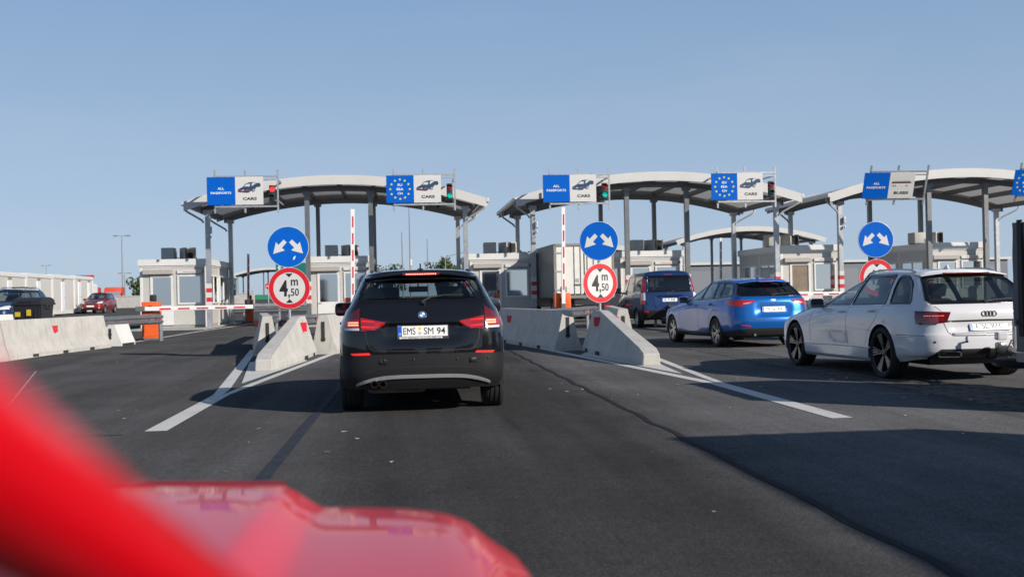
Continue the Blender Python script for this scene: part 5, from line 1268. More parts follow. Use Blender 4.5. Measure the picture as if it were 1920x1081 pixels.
# ------------------------------------------------------------------ cabins
def cabin(x0, y0, w, d, h, label, curtain=False):
    """booth standing with its front left corner at x0, y0"""
    root = thing('cabin', label, 'cabin', (x0, y0, 0), 0, 'inspection cabins')
    fr = .10
    # floor plinth and walls built round real openings
    b = NB(); bx(b, (w/2, d/2, .09), (w-.06, d-.06, .18)); obj('plinth', b, CONC2, root)
    wall = NB(); zt = h-.33; t = .06
    # front: door on the left, window on the right
    dx0, dx1 = .42, 1.42; wx0, wx1 = 1.58, w-.22; sill = 1.08; head = 2.36
    def fr_box(a0, a1, c0, c1, y=0.): bx(wall, ((a0+a1)/2, y+t/2, (c0+c1)/2), (a1-a0, t, c1-c0))
    fr_box(.1, dx0, .18, zt); fr_box(dx1, wx0, .18, zt); fr_box(dx0, dx1, head, zt); fr_box(wx0, wx1, .18, sill); fr_box(wx0, wx1, head+.02, zt); fr_box(wx1, w-.1, .18, zt)
    fr_box(.1, w-.1, .18, zt, d-t)
    sw = [(.5, d*.46), (d*.54, d-.5)]
    for xs_ in (0, w-t):
        def sd(a0, a1, c0, c1): bx(wall, (xs_+t/2, (a0+a1)/2, (c0+c1)/2), (t, a1-a0, c1-c0))
        sd(.1, sw[0][0], .18, zt); sd(sw[0][1], sw[1][0], .18, zt); sd(sw[1][1], d-.1, .18, zt)
        for a0, a1 in sw: sd(a0, a1, .18, sill); sd(a0, a1, head, zt)
    obj('wall', wall, BEIGEP, root)
    for xx in (.05, w-.05):
        for yy in (.05, d/2, d-.05): obj('corner_post', bx(NB(), (xx, yy, h/2-.05), (.12, .12, h-.2), bev=.01), WHITEP, root)
    b = NB(); bx(b, (w/2, d/2, h-.14), (w+.16, d+.16, .28), bev=.012); bx(b, (w/2, d/2, h-.31), (w+.06, d+.06, .07)); obj('roof', b, WHITEP, root)
    # door
    b = NB(); bx(b, ((dx0+dx1)/2, -.005, .62), (dx1-dx0-.02, .06, .86)); 
    for xx in (dx0+.06, dx1-.06): bx(b, (xx, -.005, 1.7), (.10, .06, 1.30))
    bx(b, ((dx0+dx1)/2, -.005, 2.31), (dx1-dx0-.22, .06, .09))
    o = obj('door', b, WHITEP, root)
    b = NB(); bx(b, ((dx0+dx1)/2, .01, 1.66), (dx1-dx0-.2, .012, 1.24)); obj('pane', b, mat('brown curtain pane', (.23, .165, .11), .35, coat=.8, noise=.3, nscale=2.5) if curtain else CABGLASS, o)
    b = NB(); cyl(b, (dx0+.07, -.04, 1.0), (dx0+.07, -.08, 1.0), .015, n=8); cyl(b, (dx0+.07, -.075, 1.0), (dx0+.19, -.075, 1.0), .011, n=8); obj('handle', b, DKSTEEL, o)
    b = NB(); bx(b, (dx0+.36, -.10, 2.50), (1.28, .22, .20), bev=.02); obj('shutter_box', b, mat('shutter box', (.40, .37, .34), .5, noise=.1, nscale=5), root)
    def win(nm, c, L, axis, y):
        cx_, cz_ = c; Lw, Lh = L
        b = NB()
        for s in (-1, 1):
            if axis == 'x': bx(b, (cx_+s*(Lw/2-.035), y, cz_), (.07, .09, Lh)); bx(b, (cx_, y, cz_+s*(Lh/2-.035)), (Lw-.14, .09, .07))
            else: bx(b, (y, cx_+s*(Lw/2-.035), cz_), (.09, .07, Lh)); bx(b, (y, cx_, cz_+s*(Lh/2-.035)), (.09, Lw-.14, .07))
        if axis != 'x': bx(b, (y, cx_, cz_), (.07, .045, Lh-.14))
        o = obj('window', b, WHITEP, root)
        b = NB(); bx(b, (cx_, y+.0, cz_) if axis == 'x' else (y, cx_, cz_), (Lw-.12, .012, Lh-.12) if axis == 'x' else (.012, Lw-.12, Lh-.12)); obj('pane', b, CABGLASS, o)
    win('window', ((wx0+wx1)/2, (sill+head)/2), (wx1-wx0, head-sill), 'x', .0)
    for xs_ in (.0, w):
        for a0, a1 in sw: win('window', ((a0+a1)/2, (sill+head)/2), (a1-a0, head-sill), 'y', xs_)
    b = NB(); bx(b, ((wx0+wx1)/2, -.055, 2.50), (wx1-wx0, .02, .14)); o = obj('notice_board', b, SIGNWHITE, root)
    b = NB(); bx(b, ((wx0+wx1)/2+.05, -.067, 2.49), (.62, .004, .018)); obj('notice_line', b, REDSTR, o)
    b = NB(); bx(b, (w-.14, -.06, 2.5), (.07, .10, .12), bev=.02); obj('wall_lamp', b, DKSTEEL, root)
    return root
def ac_pair(x, y, z, where_):
    for k, dx in enumerate((0, .82)):
        r = thing('air_conditioner', ('grey-backed' if k == 0 else 'open-fronted')+f' air conditioner unit on the roof of {where_}', 'air conditioner', (x+dx, y, z), 0 if k == 0 else R(25), 'roof air conditioners')
        b = NB(); bx(b, (0, 0, .28), (.55, .75, .52), bev=.02)
        for s in (-.3, .3): bx(b, (0, s, .01), (.5, .06, .03))
        obj('casing', b, mat('ac casing', (.42, .41, .38), .6, noise=.15, nscale=6), r, smooth=40)
        b = NB(); prism(b, disc_poly(.2, 24), (.02, -.382 if k else .376, .28), (1, 0, 0), (0, 0, 1), (0, 1, 0), .008)
        if k == 1: bx(b, (.0, -.379, .28), (.42, .006, .44))
        obj('fan_opening', b, INK, r)
        b = NB(); tube(b, [(.28, .1, .12), (.40, .1, .10), (.42, .1, .0)], .02, 6); obj('pipe', b, BLACK_PL, r)
ORD = ('first', 'second', 'third', 'fourth', 'fifth', 'sixth')
CAB_X = (-11.22, -4.05, 3.12, 9.95, 17.40, 24.50)
for i, x in enumerate(CAB_X):
    cabin(x, 49.95, 2.84 if i != 1 else 2.80, 6.2, 3.05 if i < 4 else 3.18, ('white inspection cabin at the far left behind the lowered gate arm', 'white inspection cabin behind the left round signs', 'white inspection cabin just right of the black car', 'white inspection cabin behind the dark blue van', 'white inspection cabin with side windows behind the bright blue estate', 'white inspection cabin behind the roof of the white estate')[i], i == 4)
    ac_pair(x+1.0-(1.4 if i > 3 else 0)+(.45 if i > 3 else 0), 51.2, 3.05 if i < 4 else 3.18, f'the {ORD[i]} cabin from the left')
# raised islands the cabins stand on (kerbed)
for i, x in enumerate(CAB_X):
    b = NB(); bx(b, (x+1.43, 53.5, .035), (3.25, 11.0, .07), bev=.02); struct('island_kerb', b, CONC2)
# ------------------------------------------------------------------ canopies
def canopy(cx, y0, y1, label, hw=6.43, zc=6.48, ze=5.42, cols=(-5.6, -1.35, 1.4, 5.55), yc=(49.5, 56.0), bands=(), detail=True, zcol=0.):
    root = thing('canopy', label, 'canopy', (cx, y0, 0), 0, 'arched steel canopies')
    D = y1-y0; n = 24
    def zt(x): return ze+(zc-ze)*(1-(x/hw)**2)
    xs_ = np.linspace(-hw, hw, n+1); th = .40
    for ya, yb, hh in ((0, .30, th), (D-.22, D, th*.75)):
        b = NB(); top = [[b.verts.new((x, y, zt(x)-dz)) for y, dz in ((ya, 0), (yb, 0), (yb, .07 if ya == 0 else hh), (ya+.06 if ya == 0 else ya, .07), (ya+.06 if ya == 0 else ya, hh if ya == 0 else .07), (ya, hh if ya == 0 else .07))] for x in xs_]
        for A, B in zip(top, top[1:]):
            for k in range(6): b.faces.new((A[k], A[(k+1) % 6], B[(k+1) % 6], B[k]))
        b.faces.new(top[0][::-1]); b.faces.new(top[-1])
        bmesh.ops.recalc_face_normals(b, faces=b.faces)
        obj('fascia', b, FASCIA, root, smooth=30)
    b = NB(); rows = []
    ncor = 90
    for i in range(ncor+1):
        x = -hw+2*hw*i/ncor; rows.append([b.verts.new((x, y, zt(x)-.03-(.02 if i % 2 else 0))) for y in (.28, D*.5, D-.2)])
    for A, B in zip(rows, rows[1:]):
        for k in range(2): b.faces.new((A[k], A[k+1], B[k+1], B[k]))
    obj('roof', b, SOFFIT, root, smooth=60)
    for s in (-1, 1):                                                      # eaves gutter
        b = NB(); bx(b, (s*(hw+.04), D/2, ze-.09), (.14, D+.02, .17), bev=.03); obj('gutter', b, FASCIA, root)
    def arcbeam(y, hgt, wd, z_off, m, name):
        b = NB(); rows = []
        for x in xs_[1:-1]: rows.append([b.verts.new((x, y+dy, zt(x)-z_off-dz)) for dy, dz in ((-wd/2, 0), (wd/2, 0), (wd/2, hgt), (-wd/2, hgt))])
        for A, B in zip(rows, rows[1:]):
            for k in range(4): b.faces.new((A[k], A[(k+1) % 4], B[(k+1) % 4], B[k]))
        b.faces.new(rows[0]); b.faces.new(rows[-1][::-1]); bmesh.ops.recalc_face_normals(b, faces=b.faces); obj(name, b, m, root)
    for y in yc: arcbeam(y-y0, .24, .14, .36, DKSTEEL, 'arch_beam')
    arcbeam(D-.25, .2, .1, .30, DKSTEEL, 'arch_beam')
    for x in np.linspace(-hw+.3, hw-.3, 9):
        b = NB(); bx(b, (x, D/2, zt(x)-.21), (.10, D-.7, .22), rot=Matrix.Rotation(math.atan(2*(zc-ze)*x/hw**2), 3, 'Y')); obj('purlin', b, DKSTEEL, root)
    for yi, y in enumerate(yc):
        for xi, x in enumerate(cols):
            z1 = zt(x)-.55; b = NB(); w_ = .20 if yi == 0 else .19
            bx(b, (x, y-y0, z1/2+zcol/2), (w_, .22, z1-zcol)); bx(b, (x, y-y0, .03+zcol), (.36, .36, .05)); bx(b, (x, y-y0, z1-.08), (.34, .3, .16))
            o = obj('column', b, GALV if (xi in (0, 3)) else STEEL, root)
            if yi == 0 and detail and xi in bands:
                for z0, z1_, m in ((1.0, 1.95, SIGNWHITE), ):
                    bb = NB(); bx(bb, (x, y-y0, (z0+z1_)/2), (w_+.012, .232, z1_-z0)); obj('reflective_sleeve', bb, m, o)
                for zc_ in (1.26, 1.66):
                    bb = NB(); bx(bb, (x, y-y0, zc_), (w_+.018, .238, .18)); obj('red_band', bb, REDSTR, o)
    if detail:
        for s in (-1, 1):
            for yi, y in enumerate(yc):
                x = cols[0] if s < 0 else cols[-1]
                b = NB(); xe = s*(hw+.02); pts = [(xe, y-y0-.6, ze-.2), (xe, y-y0-.6, ze-.32), (xe-s*.12, y-y0-.55, ze-.42), (x+s*.22, y-y0-.2, ze-.74), (x+s*.15, y-y0-.17, ze-.85), (x+s*.15, y-y0-.17, .3)]
                pts[-1] = (x+s*.15, y-y0-.17, ze-1.3) if yi else pts[-1]
                tube(b, pts[:5], .045, 8); obj('downpipe', b, FASCIA if s > 0 else GALV, root, smooth=60)
        b = NB(); bx(b, (cols[0]+.14, .82, 4.25), (.12, .12, .3), bev=.03); bx(b, (cols[0]+.14, .80, 3.95), (.07, .1, .12), bev=.02); obj('camera', b, GALV, root)
    return root
canopy(-2.62, 48.5, 57.2, 'arched white canopy on steel columns over the two left cabins', bands=(0, 1, 3))
canopy(11.53, 48.5, 57.2, 'arched white canopy on steel columns over the blue van and middle cabins', bands=(0, 1, 2, 3))
canopy(25.68, 48.5, 57.2, 'arched white canopy on steel columns at the right above the white estate', bands=(0, 1))
canopy(29.6, 92, 101, 'smaller looking white canopy farther back, behind the round signs at the right', yc=(93, 99.5), detail=False)
canopy(16.9+1.2, 99, 105, 'far white canopy half hidden behind the fifth cabin', yc=(100, 104), detail=False, hw=5.2, zc=5.4, ze=4.6)
canopy(-23.6+2.2, 190, 199, 'distant white canopy seen past the left cabin', yc=(191, 197.5), detail=False)
# ------------------------------------------------------------------ hanging lane signs
def star(r, cx=0, cy=0): return [(cx+(r if k % 2 == 0 else r*.42)*math.sin(math.pi*k/5), cy+(r if k % 2 == 0 else r*.42)*math.cos(math.pi*k/5)) for k in range(10)]
NAVY = mat('pictogram navy', (.02, .055, .11), .45)
PICRED = mat('pictogram red', (.5, .03, .06), .45)
def picto_car(root):
    def P(pts): return [((u-697)/508*1.14, (v-472)/500*-1.14) for u, v in pts]
    def put(nm, pts, m, y): 
        b = NB(); prism(b, P(pts), (0, y, 0), (1, 0, 0), (0, 0, 1), (0, 1, 0), .0015); return obj(nm, b, m, pg)
    b = NB(); prism(b, P([(745, 490), (750, 445), (845, 395), (885, 347), (945, 320), (1030, 316), (1085, 335), (1130, 330), (1158, 350), (1156, 395), (1130, 408), (1095, 402), (1062, 432), (1058, 478), (1034, 494), (1004, 488), (990, 470), (950, 500), (925, 510), (760, 497)]), (0, -.004, 0), (1, 0, 0), (0, 0, 1), (0, 1, 0), .002)
    pg = obj('car_picture', b, NAVY, root)
    put('car_window', [(860, 392), (900, 353), (970, 347), (962, 395)], SIGNWHITE, -.006); put('car_window', [(996, 390), (1004, 335), (1035, 326), (1078, 338)], SIGNWHITE, -.006)
    put('car_lamp', [(756, 470), (758, 458), (810, 458), (812, 472)], PICRED, -.006); put('car_lamp', [(885, 472), (890, 458), (955, 452), (950, 470)], PICRED, -.006)
    put('car_plate', [(822, 472), (826, 456), (858, 456), (858, 472)], SIGNWHITE, -.006)
    b = NB(); c = P([(1036, 462)])[0]; lathe(b, [(-.006, .055), (-.0065, .03), (-.006, .0)], 'Y', 18, c=(c[0], 0, c[1])); obj('car_wheel', b, mat('pictogram grey', (.3, .3, .32), .4), pg)
def picto_bus(root):
    b = NB(); prism(b, [(.10, .19), (.14, .285), (.90, .30), (.98, .25), (.98, .19)], (0, -.004, 0), (1, 0, 0), (0, 0, 1), (0, 1, 0), .002); pg = obj('bus_picture', b, mat('pictogram brown', (.30, .17, .08), .5), root)
    b = NB(); bx(b, (.55, -.006, .215), (.86, .002, .04)); obj('bus_window_band', b, INK, pg)
    b = NB(); bx(b, (.54, -.004, .14), (.88, .002, .08)); obj('bus_body', b, mat('pictogram pale', (.66, .64, .62), .4), pg)
    for x in (.19, .28, .80): b = NB(); prism(b, disc_poly(.045, 16, x, .09), (0, -.006, 0), (1, 0, 0), (0, 0, 1), (0, 1, 0), .002); obj('bus_wheel', b, mat('pictogram grey'), pg)
def lane_sign(x0, y, ztop, left, right, label, tilt=0., light=None, llabel=''):
    """sign with its lower left corner on x0"""
    W_, H_ = 1.14, 1.15
    root = thing('lane_sign', label, 'overhead sign', (x0, y, ztop-H_), 0, 'overhead lane signs')
    root.rotation_euler = (R(tilt), 0, 0)
    b = NB(); bx(b, (W_/2, .015, H_/2), (W_, .03, H_), bev=.003); bp = obj('blue_panel', b, SIGNBLUE, root)
    b = NB(); bx(b, (W_*1.5, .015, H_/2), (W_-.01, .03, H_), bev=.003); wp = obj('white_panel', b, SIGNWHITE, root); 
    if left == 'ALL':
        L = NB(); join_bm(L, fit_text('ALL', .095, .27, bold=.025), Matrix.Translation((W_/2, -.003, H_*.585))); join_bm(L, fit_text('PASSPORTS', .095, .83, bold=.025), Matrix.Translation((W_/2, -.003, H_*.43)))
        obj('lettering', L, WHITEPLATE, bp)
    else:
        L = NB()
        for txt, z, ww in (('EU', .655, .19), ('EEA', .50, .28), ('CH', .345, .21)): join_bm(L, fit_text(txt, .098, ww, bold=.025), Matrix.Translation((W_/2, -.003, H_*z)))
        obj('lettering', L, WHITEPLATE, bp)
        for k in range(12):
            a = k*math.pi/6; b = NB(); prism(b, star(.062), (W_/2+.405*math.sin(a), -.003, H_*.5+.405*math.cos(a)), (1, 0, 0), (0, 0, 1), (0, 1, 0), .002); obj('star', b, YELLOW, bp)
    L = NB(); join_bm(L, fit_text(right, .125, .56 if right == 'CARS' else .66, bold=.035), Matrix.Translation((W_*1.52, -.003, H_*.215))); obj('lettering', L, INK, wp)
    e = bpy.data.objects.new('picture_mount', None)
    if right == 'CARS': picto_car(wp)
    else: picto_bus(wp)
    for c in kids(wp):
        if c.name.startswith(('car_picture', 'bus_picture')):
            c.location = (W_+.0, 0, H_*.5 if right == 'CARS' else H_*.42)
    bpy.data.objects.remove(e)
    fr = NB(); xr = W_*2+.58
    for z in (H_+.02, -.07): bx(fr, ((.3+xr)/2+0, .08, z), (xr-.3, .07, .07))
    for x in (.30, W_*1.34, xr): bx(fr, (x, .125, H_/2-.02), (.07, .06, H_+.62))
    bx(fr, (W_*2+.28, .08, H_-.12), (.5, .05, .05))
    obj('frame', fr, GALV, root)
    for x in (.30, xr) if not tilt else ():
        for z in (.15, H_-.1): obj('bracket', bx(NB(), (x, 1.1, z), (.06, 2.0, .06)), GALV, root)
    if light:
        t = thing('traffic_light', llabel, 'traffic light', (x0+W_*2+.36, y+.03, ztop-H_+.08), 0, 'two-lamp traffic lights')
        b = NB(); bx(b, (0, 0, .36), (.25, .16, .70), bev=.04); obj('housing', b, BLACK_PL, t, smooth=40)
        b = NB(); bx(b, (-.02, .10, .08), (.35, .04, .04)); obj('mount', b, GALV, t)
        for z, kind in ((.54, 'red'), (.20, 'green')):
            on = kind in light
            m = {('red', True): mat('lamp red on', (.7, .03, .03), .3, coat=1., emit=(1, .03, .03), es=1.7), ('red', False): mat('lamp red off', (.42, .015, .03), .2, coat=1.),
                 ('green', True): mat('lamp green on', (.0, .35, .3), .3, coat=1., emit=(.0, .75, .55), es=.55), ('green', False): mat('lamp green off', (.01, .05, .05), .2, coat=1.)}[(kind, on)]
            b = NB(); lathe(b, [(-.085, .105), (-.115, .07), (-.125, .0)], 'Y', 24, c=(0, 0, z)); l = obj('lamp', b, m, t, smooth=60)
            b = NB(); n_ = 12; a0 = R(10); A = []
            for k in range(n_+1):
                a = a0+(math.pi-2*a0)*k/n_; A.append((b.verts.new((.115*math.cos(a), -.08, z+.115*math.sin(a))), b.verts.new((.115*math.cos(a), -.21, z+.108*math.sin(a)))))
            for p_, q_ in zip(A, A[1:]): b.faces.new((p_[0], q_[0], q_[1], p_[1]))
            obj('visor', b, BLACK_PL, l, smooth=60)
lane_sign(-7.82, 47.0, 6.28, 'ALL', 'CARS', 'overhead blue and white sign ALL PASSPORTS CARS at the far left', light='red', llabel='traffic light with its red lamp lit beside the leftmost overhead sign')
lane_sign(-.49, 47.0, 6.27, 'EU', 'CARS', 'overhead sign with EU stars and CARS above the black car', light='green', llabel='traffic light with its green lamp lit, above the black car')
lane_sign(6.10, 47.0, 6.22, 'ALL', 'CARS', 'overhead blue and white sign ALL PASSPORTS CARS above the white box lorry', light='green', llabel='traffic light with its green lamp lit, above the white box lorry')
lane_sign(13.39, 47.0, 6.21, 'EU', 'CARS', 'overhead sign with EU stars and CARS above the bright blue estate', light='none', llabel='unlit traffic light above the bright blue estate')
lane_sign(19.95, 46.7, 6.16, 'ALL', 'BUSES', 'forward tilted overhead sign ALL PASSPORTS BUSES at the right', tilt=22)
lane_sign(26.75, 46.7, 6.22, 'EU', 'BUSES', 'forward tilted overhead sign with EU stars cut by the right picture edge', tilt=22)
# ------------------------------------------------------------------ people: one skinned body each
SKIN = mat('skin', (.42, .25, .18), .55); HAIRD = mat('dark hair', (.02, .016, .014), .7)
def skin_body(name, joints, bones, parent=None):
    me = bpy.data.meshes.new(name); keys = list(joints)
    me.from_pydata([joints[k][0] for k in keys], [(keys.index(a), keys.index(b)) for a, b in bones], [])
    o = bpy.data.objects.new(name, me); COL.objects.link(o)
    o.modifiers.new('s', 'SKIN'); sub = o.modifiers.new('u', 'SUBSURF'); sub.levels = 2
    for i, k in enumerate(keys):
        r = joints[k][1]; me.skin_vertices[0].data[i].radius = r if isinstance(r, tuple) else (r, r); me.skin_vertices[0].data[i].use_root = (i == 0)
    dg = bpy.context.evaluated_depsgraph_get(); dg.update()
    out = bpy.data.meshes.new_from_object(o.evaluated_get(dg)); bpy.data.objects.remove(o)
    for p in out.polygons: p.use_smooth = True
    return out
def person(name_label, loc, rz, shirt, trousers, seated=True, turn=0., lean=0., cap=None):
    root = thing('person', name_label, 'person', loc, rz)
    if seated:   # origin at the hip, facing +Y
        J = {'pelvis': ((0, 0, 0), (.15, .11)), 'waist': ((0, -.03, .18), (.135, .10)), 'chest': ((lean*.5, -.08, .40), (.165, .11)), 'neck': ((lean, -.08, .56), .058), 'head0': ((lean, -.06, .64), (.072, .085)), 'head1': ((lean, -.05, .74), (.078, .098)), 'head2': ((lean, -.06, .80), (.05, .06))}
        B = [('pelvis', 'waist'), ('waist', 'chest'), ('chest', 'neck'), ('neck', 'head0'), ('head0', 'head1'), ('head1', 'head2')]
        for s, n in ((-1, 'l'), (1, 'r')):
            J.update({n+'sh': ((s*.19+lean*.7, -.07, .47), .062), n+'el': ((s*.25+lean*.5, .10, .26), .046), n+'wr': ((s*.17, .36, .34), .032), n+'hand': ((s*.16, .43, .37), (.04, .022)), n+'hip': ((s*.1, .06, -.01), .085), n+'kn': ((s*.13, .46, .05), .06), n+'an': ((s*.12, .60, -.34), .042), n+'toe': ((s*.12, .74, -.38), .035)})
            B += [('chest', n+'sh'), (n+'sh', n+'el'), (n+'el', n+'wr'), (n+'wr', n+'hand'), ('pelvis', n+'hip'), (n+'hip', n+'kn'), (n+'kn', n+'an'), (n+'an', n+'toe')]
        hz, legz = .60, .02
    else:
        J = {'pelvis': ((0, 0, .95), (.15, .11)), 'waist': ((0, 0, 1.1), (.135, .1)), 'chest': ((0, 0, 1.34), (.165, .11)), 'neck': ((0, 0, 1.50), .056), 'head0': ((0, .02, 1.58), (.072, .085)), 'head1': ((0, .03, 1.67), (.078, .098)), 'head2': ((0, .02, 1.73), (.05, .06))}
        B = [('pelvis', 'waist'), ('waist', 'chest'), ('chest', 'neck'), ('neck', 'head0'), ('head0', 'head1'), ('head1', 'head2')]
        for s, n in ((-1, 'l'), (1, 'r')):
            J.update({n+'sh': ((s*.19, 0, 1.42), .062), n+'el': ((s*.27, -.02, 1.13), .046), n+'wr': ((s*.26, .08, .90), .032), n+'hand': ((s*.25, .10, .82), (.04, .022)), n+'hip': ((s*.1, 0, .90), .09), n+'kn': ((s*.11, .02, .5), .06), n+'an': ((s*.11, -.02, .09), .042), n+'toe': ((s*.12, .13, .04), .04)})
            B += [('chest', n+'sh'), (n+'sh', n+'el'), (n+'el', n+'wr'), (n+'wr', n+'hand'), ('pelvis', n+'hip'), (n+'hip', n+'kn'), (n+'kn', n+'an'), (n+'an', n+'toe')]
        hz, legz = 1.53, .97
    me = skin_body('body', J, B)
    for m in (shirt, trousers, SKIN): me.materials.append(m)
    for p in me.polygons:
        c = p.center
        if c.z > hz-.03 and abs(c.x-J['neck'][0][0]) < .13: p.material_index = 2
        elif (abs(c.x) > .13 and (c.y > .30 and c.z > .2 if seated else (abs(c.x) > .21 and c.z < .9 and c.z > .7))): p.material_index = 2
        elif c.z < legz or (seated and c.y > .12 and c.z < .13): p.material_index = 1
    bo = bpy.data.objects.new('body', me); COL.objects.link(bo); bo.parent = root
    h1 = Vector(J['head1'][0])
    b = NB(); bmesh.ops.create_uvsphere(b, u_segments=20, v_segments=12, radius=1)
    for v in list(b.verts):
        v.co = Vector((v.co.x*.094, v.co.y*.112-.012, v.co.z*.105+.03))
    dead = [v for v in b.verts if v.co.z < -.02 + (.055 if v.co.y > .03 else 0)]; bmesh.ops.delete(b, geom=dead, context='VERTS')
    obj('hair' if not cap else 'cap', b, cap or HAIRD, root, smooth=60, loc=h1)
    f = NB(); bmesh.ops.create_uvsphere(f, u_segments=8, v_segments=6, radius=.016, matrix=Matrix.Translation(h1+Vector((0, .10, -.025))))
    for s in (-1, 1): bmesh.ops.create_uvsphere(f, u_segments=8, v_segments=6, radius=.02, matrix=Matrix.Translation(h1+Vector((s*.085, 0, -.02))) @ Matrix.Diagonal((.5, 1, 1.4, 1)))
    obj('nose_and_ears', f, SKIN, root, smooth=60)
    e = NB()
    for s in (-1, 1): bmesh.ops.create_uvsphere(e, u_segments=8, v_segments=6, radius=.011, matrix=Matrix.Translation(h1+Vector((s*.032, .084, .01))))
    bx(e, (h1.x, h1.y+.086, h1.z-.058), (.045, .012, .008)); obj('eyes_and_mouth', e, INK, root)
    return root
# ------------------------------------------------------------------ the queue of vehicles
suv = black_suv(); suv.location = (.225, 12.5, 0)
person('passenger in a dark cap in the front right seat of the black car', (.225+.37, 12.5+1.02, .66), R(6), mat('dark jacket', (.02, .022, .03), .8), mat('dark trousers', (.02, .02, .025), .8), lean=-.10, cap=mat('black cap', (.012, .012, .014), .7))
person('driver in a grey shirt at the wheel of the black car', (.225-.37, 12.5+1.02, .64), 0, mat('grey shirt', (.16, .18, .18), .8), mat('dark trousers'))
j = thing('jacket', 'beige jacket hanging by the left rear window inside the black car', 'jacket', (-.30, 12.62, 1.36), 0)
b = NB(); prof = [(-.02, 0), (.02, 0), (.12, -.07), (.17, -.36), (.10, -.37), (.06, -.2), (.02, -.37), (-.16, -.36), (-.11, -.08)]
prism(b, prof, (0, 0, 0), (1, 0, 0), (0, 0, 1), (0, 1, 0), .05); bmesh.ops.bevel(b, geom=b.edges[:], offset=.014, segments=2, affect='EDGES'); obj('cloth', b, mat('beige cloth', (.42, .36, .25), .85, noise=.25, nscale=12), j, smooth=60)
t = NB(); tube(t, [(0, .02, .0), (0, .02, .03), (.02, .02, .05)], .005, 6); obj('hook', t, DKSTEEL, j)
au = white_estate(); au.location = (7.30, 14.45, 0); au.rotation_euler = (0, 0, R(2.6))
person('driver in a dark shirt at the wheel of the white estate', (7.30-.40, 14.45+1.06, .56), R(2.6), mat('dark jacket'), mat('dark trousers'))
person('passenger in a dark shirt on the left rear seat of the white estate', (7.30-.40, 14.45+.30, .58), R(2.6), mat('dark jacket'), mat('dark trousers'))
bf = blue_estate(); bf.location = (7.62, 23.65, 0); bf.rotation_euler = (0, 0, R(6))
bv = blue_van(); bv.location = (8.86, 37.3, 0)
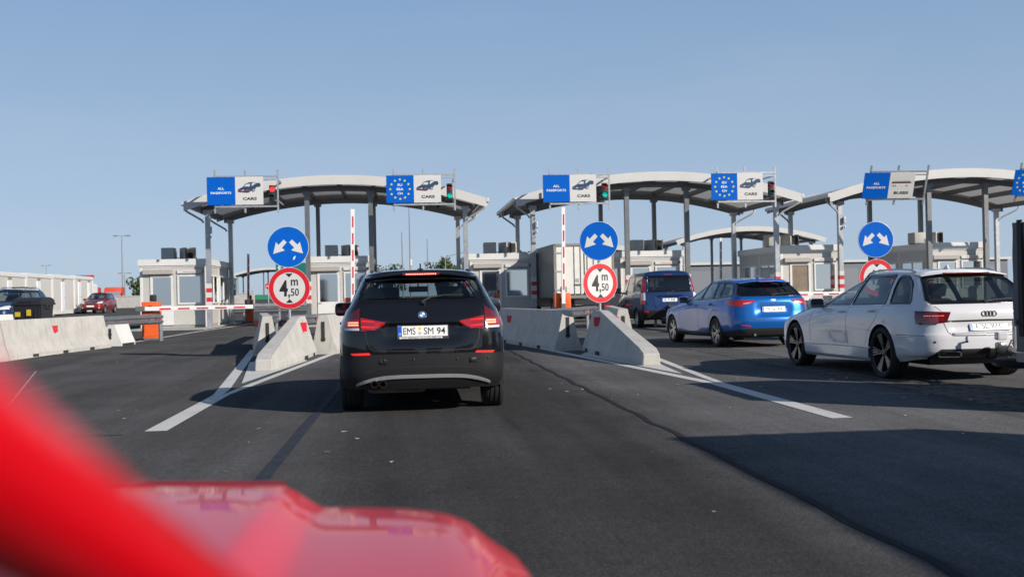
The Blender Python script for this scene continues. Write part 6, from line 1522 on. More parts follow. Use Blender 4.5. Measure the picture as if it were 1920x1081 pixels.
# ------------------------------------------------------------------ trailers with tarpaulin covers
def tarp_mat():
    m = mat('grey tarpaulin', (.085, .09, .105), .5, noise=.2, nscale=3); t = m.node_tree; b = t.nodes['Principled BSDF']; N = t.nodes.new; L = t.links.new
    tc = N('ShaderNodeTexCoord'); mp = N('ShaderNodeMapping'); mp.inputs['Scale'].default_value = (1, 3, .7); L(tc.outputs['Object'], mp.inputs[0]); n = N('ShaderNodeTexNoise'); n.inputs['Scale'].default_value = 4; n.inputs['Detail'].default_value = 5; L(mp.outputs[0], n.inputs[0])
    bp = N('ShaderNodeBump'); bp.inputs['Strength'].default_value = .6; bp.inputs['Distance'].default_value = .03; L(n.outputs[0], bp.inputs['Height']); L(bp.outputs[0], b.inputs['Normal']); return m
TARP = tarp_mat()
def trailer(label, loc, L_, w, ztop, rz=0., draw=1.4):
    """front edge of the load box at the origin, drawbar towards +Y"""
    root = thing('trailer', label, 'trailer', loc, rz)
    b = NB(); ny, nz = 26, 14; zb = .48
    def wall(fn, n1, n2):
        g = [[b.verts.new(fn(i/n1, j/n2)) for j in range(n2+1)] for i in range(n1+1)]
        for i in range(n1):
            for j in range(n2): b.faces.new((g[i][j], g[i+1][j], g[i+1][j+1], g[i][j+1]))
    def wob(u, v): return .012*math.sin(u*19+v*5)*math.sin(v*math.pi)+.008*math.sin(u*47+v*11)
    for s in (-1, 1): wall(lambda u, v: (s*(w/2+wob(u, v)), -L_*u, zb+.28+(ztop-zb-.28)*v), ny, nz)
    wall(lambda u, v: (-w/2+w*u, .0+wob(u, v), zb+.28+(ztop-zb-.28)*v), ny, nz); wall(lambda u, v: (-w/2+w*u, -L_+wob(u, v), zb+.28+(ztop-zb-.28)*v), ny, nz)
    wall(lambda u, v: (-w/2+w*u, -L_*v, ztop+.02*math.sin(u*math.pi)-.012*abs(math.sin(v*math.pi*3))), ny, nz)
    bmesh.ops.remove_doubles(b, verts=b.verts, dist=.03); bmesh.ops.recalc_face_normals(b, faces=b.faces); obj('tarpaulin', b, TARP, root, smooth=50)
    b = NB(); bx(b, (0, -L_/2, zb+.15), (w-.02, L_-.02, .30), bev=.01); obj('load_box', b, mat('trailer panel', (.10, .11, .12), .45, .3), root)
    b = NB()
    for s in (-1, 1): bx(b, (s*(w/2-.05), -L_/2, zb-.06), (.07, L_, .10)); tube(b, [(s*(w/2-.1), -.2, zb-.06), (s*.05, draw-.25, zb-.05)], .035, 8)
    bx(b, (0, draw-.12, zb-.05), (.09, .34, .09), bev=.01); bx(b, (0, draw+.03, zb-.02), (.10, .12, .10), bev=.03); obj('drawbar', b, mat('trailer steel', (.22, .22, .22), .4, .7), root)
    b = NB(); tube(b, [(.0, draw-.28, .30), (.0, draw-.28, zb+.30)], .025, 8); tube(b, [(0, draw-.28, zb+.32), (.1, draw-.28, zb+.34), (.1, draw-.28, zb+.40)], .012, 6); obj('jockey_leg', b, GALV, root)
    b = NB(); lathe(b, [(-.05, .10), (-.06, .2), (-.02, .29), (.04, .30), (.06, .24), (.05, .14), (.04, .02)], 'Z', 32, c=(-.12, draw-.62, .30)); obj('spare_wheel', b, RUBBER, root, smooth=50)
    b = NB(); tube(b, [(-.05, draw-.3, .55), (-.18, draw-.4, .42), (-.2, draw-.5, .30), (-.1, draw-.55, .25), (.05, draw-.4, .32), (.08, draw-.1, .5)], .011, 6); obj('cable', b, BLACK_PL, root, smooth=60)
    b = NB(); bx(b, (-.14, draw-.22, zb+.12), (.13, .10, .10), bev=.02); obj('lamp', b, CLEARL, root)
    for s in (-1, 1):
        b = NB(); bx(b, (s*(w/2+.012), -.16, (zb+ztop)/2+.1), (.02, .085, ztop-zb-.15), bev=.004); bx(b, (s*(w/2+.02), -.16, zb+.33), (.03, .14, .06), bev=.01); obj('strap', b, mat('brown strap', (.035, .026, .022), .8), root)
        b = NB()
        for y in np.arange(-.4, -L_, -.35): cyl(b, (s*(w/2+.0), y, zb+.36), (s*(w/2+.022), y, zb+.36), .018, n=10)
        obj('eyelet', b, GALV, root)
        b = NB(); arch_well(b, -L_*.58, .30, .36, w/2-.02, w/2+.24, s, 0, math.pi, 12); obj('mudguard', b, BLACK_PL, root, smooth=60)
    add_wheels(root, (-L_*.58,), w+.22, .29, .17, .18, 'plain', 5, [SILVER, SILVER, BLACK_PL])
    for o in kids(root):
        if o.name.startswith('wheel') and not o.name.startswith('wheel_'): pass
    return root
trailer('small trailer with a grey tarpaulin cover and brown strap, coupled to the white estate', (7.42, 11.78, 0), 2.45, 1.36, 1.90, R(1.5))
trailer('tall grey tarpaulin trailer in the right queue, out of the picture, shading the road', (8.25, 4.66, 0), 6.5, 2.2, 3.12, 0)
# ------------------------------------------------------------------ box lorries
def box_lorry(label, loc, rz=0.):
    root = thing('box_lorry', label, 'lorry', loc, rz, 'box lorries')
    L_, w, z0_, z1 = 5.6, 2.5, 1.02, 3.22
    b = NB(); bx(b, (0, L_/2+.04, (z0_+z1)/2), (w, L_, z1-z0_), bev=.02); obj('cargo_box', b, mat('shaded lorry side', (.11, .112, .115), .4, .0, noise=.12, nscale=1.2), root)  # grey sides, darkened in the colour to stand for their shade
    b = NB()
    for s in (-1, 1): bx(b, (s*(w/2-.05), .0, (z0_+z1)/2), (.10, .10, z1-z0_)); 
    bx(b, (0, 0, z1-.05), (w, .10, .10)); bx(b, (0, 0, z0_+.04), (w, .12, .12)); obj('door_frame', b, mat('lorry frame', (.25, .23, .21), .5, .3), root)
    for s in (-1, 1):
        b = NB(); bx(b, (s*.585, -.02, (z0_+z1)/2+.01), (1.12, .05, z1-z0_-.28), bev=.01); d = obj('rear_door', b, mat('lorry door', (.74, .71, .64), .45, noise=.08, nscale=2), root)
        for x in (.14, .40):
            b = NB(); cyl(b, (s*x, -.065, z0_+.1), (s*x, -.065, z1-.12), .018, n=8); obj('lock_rod', b, GALV, d)
        b = NB(); bx(b, (s*.27, -.09, 1.55), (.26, .03, .05)); obj('lock_handle', b, DKSTEEL, d)
        for z in (1.35, 2.1, 2.85): b = NB(); bx(b, (s*1.05, -.055, z), (.36, .03, .07)); obj('hinge', b, GALV, d)
    b = NB(); bx(b, (-.32, -.05, 1.72), (.2, .006, .16)); obj('label_plate', b, mat('grey notice', (.35, .36, .35), .5), root)
    b = NB(); bx(b, (0, L_/2+.8, .82), (.9, L_+2, .2)); bx(b, (0, .05, .62), (2.3, .1, .14)); obj('chassis', b, BLACK_PL, root)
    for s in (-1, 1):
        b = NB(); bx(b, (s*.95, -.01, .64), (.36, .06, .12), bev=.01); obj('tail_light', b, REDLENS, root)
        b = NB(); bx(b, (s*.9, .42, .55), (.45, .02, .5)); obj('mud_flap', b, BLACK_PL, root)
    b = NB(); bx(b, (0, L_+1.0, 1.55), (2.3, 1.7, 1.9), bev=.18); obj('cab', b, mat('cab white', (.7, .7, .7), .3, coat=1.), root, smooth=40)
    b = NB(); bx(b, (0, L_+1.84, 1.85), (2.0, .04, .8), bev=.02); obj('windscreen', b, CABGLASS, root)
    for s in (-1, 1): b = NB(); bx(b, (s*1.15, L_+1.15, 1.85), (.03, .9, .6), bev=.01); obj('side_window', b, CABGLASS, root)
    add_wheels(root, (1.3, L_+1.0), 2.0, .46, .28, .28, 'plain', 8, [SILVER, SILVER, BLACK_PL])
    return root
lorry = box_lorry('white box lorry with closed rear doors ahead of the dark blue van', (7.48, 45.2, 0), R(1.5))
for k, (x, y) in enumerate(((-9.5, -24), (-3.6, -27), (2.8, -23), (9.0, -26))):
    dup(lorry, (x, y, 0), math.pi, f'white box lorry waiting behind us, number {k+1} in its row'.replace(f', number {k+1} in its row', ('', ' beside the first', ' right behind the red car', ' in the right queue')[k]))
# ------------------------------------------------------------------ the red car we look out of
PRED = mat('bright red paint', (.70, .004, .012), .28, spec=.10, coat=.48)
def red_car():
    root = thing('red_car', 'bright red car in the foreground with a ridged bonnet', 'car', (-.74, 0, 0))
    def yF(x): a = abs(x); return 2.03-.03*(a/.55)**2 if a < .55 else 2.0-.10*((a-.55)/.3)**1.5-.15*max(0, (a-.72)/.18)**2
    def zH(x, t):   # t 0 cowl .. 1 front
        a = abs(x); base = .928-.022*t-.030*t**5
        dome = .038*(1-smoothstep(.53, .61, a))*(.8+.2*t)+.010*math.cos(min(a/.5, 1)*math.pi/2)
        crease = .0
        edge = -.035*smoothstep(.82, .90, a)-.008*smoothstep(.95, 1., t)
        return base+dome+crease+edge
    xs_ = sorted(set(np.round(np.concatenate([np.linspace(-.9, .9, 61), np.linspace(.46, .64, 14), -np.linspace(.46, .64, 14)]), 4))); nt = 36
    b = NB(); g = [[b.verts.new((x, .80+(yF(x)-.80)*j/nt, zH(x, j/nt))) for j in range(nt+1)] for x in xs_]
    for A, B in zip(g, g[1:]):
        for j in range(nt): b.faces.new((A[j], B[j], B[j+1], A[j+1]))
    obj('bonnet', b, PRED, root, smooth=60)
    b = NB(); loop = [(-.9, .80+(yF(-.9)-.80)*j/nt, zH(-.9, j/nt)) for j in range(nt+1)]+[(x, yF(x), zH(x, 1)) for x in xs_[1:-1]]+[(.9, .80+(yF(.9)-.80)*j/nt, zH(.9, j/nt)) for j in range(nt, -1, -1)]
    rows = []
    cx, cy = 0, .9
    for off, dz in ((0, -.004), (.014, -.02), (.025, -.06), (.03, -.16), (.045, -.30), (.03, -.50), (.0, -.66)):
        r = []
        for p in loop:
            d = Vector((p[0]-cx, (p[1]-cy)*.8 if p[1] > cy+.5 else 0)); d = d.normalized() if d.length else Vector((1, 0)); r.append(b.verts.new((p[0]+d.x*off, p[1]+d.y*off*1.6, p[2]+dz)))
        rows.append(r)
    for A, B in zip(rows, rows[1:]):
        for k in range(len(loop)-1): b.faces.new((A[k], A[k+1], B[k+1], B[k]))
    bmesh.ops.recalc_face_normals(b, faces=b.faces); obj('front_body', b, PRED, root, smooth=60)
    b = NB(); tube(b, [(x, yF(x)+.006, zH(x, 1)+.004) for x in np.linspace(-.53, .53, 22)], .012, 8, flat=.7); obj('bonnet_lip', b, mat('dark red lip', (.22, .004, .006), .4, coat=.6), root, smooth=60)  # lip in a darker red than the bonnet
    for s in (-1, 1):
        b = NB(); pts = [(s*.66, .92, .93), (s*.662, .615, 1.05), (s*.65, .43, 1.131), (s*.635, .2625, 1.21), (s*.616, .09, 1.30), (s*.55, -.12, 1.405), (s*.53, -.5, 1.45)]
        tube(b, pts, [.034, .027, .025, .0235, .024, .03, .034], 12, flat=.82); obj('windscreen_pillar', b, PRED, root, smooth=60)
        b = NB(); bx(b, (s*.885, .05, .62), (.06, 1.45, .62), bev=.025); bx(b, (s*.86, .05, .955), (.05, 1.45, .06), bev=.02); d = obj('door', b, PRED, root, smooth=50)
        b = NB(); bx(b, (s*.93, -.35, .80), (.03, .18, .03), bev=.01); obj('handle', b, PRED, d)
        b = NB(); arch_well(b, 1.28, .34, .37, .55, .93, s); obj('wheel_well', b, BLACK_PL, root, smooth=60)
        b = NB(); bx(b, (s*.60, 1.93, .70), (.40, .10, .16), bev=.03); obj('headlight', b, CLEARL, root)
        b = NB(); bx(b, (s*.66, .62, .95), (.09, .34, .06), bev=.02); obj('corner_trim', b, BLACK_PL, root)
    b = NB(); v = [b.verts.new(p) for p in ((-.645, .84, .935), (.645, .84, .935), (.56, .04, 1.34), (-.56, .04, 1.34))]; b.faces.new(v); obj('windscreen', b, glass('windscreen glass', (.72, .78, .75)), root)
    b = NB(); bx(b, (0, .78, .93), (1.3, .16, .06), bev=.02); obj('cowl', b, BLACK_PL, root)
    b = NB(); bx(b, (0, .45, .80), (1.36, .62, .24), bev=.06); bx(b, (-.36, .2, .86), (.34, .2, .12), bev=.04); obj('dashboard', b, INTERIOR, root, smooth=60)
    b = NB(); bx(b, (0, -.85, 1.455), (1.10, 1.5, .035), bev=.015); obj('roof', b, PRED, root, smooth=50)
    b = NB(); bx(b, (0, -1.1, .62), (1.78, .95, .66), bev=.12); bx(b, (0, -1.62, 1.15), (1.1, .12, .6), bev=.04); obj('rear_body', b, PRED, root, smooth=50)
    b = NB(); bx(b, (0, .1, .33), (1.6, 3.2, .12)); obj('underbody', b, BLACK_PL, root)
    for sx in (-.36, .36):
        c, bk, h = seat_bms(sx, -.45, .26); o = obj('seat', bk, SEATM, root, smooth=60); obj('cushion', c, SEATM, o, smooth=60); obj('headrest', h, SEATM, o, smooth=60)
    b = NB(); pts = [(-.36+.185*math.cos(t), .03-.06*math.sin(t), .92+.17*math.sin(t)) for t in np.linspace(0, 2*math.pi, 24, endpoint=False)]; tube(b, pts, .016, 6, closed=True); obj('steering_wheel', b, INTERIOR, root)
    add_wheels(root, (1.28, -1.2), 1.56, .335, .22, .23, 'plain', 5, [ALU, ALU, BLACK_PL])
    return root
red_car()
# ------------------------------------------------------------------ left side yard
def gz(x, y): return ground_z(x, y)
C0 = Vector((-21.7, 57.5)); C1 = Vector((-23.75, 89.6)); dC = (C1-C0).normalized(); nC = Vector((dC.y, -dC.x)); rzC = math.atan2(-dC.x, dC.y)
for k in range(5):
    p = C0+dC*(k*6.55); 
    r = thing('office_container', ('grey office container, first of the row at the left edge', 'grey office container behind the dark blue SUV', 'grey office container behind the black bin', 'grey office container with one white door between the bin and the red hatchback', 'grey office container at the far end of the row behind the red hatchback')[k], 'container', (p.x, p.y, gz(p.x, p.y)+.12), rzC, 'grey office containers')
    L_, w, h = 6.45, 2.4, 2.62
    b = NB(); bx(b, (-w/2, L_/2, h/2), (w-.08, L_-.08, h-.12)); obj('wall', b, mat('container panel', (.56, .54, .50), .55, noise=.06, nscale=2), r)
    b = NB()
    for yy in (.07, L_-.07):
        for xx in (-.07, -w+.07): bx(b, (xx, yy, h/2), (.15, .15, h))
    for z in (.09, h-.10): 
        for xx in (-.07, -w+.07): bx(b, (xx, L_/2, z), (.16, L_-.16, .2))
        for yy in (.07, L_-.07): bx(b, (-w/2, yy, z), (w-.16, .16, .2))
    obj('frame', b, WHITEP, r); b = NB(); bx(b, (-w/2, L_/2, h+.01), (w-.1, L_-.1, .06)); obj('roof', b, WHITEP, r)
    for yy in ((1.6, 4.9) if k == 4 else (2.9,)):
        b = NB(); bx(b, (-.025, yy, 1.17), (.07, .88, 2.02), bev=.01); d = obj('door', b, mat('door white', (.75, .75, .78), .4), r)
        b = NB(); cyl(b, (.01, yy+.33, 1.1), (.06, yy+.33, 1.1), .03, n=8); obj('handle', b, DKSTEEL, d)
        b = NB(); bx(b, (-.01, yy, 2.33), (.06, .7, .10)); obj('plate', b, mat('brass notice', (.36, .27, .12), .5), d)
    if k == 0: ac = (p+dC*5.3-nC*.5)
    b = NB()
    for yy in (.3, L_-.3): bx(b, (-w/2, yy, -.06), (w-.1, .2, .14))
    obj('foot', b, CONC2, r)
r = thing('air_conditioner', 'beige air conditioner unit on the roof of the left grey container', 'air conditioner', (ac.x, ac.y, gz(ac.x, ac.y)+2.74), rzC)
b = NB(); bx(b, (0, 0, .33), (.5, .85, .62), bev=.02); obj('casing', b, mat('ac casing'), r); b = NB(); prism(b, disc_poly(.24, 20), (.252, 0, .33), (0, 1, 0), (0, 0, 1), (1, 0, 0), .006); bx(b, (0, -.43, .33), (.42, .008, .5)); obj('fan_opening', b, INK, r)
fh = front_car('hatch'); fh.location = (-21.8, 85.4, gz(-21.8, 85.4)); fh.rotation_euler = (0, 0, R(178))
fs = front_car('suv'); fs.location = (-16.55, 51.5, gz(-16.55, 51.5)); fs.rotation_euler = (0, 0, R(172))
fs2 = dup(fs, (-34.5, 120, gz(-34.5, 120)), R(100), 'dark car parked behind the far white wall', None)
# bin
r = thing('wheeled_bin', 'large black wheeled bin with two yellow stickers at the left', 'bin', (-13.95, 44.4, gz(-13.95, 44.4)), R(-16))
b = NB(); s0 = [(-.60, -.42, .16), (.60, -.42, .16), (.60, .42, .16), (-.60, .42, .16)]; s1 = [(-.68, -.53, 1.18), (.68, -.53, 1.18), (.68, .53, 1.18), (-.68, .53, 1.18)]
A = [b.verts.new(p) for p in s0]; B = [b.verts.new(p) for p in s1]; b.faces.new(A[::-1]); b.faces.new(B)
for k in range(4): b.faces.new((A[k], A[(k+1) % 4], B[(k+1) % 4], B[k]))
bmesh.ops.bevel(b, geom=b.edges[:], offset=.05, segments=2, affect='EDGES'); bx(b, (0, 0, 1.17), (1.44, 1.14, .08), bev=.02)
for x in (-.4, 0, .4): bx(b, (x, -.50, .66), (.035, .05, .9))
BINM = mat('bin plastic', (.022, .022, .028), .5); obj('tub', b, BINM, r, smooth=40)
b = NB(); n = 8
for k in range(n):
    a0, a1 = math.pi*k/n, math.pi*(k+1)/n; bb = [b.verts.new((x, -.54*math.cos(a), 1.2+.24*math.sin(a)**.8)) for a in (a0, a1) for x in (-.70, .70)]; b.faces.new((bb[0], bb[1], bb[3], bb[2]))
for x in (-.70, .70):
    b.faces.new([b.verts.new((x, -.54*math.cos(math.pi*k/n), 1.2+.24*math.sin(math.pi*k/n)**.8)) for k in range(n+1)])
bmesh.ops.remove_doubles(b, verts=b.verts, dist=.001); bmesh.ops.recalc_face_normals(b, faces=b.faces); obj('lid', b, BINM, r, smooth=35)
b = NB(); tube(b, [(-.3, -.56, 1.26), (-.3, -.62, 1.28), (.3, -.62, 1.28), (.3, -.56, 1.26)], .02, 6); obj('handle', b, BINM, r)
for s in (-1, 1):
    b = NB(); cyl(b, (s*.68, 0, 1.08), (s*.80, 0, 1.08), .035, n=10); bx(b, (s*.70, 0, 1.05), (.06, .3, .16), bev=.02); obj('trunnion', b, BINM, r)
b = NB(); bx(b, (-.42, -.55, .78), (.26, .008, .18)); o = obj('sticker', b, mat('yellow sticker', (.72, .52, .02), .5), r)
b = NB(); bx(b, (.12, -.55, .84), (.22, .008, .24)); o = obj('sticker', b, mat('yellow sticker'), r); r.scale = (.86, .86, .97)
for s in (-1, 1):
    for y in (-.35, .35): b = NB(); cyl(b, (s*.5-.03, y, .09), (s*.5+.03, y, .09), .09, n=14); obj('wheel', b, RUBBER, r)
# far left: wall, white watch cabin, orange lorries
r = thing('boundary_wall', 'far white concrete wall behind the red hatchback', 'wall', (-36, 112, gz(-36, 112)), R(-4)); b = NB(); bx(b, (9, 0, .55), (26, .25, 1.1)); bx(b, (9, 0, 1.13), (26, .33, .08)); obj('wall', b, CONC, r)
r = thing('watch_cabin', 'small white cabin with a red and blue roof board behind the grey containers', 'cabin', (-28.3, 104, gz(-28.3, 104)), 0); r.scale = (.55, .8, .74); b = NB(); bx(b, (0, 0, 1.5), (3.4, 2.5, 3.0)); bx(b, (-.7, 0, 3.05), (4.4, 2.8, .14)); obj('wall', b, WHITEP, r)
b = NB(); bx(b, (-.4, -.2, 4.0), (1.4, .3, .42)); obj('blue_board', b, SIGNBLUE, r); b = NB(); bx(b, (1.0, -.2, 4.02), (1.4, .3, .36)); obj('red_board', b, SIGNRED, r)
b = NB(); tube(b, [(-2, -1.3, 3.1), (-2, -1.3, 3.9), (1.6, -1.3, 3.9), (1.6, -1.3, 3.1)], .04, 6); tube(b, [(-.2, -1.3, 3.1), (-.2, -1.3, 3.9)], .04, 6); obj('railing', b, DKSTEEL, r)
b = NB(); bx(b, (-.9, -1.26, 2.2), (1.2, .04, 1.0)); bx(b, (-.9, -1.28, 2.75), (1.4, .04, .18)); obj('window', b, CABGLASS, r)
for k, (x, y) in enumerate(((-33.9, 126), (-31.9, 128.5))):
    r = thing('orange_lorry', ('orange lorry cab beside the white watch cabin, behind the far wall', 'smaller looking orange lorry cab just right of the other one')[k], 'lorry', (x, y, gz(x, y)), R(8)); r.scale = (.76, .76, .76); b = NB(); bx(b, (0, 1, 1.25), (2.4, 2.0, 2.2), bev=.15); bx(b, (0, 1.1, 2.5), (2.3, 1.6, .5), bev=.2); obj('cab', b, mat('lorry orange', (.62, .075, .03), .4, coat=.5), r, smooth=40)
    b = NB(); bx(b, (0, -.02, 1.75), (2.05, .05, .75), bev=.02); obj('windscreen', b, CABGLASS, r); b = NB(); bx(b, (0, 4, 1.7), (2.4, 3.6, 2.2)); obj('box', b, mat('lorry orange'), r)
    for s in (-1, 1): b = NB(); bx(b, (s*1.3, .1, 1.7), (.2, .1, .5), bev=.03); obj('mirror', b, BLACK_PL, r); b = NB(); bx(b, (s*.85, -.03, .75), (.4, .06, .2)); obj('headlight', b, CLEARL, r)
# ------------------------------------------------------------------ far things
def pole(label, px_, y, h, kind):
    x = px_; r = thing('lamp_post' if kind != 'mast' else 'mast', label, 'lamp post' if kind != 'mast' else 'mast', (x, y, 0), 0)
    b = NB(); cyl(b, (0, 0, 0), (0, 0, h), .13 if kind != 'mast' else .12, .07, n=8); obj('pole', b, mat('far pole', (.28, .29, .30), .5, .3), r, smooth=60)
    b = NB()
    if kind == 'double':
        bx(b, (0, 0, h), (2.2, .1, .1)); [bx(b, (s*1.0, 0, h+.03), (.75, .4, .22), bev=.05) for s in (-1, 1)]
    elif kind == 'arm': tube(b, [(0, 0, h-.1), (.3, 0, h+.3), (2.0, 0, h+.7)], .06, 6); bx(b, (2.5, 0, h+.82), (1.1, .35, .16), rot=Matrix.Rotation(-.2, 3, 'Y'))
    elif kind == 'head': bx(b, (-.1, 0, h*.62), (1.1, .5, .5), bev=.1)
    else: bx(b, (.12, -.05, h*.42), (.28, .3, .9), bev=.04)
    obj('lamp_head', b, mat('far lamp head', (.25, .26, .27), .5) if kind != 'mast' else WHITEP, r)
pole('tall lamp post with a double head behind the left cabin', -45, 188, 12.0, 'double'); pole('small looking far lamp post with a double head above the grey containers', -100, 330, 12.0, 'double')
pole('short looking far lamp post between the orange lorries and the left cabin', -57, 240, 7.2, 'double')
pole('tall thin mast rising between the two left canopies behind the black car', -.4+1.9, 160, 14.2, 'mast'); pole('slim pole with a white top just left of the tall mast', .4, 158, 10.2, 'mast')
pole('lattice-thin pole with a lamp cluster half way, right of the tall mast', 4.6, 185, 10.5, 'head'); pole('curved street lamp above the trees right of the black car roof', 6.7, 165, 6.6, 'arm')
LEAF = mat('leaf green', (.055, .085, .02), .6); LEAF2 = mat('leaf pale green', (.095, .12, .03), .6); LEAF3 = mat('leaf dark green', (.025, .05, .015), .6); BARK = mat('bark', (.10, .08, .06), .9)
def tree(label, x, y, h, w, n=1500, seed=1, z=0., leaf=.30, mats=(LEAF, LEAF2, LEAF3)):
    rr = random.Random(seed); r = thing('tree', label, 'tree', (x, y, z), 0, 'trees beyond the plaza')
    b = NB(); tube(b, [(0, 0, 0), (.05*w, 0, h*.3), (0, .05, h*.55)], [.05*h, .035*h, .02*h], 8)
    cl = []
    for k in range(13):
        a = rr.random()*6.28; q = rr.random()**.6; zz = h*(.38+.55*rr.random()); wd = w*.5*q*(1-.6*abs(zz/h-.55)); c = Vector((wd*math.cos(a), wd*math.sin(a), zz)); cl.append((c, w*.13+rr.random()*w*.12)); tube(b, [(0, 0, h*.35), tuple(c*.6+Vector((0, 0, h*.15))), tuple(c)], [.015*h, .01*h, .004*h], 5)
    obj('trunk', b, BARK, r)
    f = NB()
    for k in range(n):
        c, s = cl[rr.randrange(len(cl))]; d = Vector((rr.gauss(0, 1), rr.gauss(0, 1), rr.gauss(0, .8))); d = d.normalized()*s*rr.random()**.4; p = c+d; q = leaf*(.5+rr.random())
        u = Vector((rr.gauss(0, 1), rr.gauss(0, 1), rr.gauss(0, 1))).normalized(); v = u.cross(Vector((rr.gauss(0, 1), rr.gauss(0, 1), rr.gauss(0, 1)))).normalized()
        fc = f.faces.new([f.verts.new(p+u*q*a_+v*q*b_*.6) for a_, b_ in ((-.5, -.5), (.5, -.4), (.6, .5), (-.4, .5))]); fc.material_index = rr.choice((0, 0, 1, 2))
    obj('crown', f, list(mats), r)
tree('green bushy tree showing above the left part of the black car roof', -2.0, 172, 6.4, 5.2, 1500, 2)
tree('wider green tree above the black car roof beside the canopy column', 7.0, 170, 6.7, 5.6, 1700, 3); tree('low green tree next to the wider tree behind the third cabin', 11.0, 172, 6.0, 5.0, 1300, 4)
tree('pale green bush behind the left cabin by the far wall', -33.6, 150, 3.4, 3.4, 900, 5, .9); tree('dark green tree seen between the white lorry and the third cabin', 12.9, 120, 6., 4.5, 1200, 6)
def far_sheet(): pass
r = thing('warehouse', 'long low grey warehouse with a pale roof edge, behind the blue estate', 'building', (19, 118, 0), 0); b = NB(); bx(b, (24, 8, 1.95), (48, 16, 3.9)); obj('wall', b, mat('warehouse grey', (.16, .175, .20), .6, noise=.08, nscale=1), r)
b = NB(); bx(b, (24, 8, 4.0), (48.6, 16.6, .26)); obj('roof', b, FASCIA, r)
for k in range(6): b = NB(); bx(b, (5+8*k, -.03, 1.6), (3.6, .08, 3.2)); obj('loading_door', b, mat('warehouse door', (.20, .215, .24), .5), r)
r = thing('notice_board', 'small white and red notice on a thin post behind the blue estate', 'sign', (13.6, 53.5, 0), 0); b = NB(); cyl(b, (0, 0, 0), (0, 0, 1.4), .03, n=8); obj('post', b, GALV, r); b = NB(); bx(b, (0, -.04, 1.5), (.55, .03, .85)); o = obj('panel', b, SIGNWHITE, r); b = NB(); bx(b, (0, -.058, 1.3), (.45, .006, .34)); obj('red_field', b, mat('pale red', (.6, .12, .1), .5), o)
r = thing('hoarding', 'distant green hoarding fence seen past the left cabin', 'fence', (-34, 178, 0), 0); 
for k in range(9): b = NB(); bx(b, (2.2+k*2.5, 0, .95), (2.42, .08, 1.9)); obj('panel', b, mat('green mesh', (.03, .22, .12), .7, noise=.1, nscale=1), r); b = NB(); bx(b, (1+k*2.5, .08, 1.3), (.12, .12, 2.7)); obj('post', b, GALV, r)
r = thing('direction_board', 'distant green motorway board behind the left round signs', 'road sign', (-15.6, 168, 0), 0); b = NB(); bx(b, (0, 0, 5.6), (5.2, .1, 1.7)); o = obj('panel', b, mat('sign green', (.006, .15, .12), .45), r)
for x in (-2.1, -1.2): b = NB(); prism(b, [(x-.12, 4.9), (x+.12, 4.9), (x+.12, 5.7), (x+.3, 5.7), (x, 6.2), (x-.3, 5.7), (x-.12, 5.7)], (0, -.07, 0), (1, 0, 0), (0, 0, 1), (0, 1, 0), .02); obj('arrow', b, SIGNWHITE, o)
b = NB(); [bx(b, (x, .1, 2.9), (.2, .2, 5.8)) for x in (-2.4, 2.4)]; obj('support', b, GALV, r)
r = thing('no_entry_sign', 'small far round no entry sign under the distant canopy', 'road sign', (-13.6, 118, 0), 0); b = NB(); cyl(b, (0, 0, 0), (0, 0, 2.6), .05, n=8); obj('post', b, GALV, r); b = NB(); prism(b, disc_poly(.32, 28, 0, 2.55), (0, -.06, 0), (1, 0, 0), (0, 0, 1), (0, 1, 0), .03); o = obj('disc', b, SIGNRED, r); b = NB(); bx(b, (0, -.07, 2.55), (.44, .02, .10)); obj('bar', b, SIGNWHITE, o)
r = thing('site_building', 'distant dark blue-grey building beside the green hoarding', 'building', (-33, 186, 0), 0); b = NB(); bx(b, (2.6, 3, 2.3), (6.2, 5, 4.6)); obj('wall', b, mat('slate wall', (.10, .12, .16), .6), r); b = NB(); [bx(b, (1+1.6*k, .48, 3.2), (.9, .05, .8)) for k in range(3)]; obj('window', b, CABGLASS, r); b = NB(); bx(b, (2.6, 3, 4.7), (6.5, 5.3, .2)); obj('roof', b, DKSTEEL, r)
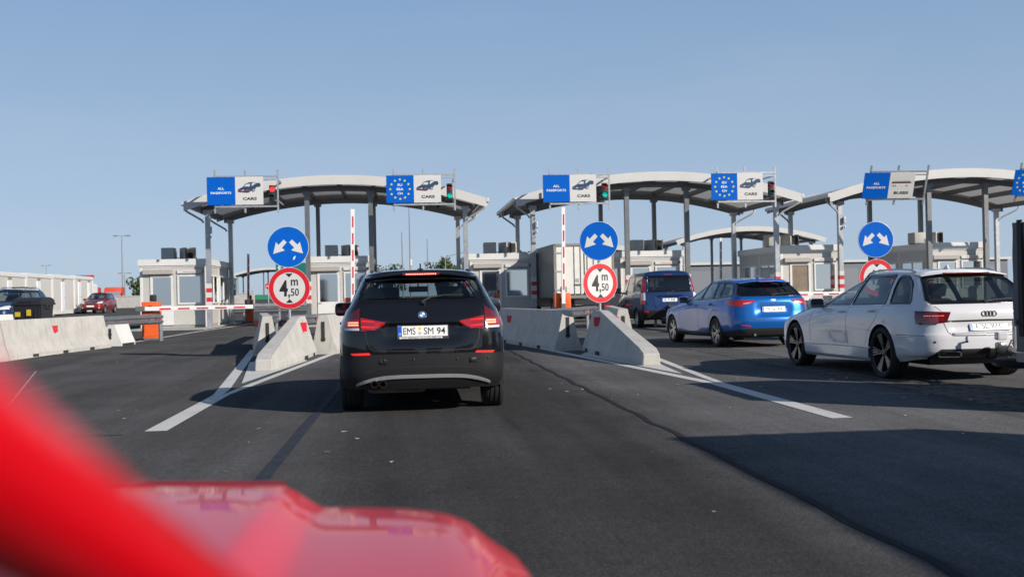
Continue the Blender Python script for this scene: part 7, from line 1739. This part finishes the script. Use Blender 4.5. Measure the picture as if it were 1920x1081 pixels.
r = thing('guard_rail', 'distant white guard rail crossing behind the far orange gate box', 'guard rail', (-14.5, 98, 0), R(-62)); b = NB(); wbeam(b, [(0, 0), (0, 40)], .7); obj('rail', b, GALV, r); [obj('post', bx(NB(), (0, 2+6*k, .35), (.08, .12, .7)), GALV, r) for k in range(7)]
r = thing('guard_rail', 'guard rail across the lane behind the far orange gate box by the left cabin', 'guard rail', (-9.6, 66, 0), R(-86)); b = NB(); wbeam(b, [(0, 0), (0, 5.2)], .6); obj('rail', b, GALV, r); [obj('post', bx(NB(), (0, .6+2*k, .35), (.08, .12, .7)), GALV, r) for k in range(3)]
# raised platform with an officer at the far right
r = thing('loading_platform', 'far raised grey platform behind the canopy columns at the right', 'platform', (49, 96, 0), 0); b = NB(); bx(b, (0, 1.5, 1.15), (9, 4, 2.3)); obj('deck', b, mat('warehouse grey'), r); b = NB(); bx(b, (0, 3.6, 3.6), (9, .3, 2.4)); obj('back_wall', b, mat('slate wall'), r)
person('distant standing person in a white shirt between canopy columns at the right', (48.1, 95.6, 2.3), 0, mat('white shirt', (.62, .63, .66), .8), mat('dark trousers'), seated=False)
# ------------------------------------------------------------------ litter
rl = random.Random(11); b = NB()
for k in range(150):
    x = rl.uniform(-6, 9); y = rl.uniform(3.5, 24); s = rl.uniform(.012, .035); a = rl.random()*6.28; u = Vector((math.cos(a), math.sin(a), 0))*s; v = Vector((-math.sin(a), math.cos(a), 0))*s*rl.uniform(.3, .8); c = Vector((x, y, .007))
    f = b.faces.new([b.verts.new(c+u*p+v*q+Vector((0, 0, rl.uniform(0, .006)))) for p, q in ((-1, -1), (1, -.7), (.8, 1), (-.9, .8))]); f.material_index = 0 if rl.random() < .8 else 1
bmesh.ops.recalc_face_normals(b, faces=b.faces)
o = obj('litter', b, [mat('paper scrap', (.55, .54, .50), .8), mat('brown scrap', (.22, .12, .05), .8)]); o['kind'] = 'stuff'; o['label'] = 'tiny scraps of paper and leaf scattered on the asphalt'; o['category'] = 'litter'
